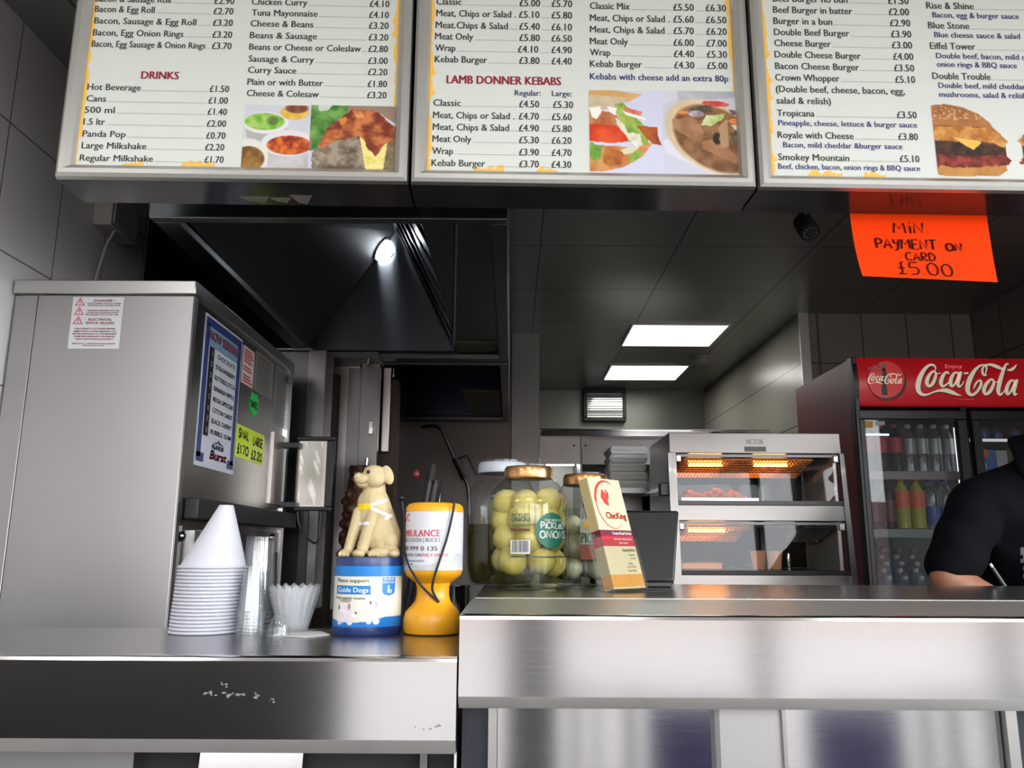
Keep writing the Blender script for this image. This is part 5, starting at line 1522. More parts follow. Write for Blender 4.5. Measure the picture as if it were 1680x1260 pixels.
# ================================================================== yellow ambulance collection pot
y = 1.274
x = Py(710, 980, y).x; s = (Py(720, 980, y) - Py(710, 980, y)).x / 10
zv = lambda v: Py(710, v, y - 47 * s).z
pot = thing('collection_pot', 'yellow hand-held ambulance collection pot with a white label and black cord', 'collection pot', (x, y, ZL))
P_ = [(41, 1045.2), (45, 1042), (47, 1034), (47, 1018), (44, 1007), (36, 998), (29, 989), (26.5, 978), (26.5, 966), (29, 958), (38, 951), (45, 945), (48, 938), (48, 836), (47, 830), (43, 825), (36, 823), (1, 822.5)]
prof = [(r_ * s, max(zv(v), ZL)) for r_, v in P_]
MB().lathe(prof, (x, y, 0), 56).build('pot_body', mat('yellow_plastic', S(228, 160, 24), .32, sub=.05), pot)
pwz0, pwz1 = zv(936), zv(839)
Rp = 48.5 * s
cv = Canvas(120, 90, (206, 206, 212))
cv.poly([(0, .93), (.5, .9), (.62, .84), (.72, .80), (.82, .74), (.92, .70), (1, .72), (1, 1), (0, 1)], (176, 178, 184), (200, 202, 206), cells=8)
cv.poly([(.62, .94), (.74, .86), (.84, .84), (.93, .9), (.86, .97), (.7, .98)], (214, 214, 218), wob=.06)
A0 = -1.5; mpp = around((x, y, 0), Rp, A0, 0)
def front_p(f, Rr=Rp): return (math.asin(max(-.997, min(.997, (f - .5) * 2))) + 1.5) * Rr
cv.mesh(lambda a, b: mpp(front_p(a), pwz1 + (pwz0 - pwz1) * b)).build('wrap_label', printed('pot_print', .35), pot, normals=False)
mpq = around((x, y, 0), Rp + .0004, -1.5, 0)
def pfx(u): return front_p((u - (711 - 48.5)) / 97.0, Rp + .0004)
def on_pot(mb, tx, u0, v, u1, cap, bold=.0):
    a, b = pfx(u0), pfx(u1); put_text(mb, tx, mpq, a, zv(v), cap * s, w=b - a, bold=bold)
B = MB(); on_pot(B, 'AMBULANCE', 663.5, 880, 725, 11); B.build('red_lettering', M_RED, pot); B = MB(); on_pot(B, 'RELY ON US', 698, 913, 738, 5)
B.build('red_lettering', M_RED, pot); B = MB(); B.ribbon([(pfx(665), zv(855)), (pfx(669), zv(847)), (pfx(673), zv(842))], .003, mpq); B.ribbon([(pfx(666), zv(852)), (pfx(673), zv(853))], .003, mpq)
B.build('emblem_print', M_RED, pot)
B = MB(); on_pot(B, 'BERKS | OXON | BUCKS', 663.2, 889, 725, 6.5); on_pot(B, 'CONTACTLESS DONATIONS ACCEPTED', 663.4, 922, 700, 3)
B.build('grey_lettering', mat('pot_grey_ink', S(112, 112, 116), .5), pot)
B = MB(); on_pot(B, '0300 999 0 135', 663.2, 903.5, 721, 7.5); on_pot(B, 'WHEN YOU CAN', 663.4, 913, 696, 5); on_pot(B, 'HERE', 664, 927.5, 682, 2.5)
B.build('dark_lettering', mat('pot_dark_ink', S(52, 52, 58), .5), pot)
M_CORD = mat('black_cord', (.012, .012, .014, 1), .7)
def pot_pt(u, v, off):
    """just in front of the pot, at that radius from its axis"""
    q = Py(u, v, y); dx = q.x - x
    r_ = off * s
    yy = y - math.sqrt(max((r_) ** 2 - min(abs(dx), r_) ** 2, 0))
    return Py(u, v, yy)
c1 = [pot_pt(u, v, r_) for u, v, r_ in ((740, 823, 46), (745, 827, 51), (741, 850, 51.5), (734, 880, 51.5), (726, 905, 51.5), (716, 935, 51.5), (710, 957, 47), (710, 970, 36), (720, 988, 33))]
MB().tube(catmull(c1, 5), 2.0 * s, 8).build('cord', M_CORD, pot)
c2 = [pot_pt(u, v, r_) for u, v, r_ in ((664, 838, 52), (663.5, 870, 52), (664, 900, 52), (668, 920, 52), (680, 945, 50), (692, 962, 42), (706, 976, 34), (720, 988, 33))]
MB().tube(catmull(c2, 5), 2.0 * s, 8).build('cord', M_CORD, pot)

# ================================================================== pickle jars on the taller counter
M_GLASS = clear('jar_glass', (.94, .96, .95, 1), 1.1, .03)
def jar(label, u, y, vb, vt, rpx, lidpx, lidmat, liquid, fill, group):
    x = Py(u, vb, y).x; s = (Py(u + 10, 880, y) - Py(u, 880, y)).x / 10
    r = rpx * s; zb = ZR + .0015
    H = Py(u, vt, y - r * .6).z - zb
    t = thing('pickle_jar', label, 'jar', (x, y, zb), group=group)
    lr = lidpx * s
    pf = [(.80, 0), (.86, .008), (.93, .05), (.985, .12), (1, .2), (1, .62), (.985, .68), (.93, .74), (.82, .80), (.68, .865), (lr / r * .93, .90), (lr / r * .92, .93), (lr / r * .92, .985)]
    prof = [(a * r, zb + b * H) for a, b in pf]
    MB().lathe(prof, (x, y, 0), 56, cap1=False).build('glass', M_GLASS, t)
    zl = zb + .955 * H
    MB().lathe([(lr * .97, zl - .020), (lr, zl - .019), (lr * 1.01, zl - .012), (lr, zl - .002), (lr * .96, zl + .003), (lr * .90, zl + .0045), (.001, zl + .004)], (x, y, 0), 48).build('lid', lidmat, t)
    lq = [(a * r * .965, zb + .004 + b * (H - .004)) for a, b in pf if b <= fill]
    a_top = 1.0 if fill < .62 else .93
    lq.append((a_top * r * .965, zb + fill * H)); lq.append((.001, zb + fill * H))
    MB().lathe(lq, (x, y, 0), 48).build('vinegar', liquid, t)
    return t, x, zb, r, H, s
M_BRINE = clear('pale_brine', (.93, .93, .74, 1), .25, .05)
M_DARKB = clear('dark_vinegar', (.55, .50, .26, 1), .25, .05, milky=.45, milk=(.075, .065, .022, 1))
M_BRINE2 = clear('milky_brine', (.93, .94, .86, 1), .25, .05)
M_LIDGOLD = mat('copper_gold_lid', S(196, 146, 98), .25, .9)
M_LIDWHITE = mat('white_lid', S(190, 196, 206), .35, .1)
j2, *_ = jar('big jar half full of dark vinegar with a white lid, behind the onion jar', 823, 1.79, 957, 750, 57.5, 40, M_LIDWHITE, M_DARKB, .47, 'big glass pickle jars')
j1, jx, jz, jr, jh, js = jar('big jar of pickled onions with a copper lid and green label, nearest the front', 866.5, 1.655, 964, 757, 66.5, 40, M_LIDGOLD, M_BRINE, .715, 'big glass pickle jars')
j3, kx, kz, kr, kh, ks = jar('jar of pale pickled onions with a gold lid, behind the leaflets', 962, 1.80, 957, 771, 58, 36, M_LIDGOLD, M_BRINE2, .66, 'big glass pickle jars')

def onion_mesh(r, seed):
    rs = random.Random(seed); m = MB()
    m.lathe([(.001, -r * .96), (r * .34, -r * .92), (r * .72, -r * .68), (r * .95, -r * .28), (r, .08 * r), (r * .93, .42 * r), (r * .7, .75 * r), (r * .38, .95 * r), (r * .16, 1.06 * r), (.001, 1.1 * r)], (0, 0, 0), 22)
    return m
M_ON = mat('pickled_onion', S(222, 206, 138), .28, noise=.14, nscale=28, sub=.25)
M_ON2 = mat('pale_pickled_onion', S(208, 208, 190), .3, noise=.08, nscale=28, sub=.25)
def onions(x, y, zb, r, layers, orad, mt, where, seed):
    rs = random.Random(seed); first = None; n = 0
    for li, (zf, cnt, ring) in enumerate(layers):
        off = rs.uniform(0, 6.28)
        for k in range(cnt):
            a = off + 2 * math.pi * k / cnt
            R_ = ring * (r * .965 - orad) if cnt > 1 else 0
            px, py, pzz = x + R_ * math.cos(a), y + R_ * math.sin(a), zb + zf + rs.uniform(-.004, .004)
            rot = (rs.uniform(-.9, .9), rs.uniform(-.9, .9), rs.uniform(0, 6))
            lb = where
            if first is None:
                first = onion_mesh(orad, 1).build('pickled_onion', mt)
                tag(first, lb, 'pickled onion', where.split(' in ')[0] + 's in ' + where.split(' in ')[1]); o = first
            else:
                o = first.copy(); COL.objects.link(o)
            o.location = (px, py, pzz); o.rotation_euler = rot; sc_ = rs.uniform(.92, 1.04); o.scale = (sc_, sc_, sc_ * rs.uniform(.88, 1.0))
onions(jx, 1.655, jz, jr, [(.052, 5, 1.0), (.094, 6, 1.0), (.096, 1, 0), (.132, 6, 1.0), (.134, 1, 0), (.166, 6, .96)], .0290, M_ON, 'round yellow pickled onion in the front jar', 3)
onions(kx, 1.80, kz, kr, [(.034, 5, 1.0), (.078, 5, 1.0), (.120, 5, .95)], .0265, M_ON2, 'pale pickled onion in the jar behind the leaflets', 8)
# label of the front jar
Rj = jr * 1.004
def jfx(u): return math.asin(max(-.99, min(.99, (u - 866.5) / 66.5))) * Rj
jzv = lambda v: Py(866, v, 1.655 - jr).z
mj = around((jx, 1.655, 0), Rj, 0, 0); mj2 = around((jx, 1.655, 0), Rj + .0005, 0, 0); mj3 = around((jx, 1.655, 0), Rj + .0010, 0, 0)
M_LGREEN = mat('label_green', S(32, 112, 88), .4); M_LWHITE = mat('label_white', S(224, 226, 218), .45); M_LBROWN = mat('label_brown', S(104, 56, 42), .5); M_LDARK = mat('label_dark_green', S(52, 84, 56), .5)
def jrect(mb, mp, u0, u1, v0, v1, nx=6):
    a, b, c_, d = jfx(u0), jfx(u1), jzv(v1), jzv(v0)
    return mb.grid(lambda i, j: mp(a + (b - a) * i, c_ + (d - c_) * j), nx, 1)
MB().grid(lambda i, j: mj(jfx(903) + (jfx(925) - jfx(881)) / 2 * (j * 2 - 1) * 1.0 * math.cos((i - .5) * math.pi), jzv(870) + (jzv(841) - jzv(901)) / 2 * math.sin((i - .5) * math.pi)), 16, 8).build('green_label', M_LGREEN, j1)
B = MB()
def jtext(mb, tx, u0, v, u1, cap, mp=mj2):
    a, b = jfx(u0), jfx(u1); put_text(mb, tx, mp, a, jzv(v), cap * js, w=b - a)
hand(B, 'PICKLeD', mj2, jfx(885), jzv(866.5), 9.5 * js, w=jfx(922) - jfx(885), pen=.0024, gap=.12)
hand(B, 'ONIONS', mj2, jfx(883.5), jzv(882), 10.5 * js, w=jfx(924) - jfx(883.5), pen=.0025, gap=.14)
jtext(B, 'CHIP SHOP STYLE', 891, 855, 921, 4)
B.build('label_lettering', M_LWHITE, j1)
B = MB(); jtext(B, 'PICKLED', 839.5, 848, 868, 6, mj); jtext(B, 'ONIONS', 839, 856, 869.5, 7.5, mj)
for v in (859.5, 861.5, 863): jrect(B, mj, 839, 868, v, v + .8)
jrect(B, mj, 838, 931, 912.5, 914.5, 16)
B.build('dark_lettering', M_LDARK, j1)
m = MB(); jrect(m, mj, 838, 868, 867, 871); m.build('brown_band', M_LBROWN, j1)
m = MB(); jrect(m, mj, 837.5, 868, 886, 909); m.build('barcode_panel', M_LWHITE, j1)
m = MB(); rs = random.Random(2); u = 840.5
while u < 865:
    w_ = rs.choice([.5, .8, 1.3]); jrect(m, mj2, u, u + w_, 887, 906, 1); u += w_ + rs.choice([.5, .8, 1.1])
m.build('barcode_stripes', mat('barcode_ink', S(70, 74, 96), .5), j1)
# label of the third jar
Rk = kr * 1.004; mk = around((kx, 1.80, 0), Rk, 0, 0); mk2 = around((kx, 1.80, 0), Rk + .0005, 0, 0)
kfx = lambda u: math.asin(max(-.99, min(.99, (u - 962) / 58.0))) * Rk
kzv = lambda v: Py(962, v, 1.80 - kr).z
m = MB(); a, b = kfx(948), kfx(990)
m.grid(lambda i, j: mk(a + (b - a) * i, kzv(893) + (kzv(852) - kzv(893)) * j), 8, 1).build('grey_label', mat('label_pale', S(170, 176, 160), .5), j3)
MB().grid(lambda i, j: mk2(a + (b - a) * i, kzv(918) + (kzv(894) - kzv(918)) * j), 8, 1).build('brown_band', mat('label_red_brown', S(140, 74, 54), .5), j3)
B = MB(); put_text(B, 'PICKLED', mk2, kfx(950), kzv(891), 17 * ks, w=kfx(992) - kfx(950)); B.build('label_lettering', M_LDARK, j3)
MB().grid(lambda i, j: mk2(kfx(958) + .007 * (j * 2 - 1) * math.cos((i - .5) * math.pi), kzv(861) + .008 * math.sin((i - .5) * math.pi)), 10, 6).build('sun_emblem', mat('label_orange', S(222, 170, 50), .5), j3)

# ================================================================== leaflets in a clear holder
lyaw, lean = R(46), R(16)
pB = Py(1007, 968, 1.50)                       # front lower left corner of the leaflets
zb = ZR + .004
nrm = Vector((math.sin(lyaw), -math.cos(lyaw), 0)); ex = Vector((math.cos(lyaw), math.sin(lyaw), 0))
up = (Vector((0, 0, 1)) * math.cos(lean) - nrm * math.sin(lean))
fn = ex.cross(up)
o0 = Vector((pB.x, pB.y, zb))
LW, LH = .099, .212
hold = thing('leaflet_holder', 'clear acrylic leaflet holder standing in front of the black till screen', 'leaflet holder', o0 + ex * LW / 2)
MA = clear('acrylic', (.95, .955, .94, 1), 1.6, .03, milky=.015)
def L_(a, b, d): return o0 + ex * a + up * b + fn * d
pad = .004
h = MB()
Rr = MB().slab([L_(-pad, 0, .004), L_(LW + pad, 0, .004), L_(LW + pad, .095, .004), L_(-pad, .095, .004)], .0022).build('front_wall', MA, hold)
MB().slab([L_(-pad, -.002, -.026), L_(LW + pad + .012, -.002, -.026), L_(LW + pad + .002, .13, -.026), L_(-pad, .13, -.026)], .0022).build('back_wall', MA, hold)
for a in (-pad - .001, LW + pad - .001):
    MB().slab([L_(a, 0, .004), L_(a, .095, .004), L_(a, .12, -.026), L_(a, 0, -.026)], .002).build('side_wall', MA, hold)
g0 = o0 - fn * .012 + up * .002
MB().box(-.005, LW + .018, -.035, .05, 0, .0025, Matrix.Translation((o0.x, o0.y, ZR + .0012)) @ Matrix.Rotation(lyaw, 4, 'Z')).build('foot', MA, hold)
M_LEAF = mat('cream_leaflet_paper', S(228, 214, 172), .5); M_LEAFD = mat('cream_leaflet_edge', S(202, 184, 132), .6)
M_LMAROON = mat('leaflet_maroon', S(112, 28, 52), .45); M_LRED = mat('leaflet_red', S(204, 36, 50), .45); M_LORANGE = mat('leaflet_orange', S(234, 160, 50), .45)
NL = 6
LMP = lambda k: (lambda a, b: L_(a, b, -.0205 + k * .0038 + .0034))
for k in range(NL):
    d0 = -.0205 + k * .0038
    lb = ('frontmost cream takeaway leaflet with a rooster logo' if k == NL - 1 else ('rearmost cream leaflet in the clear holder' if k == 0 else '%s cream leaflet behind the front one in the clear holder' % ['', 'fourth', 'third', 'second', 'first'][k]))
    t = thing('leaflet', lb, 'leaflet', L_(LW / 2, .003, d0), group='leaflets in the clear holder')
    dz = .003
    MB().hexa([L_(0, dz, d0 + .0028), L_(LW, dz, d0 + .0028), L_(LW, LH + dz, d0 + .0028), L_(0, LH + dz, d0 + .0028), L_(0, dz, d0), L_(LW, dz, d0), L_(LW, LH + dz, d0), L_(0, LH + dz, d0)]).build('paper', M_LEAF if k == NL - 1 else M_LEAFD, t)
    for nm, z0, z1, mt in (('maroon_band', .098, .110, M_LMAROON), ('red_band', .079, .098, M_LRED), ('orange_band', .003, .026, M_LORANGE)):
        e = .0002
        MB().hexa([L_(-e, dz + z0, d0 + .0029), L_(LW, dz + z0, d0 + .0029), L_(LW, dz + z1, d0 + .0029), L_(-e, dz + z1, d0 + .0029), L_(-e, dz + z0, d0 + .0001), L_(LW, dz + z0, d0 + .0001), L_(LW, dz + z1, d0 + .0001), L_(-e, dz + z1, d0 + .0001)]).build(nm, mt, t)
    if k == NL - 1:
        mp = lambda a, b: L_(a, dz + b, d0 + .0034)
        B = MB(); arc = []
        for j in range(40):
            an = R(60 + 250 * j / 39); wv = .0008 + .0042 * max(0, math.sin(math.pi * (j / 39) ** .8)) * (1.3 if j < 18 else .4)
            arc.append((.050 + .041 * math.cos(an), .160 + .047 * math.sin(an), wv))
        B.ribbon(arc, .002, mp)
        B.ribbon([(.045, .178, .004), (.036, .185, .013), (.033, .176, .012), (.040, .168, .016), (.046, .158, .004)], .01, mp); B.ribbon([(.046, .190, .003), (.050, .182, .008), (.047, .172, .009)], .006, mp)
        B.build('rooster_logo', mat('logo_red', S(206, 62, 52), .45), t)
        B = MB(); put_text(B, 'ChicKing', mp, .030, .132, .0135, w=.062, bold=.0); put_text(B, 'ChicKing', mp, .0306, .132, .0135, w=.062); put_text(B, 'ChicKing', mp, .0303, .1324, .0135, w=.062)
        B.build('name_lettering', mat('logo_red', S(206, 62, 52), .45), t)
        B = MB(); put_text(B, 'Crown Mead Fish Bar', mp, .036, .1010, .0062, w=.060); put_text(B, 'Crown Mead Fish Bar', mp, .0364, .1010, .0062, w=.060)
        put_text(B, 'OPEN 7 DAYS A WEEK INCLUDING', mp, .064, .0905, .0034, w=.056, align='C'); put_text(B, 'BANK HOLIDAYS', mp, .064, .0835, .0034, w=.028, align='C')
        B.build('white_lettering', M_WHITE, t)
        B = MB(); put_text(B, 'Opening Hours', mp, .074, .069, .0058, w=.042, align='C'); put_text(B, 'Saturday', mp, .080, .0605, .0036, w=.017, align='C'); put_text(B, '11.30 am', mp, .082, .054, .0036, w=.017, align='C')
        put_text(B, 'Friday', mp, .07, .044, .0036, w=.014, align='C'); put_text(B, '11.30 - 10.30', mp, .07, .038, .0036, w=.026, align='C'); put_text(B, 'Open all day', mp, .07, .031, .0036, w=.026, align='C')
        B.build('hours_lettering', mat('leaflet_brown_ink', S(110, 84, 62), .5), t)

# ================================================================== back of the till screen
y = 1.78
a, b = Py(1006, 838, y), Py(1114, 838, y); c_ = Py(1107, 970, y - .05)
t = thing('till_screen', 'back of a black till screen standing behind the leaflets', 'screen', ((a.x + b.x) / 2, y - .03, ZR + .001))
MB().hexa([(a.x, y - .055, ZR + .012), (c_.x, y - .055, ZR + .012), (b.x, y - .0, b.z), (a.x, y - .0, b.z),
           (a.x, y - .030, ZR + .012), (c_.x, y - .030, ZR + .012), (b.x, y + .025, b.z), (a.x, y + .025, b.z)]).build('casing', M_BLACK, t, bevel=.005)
MB().hexa([(a.x + .015, y - .048, ZR + .03), (c_.x - .02, y - .048, ZR + .03), (b.x - .025, y - .012, b.z - .035), (a.x + .015, y - .012, b.z - .035),
           (a.x + .015, y - .030, ZR + .03), (c_.x - .02, y - .030, ZR + .03), (b.x - .025, y + .0, b.z - .035), (a.x + .015, y + .0, b.z - .035)]).build('back_cover', M_BLACKSAT, t, bevel=.003)
MB().box(a.x + .02, c_.x - .01, y - .07, y + .06, ZR + .0012, ZR + .013).build('foot', M_BLACK, t, bevel=.003)
# ================================================================== back of the kitchen: fryer range, fly killer, foam boxes
RY = 4.9
p0, p1 = Py(885, 705, RY), Py(1330, 718, RY)
t = thing('fryer_range', 'stainless fryer range along the back with a bright folded canopy edge', 'fryer range', (.9, RY + .4, 0))
ra, rb = .175, TWX - .02
MB().box(ra, rb, RY, RY + .10, p1.z, p0.z).build('canopy_edge', M_CHROME, t, bevel=.004)
MB().box(ra, rb, RY + .03, RY + .75, p0.z - .02, p0.z + .012).build('canopy_top', M_STEEL, t)
zz = Py(920, 762, RY + .12).z
xm = Py(952, 740, RY + .12).x; xn = Py(1030, 740, RY + .12).x
for a, b in ((ra, xm - .003), (xm + .003, rb)):
    MB().box(a, b, RY + .10, RY + .115, zz, p1.z + .01).build('upper_panel', M_STEEL_DULL if a > .3 else steel('upper_panel_steel', (.5, .49, .47, 1), .4, .3), t)
for u in (942, 961):
    q = Py(u, 731, RY + .10); MB().ell(q, .007, 8, 6).build('screw', M_STEEL_DARK, t)
MB().box(ra, rb, RY + .70, RY + .72, .9, zz + .1).build('back_panel', mat('white_enamel', S(226, 226, 220), .4), t)
MB().box(ra, rb, RY + .1, RY + .74, .85, .90).build('hob_top', M_STEEL, t)
MB().box(ra + .02, rb - .02, RY + .12, RY + .72, .03, .85).build('cabinet_body', M_STEEL_DULL, t)
MB().box(ra + .05, xm - .02, RY + .35, RY + .39, zz + .02, zz + .05).build('strip_lamp', mat('lit_strip', (1, 1, 1, 1), .5, emit=(1, 1, .96, 1), estr=22), t)
MB().box(xm - .004, xm + .008, RY + .1, RY + .7, .9, zz + .1).build('divider', M_STEEL_DULL, t)
# fly killer
y = 6.55
a, b = Py(957, 637, y), Py(1028, 691, y)
t = thing('fly_killer', 'black framed electric fly killer on the steel back wall', 'fly killer', ((a.x + b.x) / 2, y, b.z))
fr = MB(); e = .03
for k in ((a.x, b.x, a.z - e * 1.2, a.z), (a.x, b.x, b.z, b.z + e), (a.x, a.x + e, b.z + e, a.z - e * 1.2), (b.x - e, b.x, b.z + e, a.z - e * 1.2)):
    fr.box(k[0], k[1], y, y + .098, k[2], k[3])
fr.build('frame', M_BLACK, t, bevel=.004)
MB().box(a.x + e, b.x - e, y + .04, y + .05, b.z + e, a.z - e * 1.2).build('back_plate', mat('pale_green_grey', S(150, 160, 150), .4), t)
g = MB(); n = 11
for k in range(n):
    z = b.z + e + (a.z - b.z - 2.2 * e) * (k + .5) / n
    g.box(a.x + e, b.x - e, y + .008, y + .014, z - .006, z + .006)
g.build('guard_grid', M_STEEL, t)
MB().box(a.x + e, b.x - e, y + .003, y + .03, b.z + e * 2.2, b.z + e * 2.8).build('tube', M_WHITE, t)
MB().box(a.x + e, b.x - e, y + .002, y + .03, a.z - e * 2.6, a.z - e * 1.5).build('name_strip', mat('grey_strip', S(126, 130, 128), .5), t)

# steel shelf with foam boxes
FY2 = 3.2
a, b = Py(975, 801, FY2), Py(1075, 801, FY2)
t = thing('steel_shelf', 'dark steel shelf unit holding the white foam boxes', 'shelf', ((a.x + b.x) / 2, FY2 + .1, 0))
zs = a.z
MB().box(a.x, b.x + .02, FY2 - .03, FY2 + .25, zs - .02, zs).build('shelf_board', M_STEEL_DULL, t)
MB().box(a.x, b.x + .02, FY2 + .20, FY2 + .24, .02, zs - .02).build('back_panel', M_STEEL_DULL, t)
for xx in (a.x, b.x - .02):
    for yy in (FY2 - .02, FY2 + .20): MB().box(xx, xx + .03, yy, yy + .03, .0, zs - .02).build('leg', M_STEEL_DARK, t)
s = (b.x - a.x) / 100
x0, x1 = Py(998, 790, FY2).x, Py(1063, 790, FY2).x
zt = Py(1030, 731, FY2).z; n = 5; hb = (zt - zs) / n
first = None
M_FBOX = mat('foam_box_white', S(238, 238, 232), .65)
for k in range(n):
    z = zs + .0006 + k * hb
    lb = ['lowest', 'second lowest', 'middle', 'second highest', 'topmost'][k] + ' white foam takeaway box of the stack on the steel shelf'
    if first is None:
        first = thing('foam_box', lb, 'takeaway box', ((x0 + x1) / 2, FY2 + .08, z), group='stacked white foam boxes')
        i = .008
        def tray(z0, z1, i0, i1):
            y0, y1 = FY2, FY2 + .16
            return [(x0 + i0, y0 + i0, z0), (x1 - i0, y0 + i0, z0), (x1 - i0, y1 - i0, z0), (x0 + i0, y1 - i0, z0), (x0 + i1, y0 + i1, z1), (x1 - i1, y0 + i1, z1), (x1 - i1, y1 - i1, z1), (x0 + i1, y1 - i1, z1)]
        MB().hexa(tray(z, z + hb * .50, i, 0)).build('base_tray', M_FBOX, first, bevel=.003)
        MB().hexa(tray(z + hb * .52, z + hb * .97, 0, i * 1.2)).build('hinged_lid', M_FBOX, first, bevel=.003)
        MB().box((x0 + x1) / 2 - .015, (x0 + x1) / 2 + .015, FY2 - .006, FY2 + .002, z + hb * .4, z + hb * .56).build('clasp', M_FBOX, first)
    else: dup(first, ((x0 + x1) / 2 + [0, .001, -.001, .002, .004][k], FY2 + .08, z), [0, .02, -.02, .03, .05][k], lb)
q0 = [Py(u, v, FY2 - .015) for u, v in ((988, 800), (990, 768), (1000, 745), (1003, 742), (1004, 800))]
o = MB().grid(lambda a, b: Py(985 + 14 * a + 12 * b * (1 - a * .5), 800 - 57 * b * (.55 + .45 * a), FY2 - .012 + .012 * math.sin(a * 6 + b * 4)), 8, 10).build('plastic_bag', clear('crinkled_bag', (.9, .91, .9, 1), 1.6, .2, milky=.35), None)
tag(o, 'crinkled clear plastic bag hanging beside the foam boxes', 'bag')

# ================================================================== heated display cabinet
HY = 2.70
M_CAB = steel('cabinet_steel', (0.33, 0.31, 0.295, 1), 0.34, 0.7)
def H(u, v, dy=0.0): return Py(u, v, HY + dy)
TL, TR = H(1097, 709), H(1377, 712)
hx0, hx1 = TL.x, TR.x
HB = HY + .38
zb = ZR - .12
t = thing('heated_cabinet', 'two-tier stainless heated food cabinet with orange heat lamps beside the drinks fridge', 'heated cabinet', ((hx0 + hx1) / 2, HY + .2, zb))
zT = (TL.z + TR.z) / 2; zF = H(1230, 744).z
fy = lambda z: HY - (zT - z) * .06                     # the front leans out towards the foot
MB().hexa([(hx0, fy(zF), zF), (hx1, fy(zF), zF), (hx1, fy(zT), zT), (hx0, fy(zT), zT), (hx0, HB, zF), (hx1, HB, zF), (hx1, HB, zT), (hx0, HB, zT)]).build('top_hood', M_CAB, t, bevel=.002)
B = MB(); lz = H(1237, 729).z; mp = lambda a, b: Vector((a, fy(b) - .0006, b))
put_text(B, 'VICTOR', mp, H(1223, 729).x, H(1223, 729).z, .018, w=H(1252, 729).x - H(1223, 729).x); B.build('pressed_lettering', M_STEEL_DARK, t)
q0, q1 = H(1221, 733), H(1256, 741)
MB().box(q0.x, q1.x, fy(q1.z) - .003, fy(q1.z) + .004, q1.z, q0.z).build('badge', mat('dark_badge', S(84, 74, 62), .4), t)
s1a, s1b = H(1240, 829).z, H(1240, 855).z; s2a, s2b = H(1240, 943).z, H(1240, 968).z
for (za, zc_, nm) in ((s1a, s1b, 'upper_shelf'), (s2a, s2b, 'lower_shelf')):
    w_ = MB().hexa([(hx0 + .014, fy(zc_) + .004, zc_), (hx1 + .004, fy(zc_) + .004, zc_), (hx1 + .004, fy(za) + .004, za), (hx0 + .014, fy(za) + .004, za), (hx0 + .014, HB - .01, zc_), (hx1 - .004, HB - .01, zc_), (hx1 - .004, HB - .01, za), (hx0 + .014, HB - .01, za)])
    w_.build(nm, M_CAB, t, bevel=.002)
    MB().box(hx0 + .016, hx1 + .002, fy(za) + .002, HB - .02, za + .0005, za + .014).build('shelf_lip', M_BLACKSAT, t)
MB().hexa([(hx0 + .01, fy(zb), zb), (hx1 + .01, fy(zb), zb), (hx1 + .01, fy(s2b), s2b - .03), (hx0 + .01, fy(s2b), s2b - .03), (hx0 + .01, HB, zb), (hx1, HB, zb), (hx1, HB, s2b - .03), (hx0 + .01, HB, s2b - .03)]).build('base', M_STEEL_DULL, t)
def side(xa, xb, nm, mt):
    o = MB().hexa([(xa, fy(zb), zb), (xb, fy(zb), zb), (xb, fy(zF), zF), (xa, fy(zF), zF), (xa, HB, zb), (xb, HB, zb), (xb, HB, zF), (xa, HB, zF)])
    return o.build(nm, mt, t)
side(hx0 - .004, hx0 + .012, 'side_panel', steel('bluish_side_steel', (.50, .53, .58, 1), .34, .4))
MB().hexa([(hx1 - .006, HY + .06, zb), (hx1 + .006, HY + .06, zb), (hx1 + .004, HY + .06, zF), (hx1 - .006, HY + .06, zF), (hx1 - .006, HB, zb), (hx1 + .006, HB, zb), (hx1 + .004, HB, zF), (hx1 - .006, HB, zF)]).build('side_panel', mat('satin_inner_side', (.55, .53, .50, 1), .4, .45), t)
MB().hexa([(hx1 - .008, fy(zb) - .004, zb), (hx1 + .012, fy(zb) - .004, zb), (hx1 + .006, fy(zF) - .004, zF), (hx1 - .008, fy(zF) - .004, zF), (hx1 - .008, fy(zb) + .02, zb), (hx1 + .012, fy(zb) + .02, zb), (hx1 + .006, fy(zF) + .02, zF), (hx1 - .008, fy(zF) + .02, zF)]).build('front_post', M_STEEL_DARK, t)
MB().hexa([(hx0 - .006, fy(zb) - .004, zb), (hx0 + .020, fy(zb) - .004, zb), (hx0 + .020, fy(zF) - .004, zF), (hx0 - .006, fy(zF) - .004, zF), (hx0 - .006, fy(zb) + .02, zb), (hx0 + .020, fy(zb) + .02, zb), (hx0 + .020, fy(zF) + .02, zF), (hx0 - .006, fy(zF) + .02, zF)]).build('front_post', M_CAB, t)
# glass fronts
MG = clear('cabinet_glass', (.95, .955, .95, 1), .45, .02)
for z1, z0 in ((zF, s1a + .014), (s1b, s2a + .014)):
    MB().hexa([(hx0 + .022, fy(z0) + .006, z0), (hx1 - .01, fy(z0) + .006, z0), (hx1 - .01, fy(z1) + .006, z1), (hx0 + .022, fy(z1) + .006, z1),
               (hx0 + .022, fy(z0) + .010, z0), (hx1 - .01, fy(z0) + .010, z0), (hx1 - .01, fy(z1) + .010, z1), (hx0 + .022, fy(z1) + .010, z1)]).build('glass_front', MG, t)
    MB().box(hx0 + .022, hx1 - .01, fy(z1) + .002, fy(z1) + .014, z1 - .012, z1 - .004).build('glass_rail', M_STEEL_DARK, t)
    for xx in (hx0 + .02, hx1 - .03):
        MB().box(xx, xx + .018, fy(z1) - .004, fy(z1) + .016, z1 - .03, z1 - .006).build('glass_clip', M_ALU, t, bevel=.003)
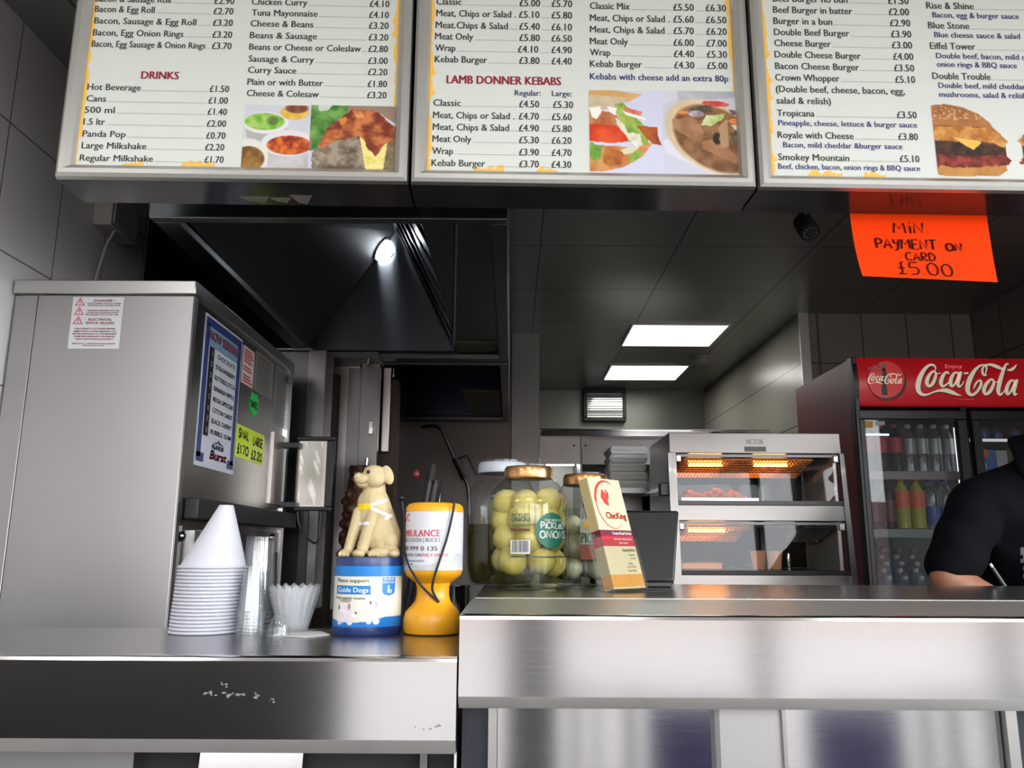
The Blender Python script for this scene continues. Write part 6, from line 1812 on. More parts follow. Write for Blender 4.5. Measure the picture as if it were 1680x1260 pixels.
# heat lamps with mesh guards
M_GLOW = mat('glowing_element', (1, .5, .15, 1), .5, emit=(1.0, .40, .07, 1), estr=40)
M_MESH = mat('brass_mesh', S(176, 116, 60), .4, .7)  # orange lamp glow put into the colour of the lit fittings
def lamp(u0, u1, z, lit, d0=.035, d1=.20):
    xa, xb = H(u0, 760, .1).x, H(u1, 760, .1).x
    def tilt(mb):                                           # the fitting slopes down towards the back
        for p in mb.v: p.z -= .26 * (p.y - HY - d0)
        return mb
    tilt(MB().box(xa, xb, HY + d0, HY + d1, z - .003, z - .001)).build('lamp_reflector', M_MESH if lit else M_STEEL_DULL, t)
    for c_ in lit:
        w = (xb - xa) * (.13 if len(lit) > 1 else .30)
        tilt(MB().tube([(xa + (xb - xa) * c_ - w, HY + d0 + .07, z - .010), (xa + (xb - xa) * c_ + w, HY + d0 + .07, z - .010)], .006, 8)).build('heat_element', M_GLOW, t)
    g = MB(); n = int((xb - xa) / .011)
    for k in range(n + 1):
        x = xa + (xb - xa) * k / n; g.box(x - .0011, x + .0011, HY + d0, HY + d1, z - .020, z - .018)
    for k in range(9):
        y = HY + d0 + (d1 - d0) * k / 8; g.box(xa, xb, y - .0012, y + .0012, z - .0203, z - .0183)
    g.box(xa, xb, HY + d0 - .001, HY + d0, z - .020, z - .012).box(xa, xb, HY + d1, HY + d1 + .002, z - .021, z)
    lab(tilt(g).build('lamp_guard', M_MESH if lit else M_STEEL_DARK, t), 'wire mesh guard under a heat lamp')
lamp(1116, 1322, zF, (.20, .72))
lamp(1116, 1214, s1b, (.40,))
lamp(1300, 1352, s1b, ())
MSM = clear('smoked_rear_glass', (.17, .17, .17, 1), .35, .03)  # dark panes added so the space behind the food looks shaded
for z1, z0 in ((zF - .02, s1a + .016), (s1b - .01, s2a + .016)):
    MB().box(hx0 + .014, hx1 - .16, HB - .022, HB - .017, z0, z1).build('rear_door', MSM, t); MB().box(hx1 - .175, hx1 - .155, HB - .024, HB - .012, z0, z1).build('rear_door_frame', M_STEEL_DARK, t)
    MB().box(hx1 - .155, hx1 - .01, HB - .022, HB - .017, z0, z1).build('rear_door', MSM, t)
for a, b in ((hx0 + .012, hx1 - .17), ):
    for z1, z0 in ((zF - .03, s1a + .1), (s1b - .03, s2a + .09)):
        MB().box(a, b, HB - .012, HB - .004, z0, z0 + .006).build('rear_rail', M_STEEL_DULL, t)
# the bracket on the cabinet's side
q0, q1 = H(1096, 800, .05), H(1072, 812, .3)
MB().box(hx0 - .03, hx0 - .004, HY + .03, HB - .02, q0.z - .012, q0.z).build('side_rail', M_STEEL, t)
MB().box(hx0 - .034, hx0 - .004, HY + .0, HY + .04, q0.z - .03, q0.z + .012).build('rail_knob', M_BLACK, t, bevel=.003)
# food and cups
tr = thing('food_tray', 'shallow steel tray under the fried chicken on the upper heated shelf', 'tray', (H(1170, 820).x, HY + .12, s1a + .0145))
xa, xb = H(1112, 820, .1).x, H(1236, 820, .1).x
xa = max(xa, hx0 + .02)
MB().box(xa, xb, HY + .04, HY + .28, s1a + .0146, s1a + .020).build('tray_base', M_STEEL, tr, bevel=.002)
MB().box(xa, xb, HY + .038, HY + .04, s1a + .0146, s1a + .026).box(xa, xb, HY + .28, HY + .282, s1a + .0146, s1a + .026).build('rim', M_STEEL, tr)
M_CHICK = mat('fried_batter', S(226, 92, 30), .5, noise=.35, nscale=60, bump=.8, bscale=120)
for k, (u, w_, hpx) in enumerate(((1121, 12, 11), (1131, 16, 20), (1144, 16, 17), (1163, 16, 16), (1175, 18, 20), (1188, 16, 19), (1203, 18, 21), (1214, 10, 12))):
    c_ = H(u, 815, .12); s = .0021
    rs = random.Random(40 + k); m = MB(); zz = s1a + .0205
    for j in range(9):
        m.ell((c_.x + rs.uniform(-.5, .5) * w_ * s * .7, HY + .12 + rs.uniform(-.03, .03), zz + hpx * s * rs.uniform(.25, .7)), (w_ * s * rs.uniform(.22, .4), .018, hpx * s * rs.uniform(.22, .4)), 9, 7)
    v = voxel(m, .0045, 1)
    mn = min(p.z for p in v.v)
    for p in v.v: p.z += zz - mn
    lb = ['%s piece of fried chicken from the left on the upper heated shelf' % w2 for w2 in ('first', 'second', 'third', 'fourth', 'fifth', 'sixth', 'seventh', 'last')][k]
    tag(v.build('fried_chicken', M_CHICK), lb, 'fried chicken', 'fried chicken on the upper shelf')
M_KRAFT = mat('pinkish_paper_cup', S(214, 150, 112), .6)
for k, u in enumerate((1245, 1272)):
    c_ = H(u, 932, .10); s = .0021; z = s2a + .0146
    o = thing('paper_cup', ['left paper cup of the pair on the lower heated shelf', 'right paper cup of the pair, nearer the drinks fridge, on the lower heated shelf'][k], 'cup', (c_.x, HY + .1, z), group='paper cups in the heated cabinet')
    MB().lathe([(9 * s, z), (9.2 * s, z + .001), (12.2 * s, z + .058), (12.8 * s, z + .059), (12.8 * s, z + .062), (12 * s, z + .062), (9 * s, z + .004), (.001, z + .003)], (c_.x, HY + .1, 0), 28).build('cup_wall', M_KRAFT, o)
z = s2a + .0146
xa, xb = max(H(1116, 925, .08).x, hx0 + .02), H(1183, 925, .08).x
o = thing('food_tray', 'orange lit shallow tray on the lower heated shelf', 'tray', ((xa + xb) / 2, HY + .12, z))
MB().box(xa, xb, HY + .06, HY + .22, z, z + .022).build('tray_body', mat('copper_tray', S(186, 120, 76), .35, .5), o, bevel=.003)
o = thing('paper_sheet', 'curled white paper sheet between the tray and the paper cups', 'paper', (H(1215, 930, .06).x, HY + .1, z))
xa, xb = H(1197, 930, .06).x, H(1236, 930, .06).x
MB().grid(lambda a, b: Vector((xa + (xb - xa) * a, HY + .04 + .12 * b, z + .001 + .014 * (1 - a) ** 2)), 8, 4).build('sheet', M_WHITE, o)
o = thing('serving_spoon', 'bright upright spoon bowl beside the right paper cup', 'spoon', (H(1294, 925, .1).x, HY + .1, z))
c_ = H(1294, 918, .1)
MB().ell((c_.x, HY + .1, z + .030), (.006, .004, .028), 14, 10).build('bowl', M_CHROME, o)
MB().tube([(c_.x, HY + .1, z + .004), (c_.x + .01, HY + .16, z + .004)], .003, 8).build('handle', M_CHROME, o)
# tongs on top
o = thing('serving_tongs', 'serving tongs lying on top of the heated cabinet', 'tongs', (H(1205, 706).x, HY + .14, zT))
xa, xb = H(1160, 706, .14).x, H(1262, 706, .14).x
MB().tube([(xa + .04, HY + .14, zT + .008), (xb, HY + .15, zT + .006)], .005, 8).build('handle', mat('greenish_steel', S(120, 138, 136), .35, .5), o)
MB().tube([(xa + .04, HY + .12, zT + .006), (xb, HY + .135, zT + .005)], .004, 8).build('handle', M_STEEL_DULL, o)
MB().ell((xa + .025, HY + .13, zT + .012), (.03, .02, .011), 14, 10).build('gripping_head', M_BLACK, o)

# counter that carries the cabinet, behind the taller serving counter
t = thing('back_counter', 'dark counter carrying the heated cabinet', 'counter', ((hx0 + hx1) / 2, HY + .2, 0))
MB().box(hx0 - .25, hx1 + .06, HY - .06, HB + .05, zb - .04, zb - .0005).build('worktop', M_STEEL_DULL, t)
MB().box(hx0 - .23, hx1 + .04, HY - .02, HB + .03, .0, zb - .04).build('cabinet_body', M_STEEL_DARK, t)
# ================================================================== drinks fridge
FYD = 3.50
F = lambda u, v, y=FYD: Py(u, v, y)
gx0 = F(1398, 640).x; gx1 = 2.545
gzT = F(1540, 588).z; gzH = F(1540, 667).z
GB = 4.20
t = thing('drinks_fridge', 'two-door drinks fridge with a red lit header, in the tiled corner', 'fridge', ((gx0 + gx1) / 2, 3.85, 0))
M_MAROON = mat('maroon_side', S(150, 58, 74), .4)
M_FBLACK = mat('fridge_black', (.014, .013, .013, 1), .38)
M_LINER = mat('grey_liner', S(120, 124, 124), .5)
MB().box(gx0, gx0 + .025, FYD + .03, GB, .06, gzT - .004).build('side_panel', M_MAROON, t, bevel=.003)
MB().box(gx1 - .02, gx1, FYD + .03, GB, .06, gzT - .004).build('side_panel', M_MAROON, t)
MB().box(gx0 + .025, gx1 - .02, GB - .03, GB, .06, gzT - .004).build('back_panel', M_LINER, t)
MB().box(gx0 + .025, gx1 - .02, FYD + .03, GB - .03, gzH + .01, gzT - .004).build('top_housing', M_FBLACK, t)
MB().box(gx0 + .002, gx1 - .002, FYD + .0, GB - .01, .06, .18).build('plinth', M_FBLACK, t)
MB().box(gx0 + .025, gx1 - .02, FYD + .05, GB - .03, .18, .20).build('liner_floor', M_LINER, t)
MB().box(gx0 - .002, gx0 + .022, FYD - .02, FYD + .03, .06, gzT).build('front_edge_trim', M_FBLACK, t, bevel=.004)
xm = F(1586, 700).x
MB().box(xm - .012, xm + .012, FYD + .012, FYD + .06, .18, gzH + .01).build('centre_mullion', M_FBLACK, t)
# header sign: a shallow curve
hx = F(1404, 620).x
prof = [(FYD + .03, gzT), (FYD - .005, gzT - .001), (FYD - .022, gzT - .03), (FYD - .030, (gzT + gzH) / 2), (FYD - .022, gzH + .03), (FYD - .010, gzH + .004), (FYD + .03, gzH + .004)]
M_SIGN = mat('red_backlit_sign', S(190, 26, 36), .3, emit=S(190, 20, 30), estr=.30)
MB().prism([(hx, y, z) for y, z in prof], (gx1 - hx, 0, 0)).build('header_sign', M_SIGN, t, sharp=.9)
MB().prism([(hx - .022, y + .002 if y < FYD else y, z) for y, z in prof], (.021, 0, 0)).build('sign_end_cap', M_FBLACK, t)
LYS = FYD - .032
def logo(lift=0.0):
    return lambda X, Y: Py(1380 + X / 5.6, 560 + Y / 5.6, LYS - lift)
def big_script(mb, mp, sc=1.0, ox=0.0, oy=0.0):
    T = lambda pts: [(ox + a * sc, oy + b * sc, w * sc) for a, b, w in pts]
    def st(pts, close=False, k=7): mb.ribbon(catmull(T(pts), k, close), 1, mp, close)
    st([(858, 278, 8), (868, 244, 14), (846, 218, 20), (806, 222, 24), (760, 266, 34), (722, 340, 46), (706, 410, 48), (716, 462, 40), (752, 490, 26), (800, 486, 16), (850, 466, 14), (905, 452, 24), (965, 452, 38), (1020, 470, 36), (1070, 490, 18), (1106, 499, 4)])
    st([(838, 280, 22), (800, 330, 34), (788, 380, 36), (808, 412, 24), (840, 390, 32), (866, 330, 30), (868, 288, 18)], True)
    st([(866, 292, 10), (890, 298, 9), (915, 290, 8)])
    st([(990, 300, 18), (972, 282, 18), (940, 310, 32), (918, 370, 38), (930, 412, 24), (962, 402, 16), (1000, 368, 10)])
    st([(1072, 290, 16), (1040, 292, 22), (1012, 340, 34), (1006, 392, 34), (1026, 412, 20), (1058, 370, 20), (1080, 310, 20)], True)
    st([(1102, 278, 26), (1086, 330, 34), (1072, 390, 32), (1088, 416, 20), (1112, 396, 12), (1130, 366, 7)])
    st([(1128, 294, 16), (1170, 292, 18)], k=2)
    st([(1336, 300, 6), (1328, 312, 16), (1304, 300, 22), (1298, 258, 20), (1318, 224, 18), (1336, 236, 18), (1334, 270, 14), (1324, 300, 8)])
    st([(1322, 216, 8), (1280, 222, 18), (1228, 268, 32), (1182, 350, 46), (1162, 430, 44), (1176, 480, 34), (1212, 490, 26), (1254, 456, 24), (1284, 404, 26), (1284, 366, 22), (1262, 362, 16), (1236, 392, 18), (1218, 436, 10)])
    st([(1322, 218, 12), (1370, 214, 24), (1420, 228, 32), (1462, 246, 26), (1500, 262, 8)])
    st([(1374, 352, 22), (1332, 396, 34), (1312, 450, 36), (1330, 486, 24), (1366, 462, 32), (1398, 404, 30), (1400, 362, 18)], True)
    st([(1398, 372, 10), (1430, 376, 9), (1456, 360, 8)])
    st([(1540, 212, 10), (1516, 212, 20), (1490, 270, 32), (1462, 360, 40), (1444, 450, 38), (1460, 490, 24), (1490, 470, 12), (1520, 430, 6)])
    st([(1524, 262, 8), (1560, 262, 26), (1590, 242, 24), (1614, 212, 4)])
    st([(1590, 362, 16), (1556, 366, 24), (1528, 414, 34), (1520, 464, 34), (1538, 486, 20), (1570, 440, 20), (1594, 384, 20)], True)
    st([(1618, 350, 26), (1602, 402, 34), (1588, 462, 32), (1600, 492, 18), (1620, 476, 8)])
M_SIGNW = mat('sign_white', S(222, 208, 186), .4, emit=S(226, 212, 188), estr=.45)
M_SHADOW = mat('sign_dark_outline', S(70, 10, 16), .5)
B = MB(); big_script(B, logo(.0004), 1, 7, 7); B.build('script_outline', M_SHADOW, t)
B = MB(); big_script(B, logo(.0012)); lab(B.build('script_lettering', M_SIGNW, t), 'cream flowing script reading Coca-Cola')
B = MB(); lg = logo(.0008); fl = lambda a, b: lg(a, -b); put_text(B, 'Enjoy', fl, 956, -246, 36, w=158); put_text(B, 'Trade-mark Reg.', fl, 1070, -536, 9, w=150); B.build('small_lettering', mat('sign_pink', S(222, 140, 130), .5, emit=S(222, 140, 130), estr=.35), t)
# disc emblem
D0 = logo(.0004); disc = MB(); disc.poly([D0(432 + 170 * math.cos(a), 372 + 172 * math.sin(a)) for a in [2 * math.pi * k / 48 for k in range(48)]]); disc.build('disc_outline', mat('sign_dark_red', S(96, 12, 20), .4), t)
D0 = logo(.0008); disc = MB(); disc.poly([D0(414 + 168 * math.cos(a), 352 + 168 * math.sin(a)) for a in [2 * math.pi * k / 48 for k in range(48)]]); em = disc.build('disc_emblem', mat('sign_bright_red', S(206, 34, 38), .3, emit=S(206, 30, 34), estr=.32), t)
D1 = logo(.0012); B = MB()
B.poly([D1(a, b) for a, b in ((378, 250), (408, 250), (416, 300), (424, 330), (428, 372), (418, 410), (424, 450), (428, 494), (372, 494), (370, 450), (376, 410), (368, 372), (372, 330), (380, 300))]); B.build('bottle_print', mat('bottle_brown_print', S(48, 22, 20), .35), em)
B = MB(); B.poly([D1(a, b) for a, b in ((370, 208), (404, 208), (408, 262), (378, 264))]); B.build('bottle_neck_print', mat('bottle_green_print', S(96, 156, 118), .35), em)
B = MB(); rs = random.Random(3)
for k in range(26):
    cx, cy, r_ = rs.uniform(245, 372), rs.uniform(192, 280), rs.uniform(4, 11)
    if (cx - 372) ** 2 / 130 ** 2 + (cy - 285) ** 2 / 95 ** 2 > 1: continue
    B.poly([D1(cx + r_ * math.cos(a), cy + r_ * math.sin(a)) for a in [6.283 * q / 7 for q in range(7)]])
B.build('splash_print', mat('splash_pink', S(196, 116, 118), .4), em)
B = MB(); big_script(B, logo(.0018), .335, 245 - 680 * .335 - 2, 293 - 205 * .335); lab(B.build('script_lettering', M_SIGNW, em), 'small cream script reading Coca-Cola')

# doors
MGD = clear('fridge_glass', (.90, .92, .92, 1), 0.6, .02, milky=.02, milk=(.6, .65, .7, 1))
zdT, zdB = F(1480, 674).z, .20
def door(xa, xb, iw_l, iw_r):
    d = MB(); zt = F(1480, 689).z; y0, y1 = FYD - .022, FYD + .012
    d.box(xa, xb, y0, y1, zt, zdT).box(xa, xb, y0, y1, zdB, zdB + .06).box(xa, xa + iw_l, y0, y1, zdB + .06, zt).box(xb - iw_r, xb, y0, y1, zdB + .06, zt)
    o = d.build('door', M_FBLACK, t, bevel=.004)
    MB().box(xa + iw_l, xb - iw_r, y0 + .014, y0 + .02, zdB + .06, zt).build('door_glass', MGD, o)
    return o, zt
dl = F(1406, 690).x; dr = F(1582, 690).x
d1, zgt = door(dl, dr, F(1415.5, 690).x - dl, dr - F(1566, 690).x)
d2, _ = door(F(1589.5, 690).x, gx1 - .005, F(1604, 690).x - F(1589.5, 690).x, .035)
hx_ = dr - .012
MB().box(hx_ - .006, hx_ + .006, FYD - .040, FYD - .022, 1.05, 1.55).build('door_handle', mat('grey_handle', S(96, 96, 96), .3, .4), d1, bevel=.003)
MB().box(F(1592, 700).x, F(1596, 700).x, FYD - .040, FYD - .022, 1.05, 1.55).build('door_handle', mat('grey_handle', S(96, 96, 96), .3, .4), d2, bevel=.003)
# fridge stickers
for (u0, v0, u1, v1, c_, n, lb) in ((1415.5, 690.5, 1433, 701.5, S(214, 164, 24), 'yellow_sticker', 'small yellow sticker inside the top corner of the fridge door'), (1437, 691, 1452, 697.5, S(176, 178, 168), 'white_sticker', 'small white sticker beside the yellow one on the fridge door')):
    a, b = F(u0, v0, FYD - .0095), F(u1, v1, FYD - .0095)
    tag(MB().box(a.x, b.x, FYD - .0092, FYD - .0082, b.z, a.z).build(n, mat(n + '_paper', c_, .5), None), lb, 'sticker')
# shelves
SY0, SY1 = FYD + .075, GB - .04
M_SHELF = mat('grey_wire_shelf', S(120, 122, 122), .4, .3)
zs1, zs2 = Py(1490, 774, SY0).z, Py(1490, 869, SY0).z
zs0 = Py(1640, 721, SY0).z
M_STRIP1 = mat('pink_grey_strip', S(150, 132, 134), .4); M_STRIP2 = mat('clear_grey_strip', S(128, 132, 134), .4)
xl, xr = gx0 + .03, gx1 - .025
def shelf(xa, xb, z, strip, hs=.03):
    MB().box(xa, xb, SY0, SY1, z - .008, z - .001).build('shelf', M_SHELF, t)
    if strip: MB().box(xa, xb, SY0 - .006, SY0 - .001, z - hs, z + .002).build('price_strip', strip, t)
shelf(xl, xm - .004, zs1, M_STRIP1, .034); shelf(xl, xm - .004, zs2, M_STRIP2, .034)
shelf(xm + .004, xr, zs0, mat('lit_white_strip', S(216, 218, 214), .4, emit=(1, 1, .95, 1), estr=.5), .010); shelf(xm + .004, xr, Py(1640, 790, SY0).z, M_STRIP2)
a, b = Py(1415, 713, SY0 + .02), Py(1458, 713, SY0 + .02)
MB().tube([(a.x - .0, SY0 + .02, a.z), (b.x, SY0 + .02, a.z)], .004, 8).build('strip_light', mat('lit_strip_dim', (1, 1, 1, 1), .5, emit=(1, 1, 1, 1), estr=2.5), t)
MB().box(xr - .012, xr, SY0, SY0 + .03, 1.0, zgt - .02).build('interior_lamp', mat('interior_lamp', (1, 1, 1, 1), .5, emit=(.93, .97, 1, 1), estr=3.0), t)
MB().box(xm - .012, xm + .012, SY0 - .01, SY0 + .012, .9, zgt - .02).build('interior_lamp', mat('interior_lamp_dim', (1, 1, 1, 1), .5, emit=(.93, .97, 1, 1), estr=1.6), t)
zq0, zq1 = Py(1490, 985, SY0).z, None
# sloping rack at the bottom
rz0 = Py(1490, 962, SY0 + .03).z - .185
slope = .34
MB().hexa([(xl, SY0, rz0 - .012), (xm - .004, SY0, rz0 - .012), (xm - .004, SY0, rz0 - .001), (xl, SY0, rz0 - .001),
           (xl, SY1, rz0 - .012 + slope * (SY1 - SY0)), (xm - .004, SY1, rz0 - .012 + slope * (SY1 - SY0)), (xm - .004, SY1, rz0 - .001 + slope * (SY1 - SY0)), (xl, SY1, rz0 - .001 + slope * (SY1 - SY0))]).build('sloping_rack', M_SHELF, t)

# bottles
def bottle(label, x, y, z, body, labelm, capm, group, h=.225, r=.031, lz=(.34, .66), neck=None):
    o = thing('drink_bottle', label, 'bottle', (x, y, z), group=group)
    pf = [(.001, .003), (.7, .002), (.92, .008), (1, .03), (.97, .30), (1, .33), (1, .66), (.94, .72), (.72, .81), (.46, .88), (.40, .90), (.40, .93)]
    MB().lathe([(a * r, z + (b if i < 3 else b) * h if b > .0101 else z + b) for i, (a, b) in enumerate(pf)], (x, y, 0), 24).build('bottle_body', body, o)
    MB().lathe([(r * 1.012, z + lz[0] * h), (r * 1.015, z + lz[0] * h + .001), (r * 1.015, z + lz[1] * h - .001), (r * 1.012, z + lz[1] * h)], (x, y, 0), 24, cap0=False, cap1=False).build('label_band', labelm, o)
    MB().lathe([(.44 * r, z + .925 * h), (.45 * r, z + .93 * h), (.45 * r, z + .995 * h), (.40 * r, z + h), (.001, z + h)], (x, y, 0), 20).build('cap', capm, o)
    return o
M_COLA = mat('dark_cola', (.012, .006, .005, 1), .3, spec=.2); M_CLW = clear('clear_bottle', (.80, .84, .86, 1), 1.4, .05, milky=.06)
M_CITR = mat('citrus_drink', S(176, 170, 56), .2); M_CHER = mat('dark_cherry', (.03, .008, .012, 1), .3, spec=.2)
M_LR = mat('red_label', S(180, 34, 44), .4); M_LS = mat('silver_label', S(150, 154, 154), .35, .3); M_LO = mat('orange_label', S(226, 104, 52), .45); M_LB = mat('blue_label', S(46, 84, 158), .4); M_LM = mat('maroon_label', S(110, 40, 54), .45); M_LBL2 = mat('sky_blue_label', S(60, 140, 196), .4)
M_CAPR = mat('red_cap', S(172, 32, 40), .4); M_CAPW = mat('white_cap', S(186, 190, 188), .4); M_CAPO = mat('orange_cap', S(222, 96, 50), .4); M_CAPB = mat('blue_cap', S(36, 60, 170), .4); M_CAPK = mat('black_cap', (.02, .02, .02, 1), .4)
byf = SY0 + .045
h1 = (zgt - .012 - zs1); h1 = min(.225, h1)
def place(kind, label, u, vref, z, y, group, h=.225, r=.031):
    x = Py(u, vref, y).x
    b, l, c_, lz = {'cola': (M_COLA, M_LR, M_CAPR, (.40, .72)), 'clear': (M_CLW, M_LS, M_CAPW, (.38, .70)), 'cherry': (M_CHER, M_LM, M_CAPK, (.14, .56)), 'citrus': (M_CITR, M_LO, M_CAPO, (.42, .74)),
                    'water': (M_CLW, M_LB, M_CAPB, (.10, .45)), 'waterw': (M_CLW, M_LBL2, M_CAPW, (.16, .5))}[kind]
    return bottle(label, x, y, z, b, l, c_, group, h, r, lz)
for u, k, lb in ((1425, 'cola', 'first red-labelled cola bottle from the left on the top left fridge shelf'), (1447, 'cola', 'second red-labelled cola bottle from the left on the top left fridge shelf'), (1470, 'cola', 'third red-labelled cola bottle from the left on the top left fridge shelf'),
                 (1492, 'clear', 'clear bottle with a silver label next to the cola on the top fridge shelf'), (1513, 'clear', 'second silver-labelled clear bottle from the cola on the top fridge shelf'), (1534, 'clear', 'third silver-labelled clear bottle from the cola on the top fridge shelf'), (1555, 'clear', 'silver-labelled clear bottle against the middle of the fridge, top shelf')):
    place(k, lb, u, 740, zs1 + .0005, byf, 'bottles on the top fridge shelf', .215, .0285)
for u, k, lb in ((1433, 'cherry', 'dark cherry drink bottle at the left end of the middle fridge shelf'), (1457, 'cherry', 'dark cherry drink bottle beside the orange-labelled ones'), (1480, 'citrus', 'citrus drink bottle with an orange label beside the dark cherry bottles'), (1505, 'citrus', 'citrus drink bottle with an orange label beside the clear water'),
                 (1529, 'water', 'clear water bottle with blue label beside the citrus bottles'), (1552, 'water', 'clear water bottle with blue label beside the staff member, middle fridge shelf')):
    place(k, lb, u, 830, zs2 + .0005, byf, 'bottles on the middle fridge shelf', .228, .032)
proto = None
xs0 = xl + .04
nrow = 0
for j in range(6):
    y = SY0 + .04 + j * .085
    z = rz0 + slope * (y + .03 - SY0) + .0005
    for i in range(6):
        x = xs0 + i * .071 + (j % 2) * .02
        if x > xm - .045: continue
        lb = 'clear white-capped water bottle on the sloping rack low in the fridge'
        if proto is None:
            proto = bottle(lb, x, y, z, M_CLW, M_LBL2, M_CAPW, 'white-capped water bottles on the sloping rack', .205, .030, (.18, .5))
        else: dup(proto, (x, y, z), random.uniform(0, 6))
for u, lb in ((1611, 'blue-capped bottle at the left end of the right fridge door shelf'), (1633, 'second blue-capped bottle behind the right fridge door'), (1663, 'third blue-capped bottle behind the right fridge door')):
    x = Py(u, 712, byf + .03).x
    bottle(lb, x, byf + .02, zs0 + .0005, M_CLW, M_LB, M_CAPB, 'blue-capped bottles behind the right door', min(.07, zgt - zs0 - .008), .022, (.2, .5))
zz = Py(1640, 790, SY0).z
for (u0, u1, v0, c_, nm, lb, yy) in ((1609, 1634, 738, S(70, 108, 176), 'drink_carton', 'blue drink carton on the right fridge shelf', SY0 + .03), (1627, 1662, 739, S(214, 210, 214), 'drink_carton', 'white drink carton behind the blue one on the right fridge shelf', SY0 + .12), (1664, 1690, 735, S(120, 124, 80), 'drink_carton', 'olive drink carton behind the staff member\'s shoulder', SY0 + .06)):
    a, b = Py(u0, v0, yy), Py(u1, v0, yy)
    o = thing(nm, lb, 'carton', ((a.x + b.x) / 2, yy + .03, zz))
    MB().box(a.x, b.x, yy, yy + .06, zz + .0005, a.z).build('carton_body', mat('carton_%d' % u0, c_, .45), o, bevel=.002)
    if u0 == 1609:
        m = MB(); p_ = Py(1616, 742, yy - .001); m.poly([(p_.x + .018 * math.cos(a_), yy - .0008, p_.z - .004 + .018 * math.sin(a_)) for a_ in [6.283 * q / 20 for q in range(20)]]); m.build('orange_emblem', M_LO, o)
        p_ = Py(1614, 764, yy - .001); m = MB(); m.ribbon([(p_.x + .012 * math.cos(6.283 * q / 18), p_.z + .012 * math.sin(6.283 * q / 18)) for q in range(18)], .004, lambda X, Z: Vector((X, yy - .0008, Z)), True); m.build('ring_emblem', M_WHITE, o)
# ================================================================== staff member leaning behind the taller counter
SKIN = mat('skin', S(168, 116, 90), .5, sub=.1, noise=.06, nscale=40)
SHIRT = mat('navy_polo_cotton', S(10, 11, 17), .9, spec=.12, noise=.15, nscale=120)
V = Vector
per = thing('person', 'person in a dark navy polo shirt leaning on the counter beside the drinks fridge, writing', 'person', (1.42, 2.50, 0))
N_ = V((1.375, 2.10, 1.475)); CH = V((1.395, 2.17, 1.30)); WA = V((1.41, 2.38, 1.08)); PE = V((1.42, 2.48, .95))
HD = V((1.45, 1.965, 1.602)); fwd = V((-.05, -.86, -.50)).normalized(); hup = V((-.02, -.48, .88)); hup = (hup - fwd * hup.dot(fwd)).normalized(); hrt = fwd.cross(hup).normalized()
SR, SL = V((1.215, 2.13, 1.372)), V((1.575, 2.11, 1.372))
ER, EL = V((1.060, 2.02, 1.185)), V((1.74, 2.03, 1.185))
WR, WL = V((1.19, 1.965, 1.105)), V((1.53, 1.975, 1.095))
def limb(m, a, b, r0, r1, grow=0.0): m.capsule(a, b, r0 + grow, r1 + grow)
B = MB()
# trunk
for a, b, r0, r1 in ((PE, WA, .135, .125), (WA, CH, .125, .135)): limb(B, a, b, r0, r1)
for s_ in (-1, 1):
    B.capsule(CH + V((s_ * .07, 0, -.02)), WA + V((s_ * .05, 0, 0)), .115, .105); B.capsule(CH + V((s_ * .02, .01, .03)), (SR if s_ < 0 else SL) + V((-s_ * .03, .0, -.01)), .10, .066)
B.capsule(CH + V((0, 0, .05)), N_, .085, .058); B.capsule(N_ - V((0, 0, .02)), HD - hup * .06 - fwd * .03, .056, .052)
# head
Mh = Matrix((hrt, -fwd, hup)).transposed().to_4x4()
hp = lambda x, f, u_: HD + hrt * x + fwd * f + hup * u_
B.ell(hp(0, -.012, .025), (.076, .094, .092), 24, 16, Mh); B.ell(hp(0, .03, -.035), (.058, .064, .072), 20, 14, Mh); B.ell(hp(0, .058, -.088), (.030, .028, .022), 14, 10, Mh)
B.capsule(hp(0, .086, .018), hp(0, .104, -.018), .009, .014); 
for s_ in (-1, 1):
    B.ell(hp(s_ * .011, .094, -.020), (.010, .010, .008), 10, 8, Mh); B.ell(hp(s_ * .080, -.012, -.004), (.009, .018, .030), 12, 10, Mh); B.ell(hp(s_ * .032, .072, .034), (.026, .014, .009), 12, 8, Mh); B.ell(hp(s_ * .038, .060, -.026), (.024, .022, .022), 12, 8, Mh)
B.ell(hp(0, .086, -.050), (.024, .011, .0055), 12, 8, Mh); B.ell(hp(0, .084, -.060), (.021, .011, .006), 12, 8, Mh)
# arms and hands
def arm(S0, E0, W0, thumb_side, curl, direction):
    B.capsule(S0, E0, .054, .043); B.capsule(E0, W0, .043, .029)
    d = direction.normalized(); n = V((0, 0, 1)); sd = d.cross(n).normalized()
    pc_ = W0 + d * .052
    for q in (-.027, -.009, .009, .027): B.capsule(W0 + sd * q * .7, W0 + d * .092 + sd * q, .015, .0125)
    for i, q in enumerate((-.030, -.010, .010, .030)):
        L1, L2, L3 = [(.036, .024, .018), (.042, .027, .020), (.039, .025, .019), (.030, .019, .016)][i if thumb_side < 0 else 3 - i]
        a = W0 + d * .094 + sd * q
        b = a + (d + n * (.10 - curl * .3)) .normalized() * L1; c_ = b + (d * (1 - curl) - n * (.3 + curl)).normalized() * L2; e = c_ + (d * (.6 - curl) - n * (.8 + .2 * curl)).normalized() * L3
        B.capsule(a, b, .0095, .0088); B.capsule(b, c_, .0088, .0080); B.capsule(c_, e, .0080, .0068)
    a = W0 + d * .028 + sd * thumb_side * .026; b = a + (d * .8 + sd * thumb_side * .8 - n * .2).normalized() * .042; c_ = b + (d + sd * thumb_side * .1 - n * .3).normalized() * .030
    B.capsule(a, b, .0135, .0105); B.capsule(b, c_, .0105, .0080)
arm(SR, ER, WR, -1, .55, V((.85, -.30, -.05)))
arm(SL, EL, WL, 1, .25, V((-.85, -.28, -.05)))
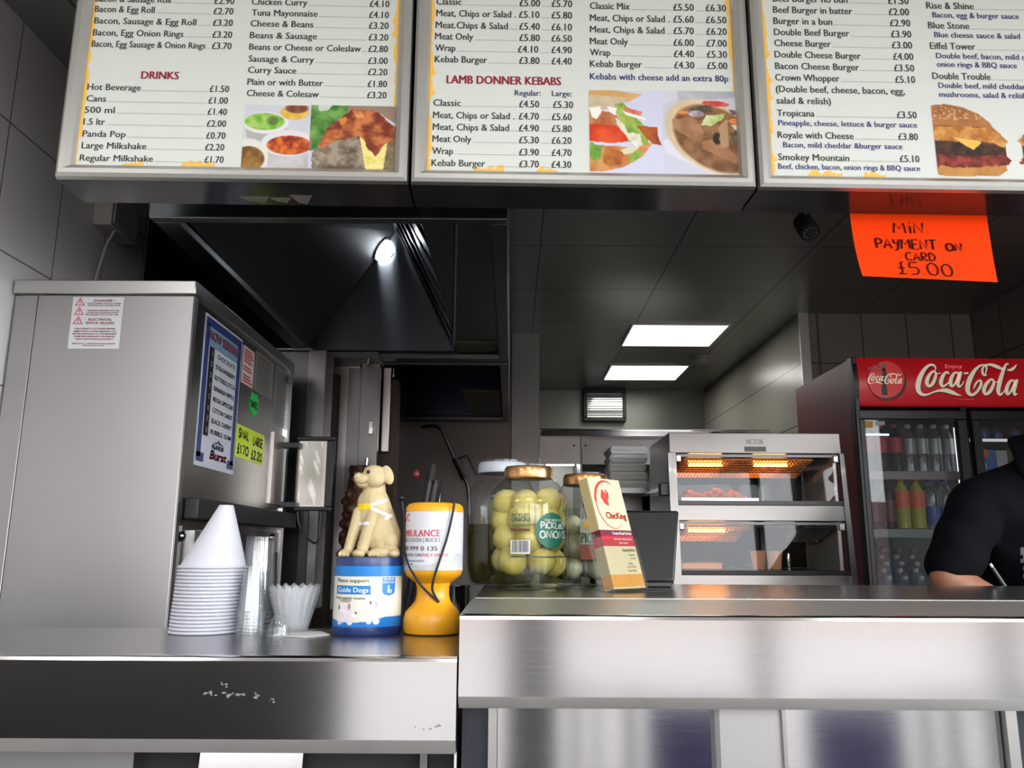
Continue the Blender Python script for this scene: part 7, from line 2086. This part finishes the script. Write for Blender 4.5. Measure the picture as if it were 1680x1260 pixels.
# legs
for s_ in (-1, 1):
    hip, kn, an = PE + V((s_ * .085, .02, -.03)), V((1.42 + s_ * .10, 2.47, .50)), V((1.42 + s_ * .10, 2.52, .09))
    B.capsule(hip, kn, .088, .056); B.capsule(kn, an, .054, .038); B.capsule(an - V((0, -.02, .035)), an + V((0, -.15, -.045)), .042, .03)
for p_ in B.v: pass
vox = voxel(B, .0075, 5)
body = vox.build('body', SKIN, per)
# clothes follow the body
Sh = MB()
for a, b, r0, r1 in ((PE + V((0, 0, .02)), WA, .155, .145), (WA, CH, .145, .152)): Sh.capsule(a, b, r0, r1)
for s_ in (-1, 1):
    Sh.capsule(N_ - V((s_ * -.035, -.015, .055)), (SR if s_ < 0 else SL) + V((-s_ * .02, 0, .012)), .070, .064)
    Sh.capsule(CH + V((s_ * .07, 0, -.02)), WA + V((s_ * .05, 0, 0)), .130, .122); Sh.capsule(CH + V((s_ * .02, .01, .03)), (SR if s_ < 0 else SL) + V((-s_ * .03, .0, -.01)), .114, .080)
Sh.capsule(CH + V((0, 0, .05)), N_ - V((0, -.01, .03)), .10, .072)
for S0, E0 in ((SR, ER), (SL, EL)):
    m_ = S0.lerp(E0, .62); Sh.capsule(S0, m_, .070, .068); Sh.capsule(m_, S0.lerp(E0, .86), .068, .064)
vs = voxel(Sh, .009, 5)
for p_ in vs.v:                                              # soft folds in the cloth
    p_ += V((math.sin(p_.z * 60 + p_.x * 25) * .0022, math.sin(p_.z * 45 + p_.x * 50) * .0022, 0))
vs.build('polo_shirt', SHIRT, per)
col_ = MB(); ax = (HD - hup * .06 - N_).normalized(); e1 = V((1, 0, 0)); e1 = (e1 - ax * e1.dot(ax)).normalized(); e2 = ax.cross(e1)
def colpt(a, b):
    th = R(-90 + 25) + R(310) * a                            # open at the throat
    r_ = .071 + .020 * (1 - b) + .004
    drop = .030 * max(0, -math.sin(th)) * (1 - b)
    return N_ + ax * (-.016 + .042 * b - drop) + e1 * r_ * math.cos(th) + e2 * r_ * math.sin(th)
col_.grid(colpt, 36, 4)
co = col_.build('collar', SHIRT, per, normals=False); sm = co.modifiers.new('thick', 'SOLIDIFY'); sm.thickness = .005; sm.offset = 0
Tr = MB()
Tr.capsule(PE + V((-.05, .0, -.0)), PE + V((.05, .0, -.0)), .14, .14)
for s_ in (-1, 1):
    hip, kn, an = PE + V((s_ * .085, .02, -.03)), V((1.42 + s_ * .10, 2.47, .50)), V((1.42 + s_ * .10, 2.52, .10))
    Tr.capsule(hip, kn, .105, .075); Tr.capsule(kn, an, .075, .060)
voxel(Tr, .011, 4).build('trousers', mat('black_trousers', (.012, .012, .014, 1), .85), per)
for s_ in (-1, 1):
    m = MB(); an = V((1.42 + s_ * .10, 2.52, .06))
    m.ell(an + V((0, .0, -.012)), (.048, .06, .044), 16, 10); m.ell(an + V((0, -.11, -.024)), (.050, .10, .034), 16, 10)
    voxel(m, .009, 3).build('shoe', M_BLACKSAT, per)
# hair, eyes
hm = MB()
def hair_pt(a, b):
    th, ph = 2 * math.pi * a, math.pi * .5 * (1 - b) * 1.18
    p_ = V((.086 * math.cos(th) * math.sin(ph), .104 * math.sin(th) * math.sin(ph), .102 * math.cos(ph)))
    if p_.y > .0: p_.z = max(p_.z, .034 + .25 * p_.y)
    return hp(p_.x, -.014 + p_.y * (.92 if p_.y > 0 else 1.02), .026 + p_.z)
hm.grid(hair_pt, 32, 12); ho = hm.build('hair', mat('short_dark_hair', (.014, .011, .010, 1), .6, bump=.5, bscale=250), per); sm = ho.modifiers.new('thick', 'SOLIDIFY'); sm.thickness = .006
for s_ in (-1, 1):
    MB().ell(hp(s_ * .031, .0695, .012), .0112, 14, 10).build('eye', mat('eye_white', S(214, 208, 200), .2), per)
    MB().ell(hp(s_ * .031, .0782, .010), .0050, 12, 8).build('iris', mat('dark_iris', (.02, .012, .008, 1), .15), per)
MB().ell(hp(0, .0905, -.0495), (.021, .0065, .0042), 16, 8, Mh).ell(hp(0, .0895, -.0575), (.018, .0065, .0048), 16, 8, Mh).build('lips', mat('lip_skin', S(146, 86, 76), .45), per)
for s_ in (-1, 1):
    MB().ell(hp(s_ * .031, .0705, .0165), (.0140, .0105, .0075), 14, 10, Mh).build('eyelid', SKIN, per)
    MB().ell(hp(s_ * .033, .0790, .036), (.0175, .006, .0035), 14, 8, Mh).build('eyebrow', mat('short_dark_hair', (.014, .011, .010, 1), .6), per)
# pale print on the chest
bvS = BVHTree.FromPolygons([tuple(p_) for p_ in vs.v], vs.f)
m = MB(); rows = []
for j in range(9):
    r_ = []
    for i in range(6):
        d = ray(1674 + i * 4.4, 898 + j * 6.2).normalized(); h_ = bvS.ray_cast(C0, d)
        r_.append((h_[0] + h_[1] * .0012) if h_[0] is not None else None)
    rows.append(r_)
for j in range(8):
    for i in range(5):
        q = [rows[j][i], rows[j][i + 1], rows[j + 1][i + 1], rows[j + 1][i]]
        if all(x_ is not None for x_ in q) and random.random() < .55: m.add(q, [(0, 1, 2, 3)])
if m.v: lab(m.build('chest_print', mat('pale_chest_print', S(96, 104, 110), .7), per, normals=False), 'small pale printed emblem on the chest')
# pen in the writing hand
a, b = Py(1628, 930, 1.955), Py(1660, 978, 1.945)
d = (b - a).normalized()
pen = thing('pen', 'silver and black pen held in the writing hand', 'pen', b)
MB().tube([a, a + d * .055], .0038, 10).build('barrel', mat('dark_grey_barrel', S(86, 86, 88), .35, .3), pen)
MB().tube([a - d * .008, a], .0034, 10).build('push_button', M_CHROME, pen)
MB().tube([a + d * .055, a + d * .085, a + d * .098], [.0038, .0034, .0008], 10).build('tip', M_CHROME, pen)
# lower writing surface behind the counter
MB().box(.80, 1.895, YBR + .001, 2.16, 1.035, 1.055).build('rear_writing_shelf', M_STEEL_DULL, bpy.data.objects['service_counter.001'])
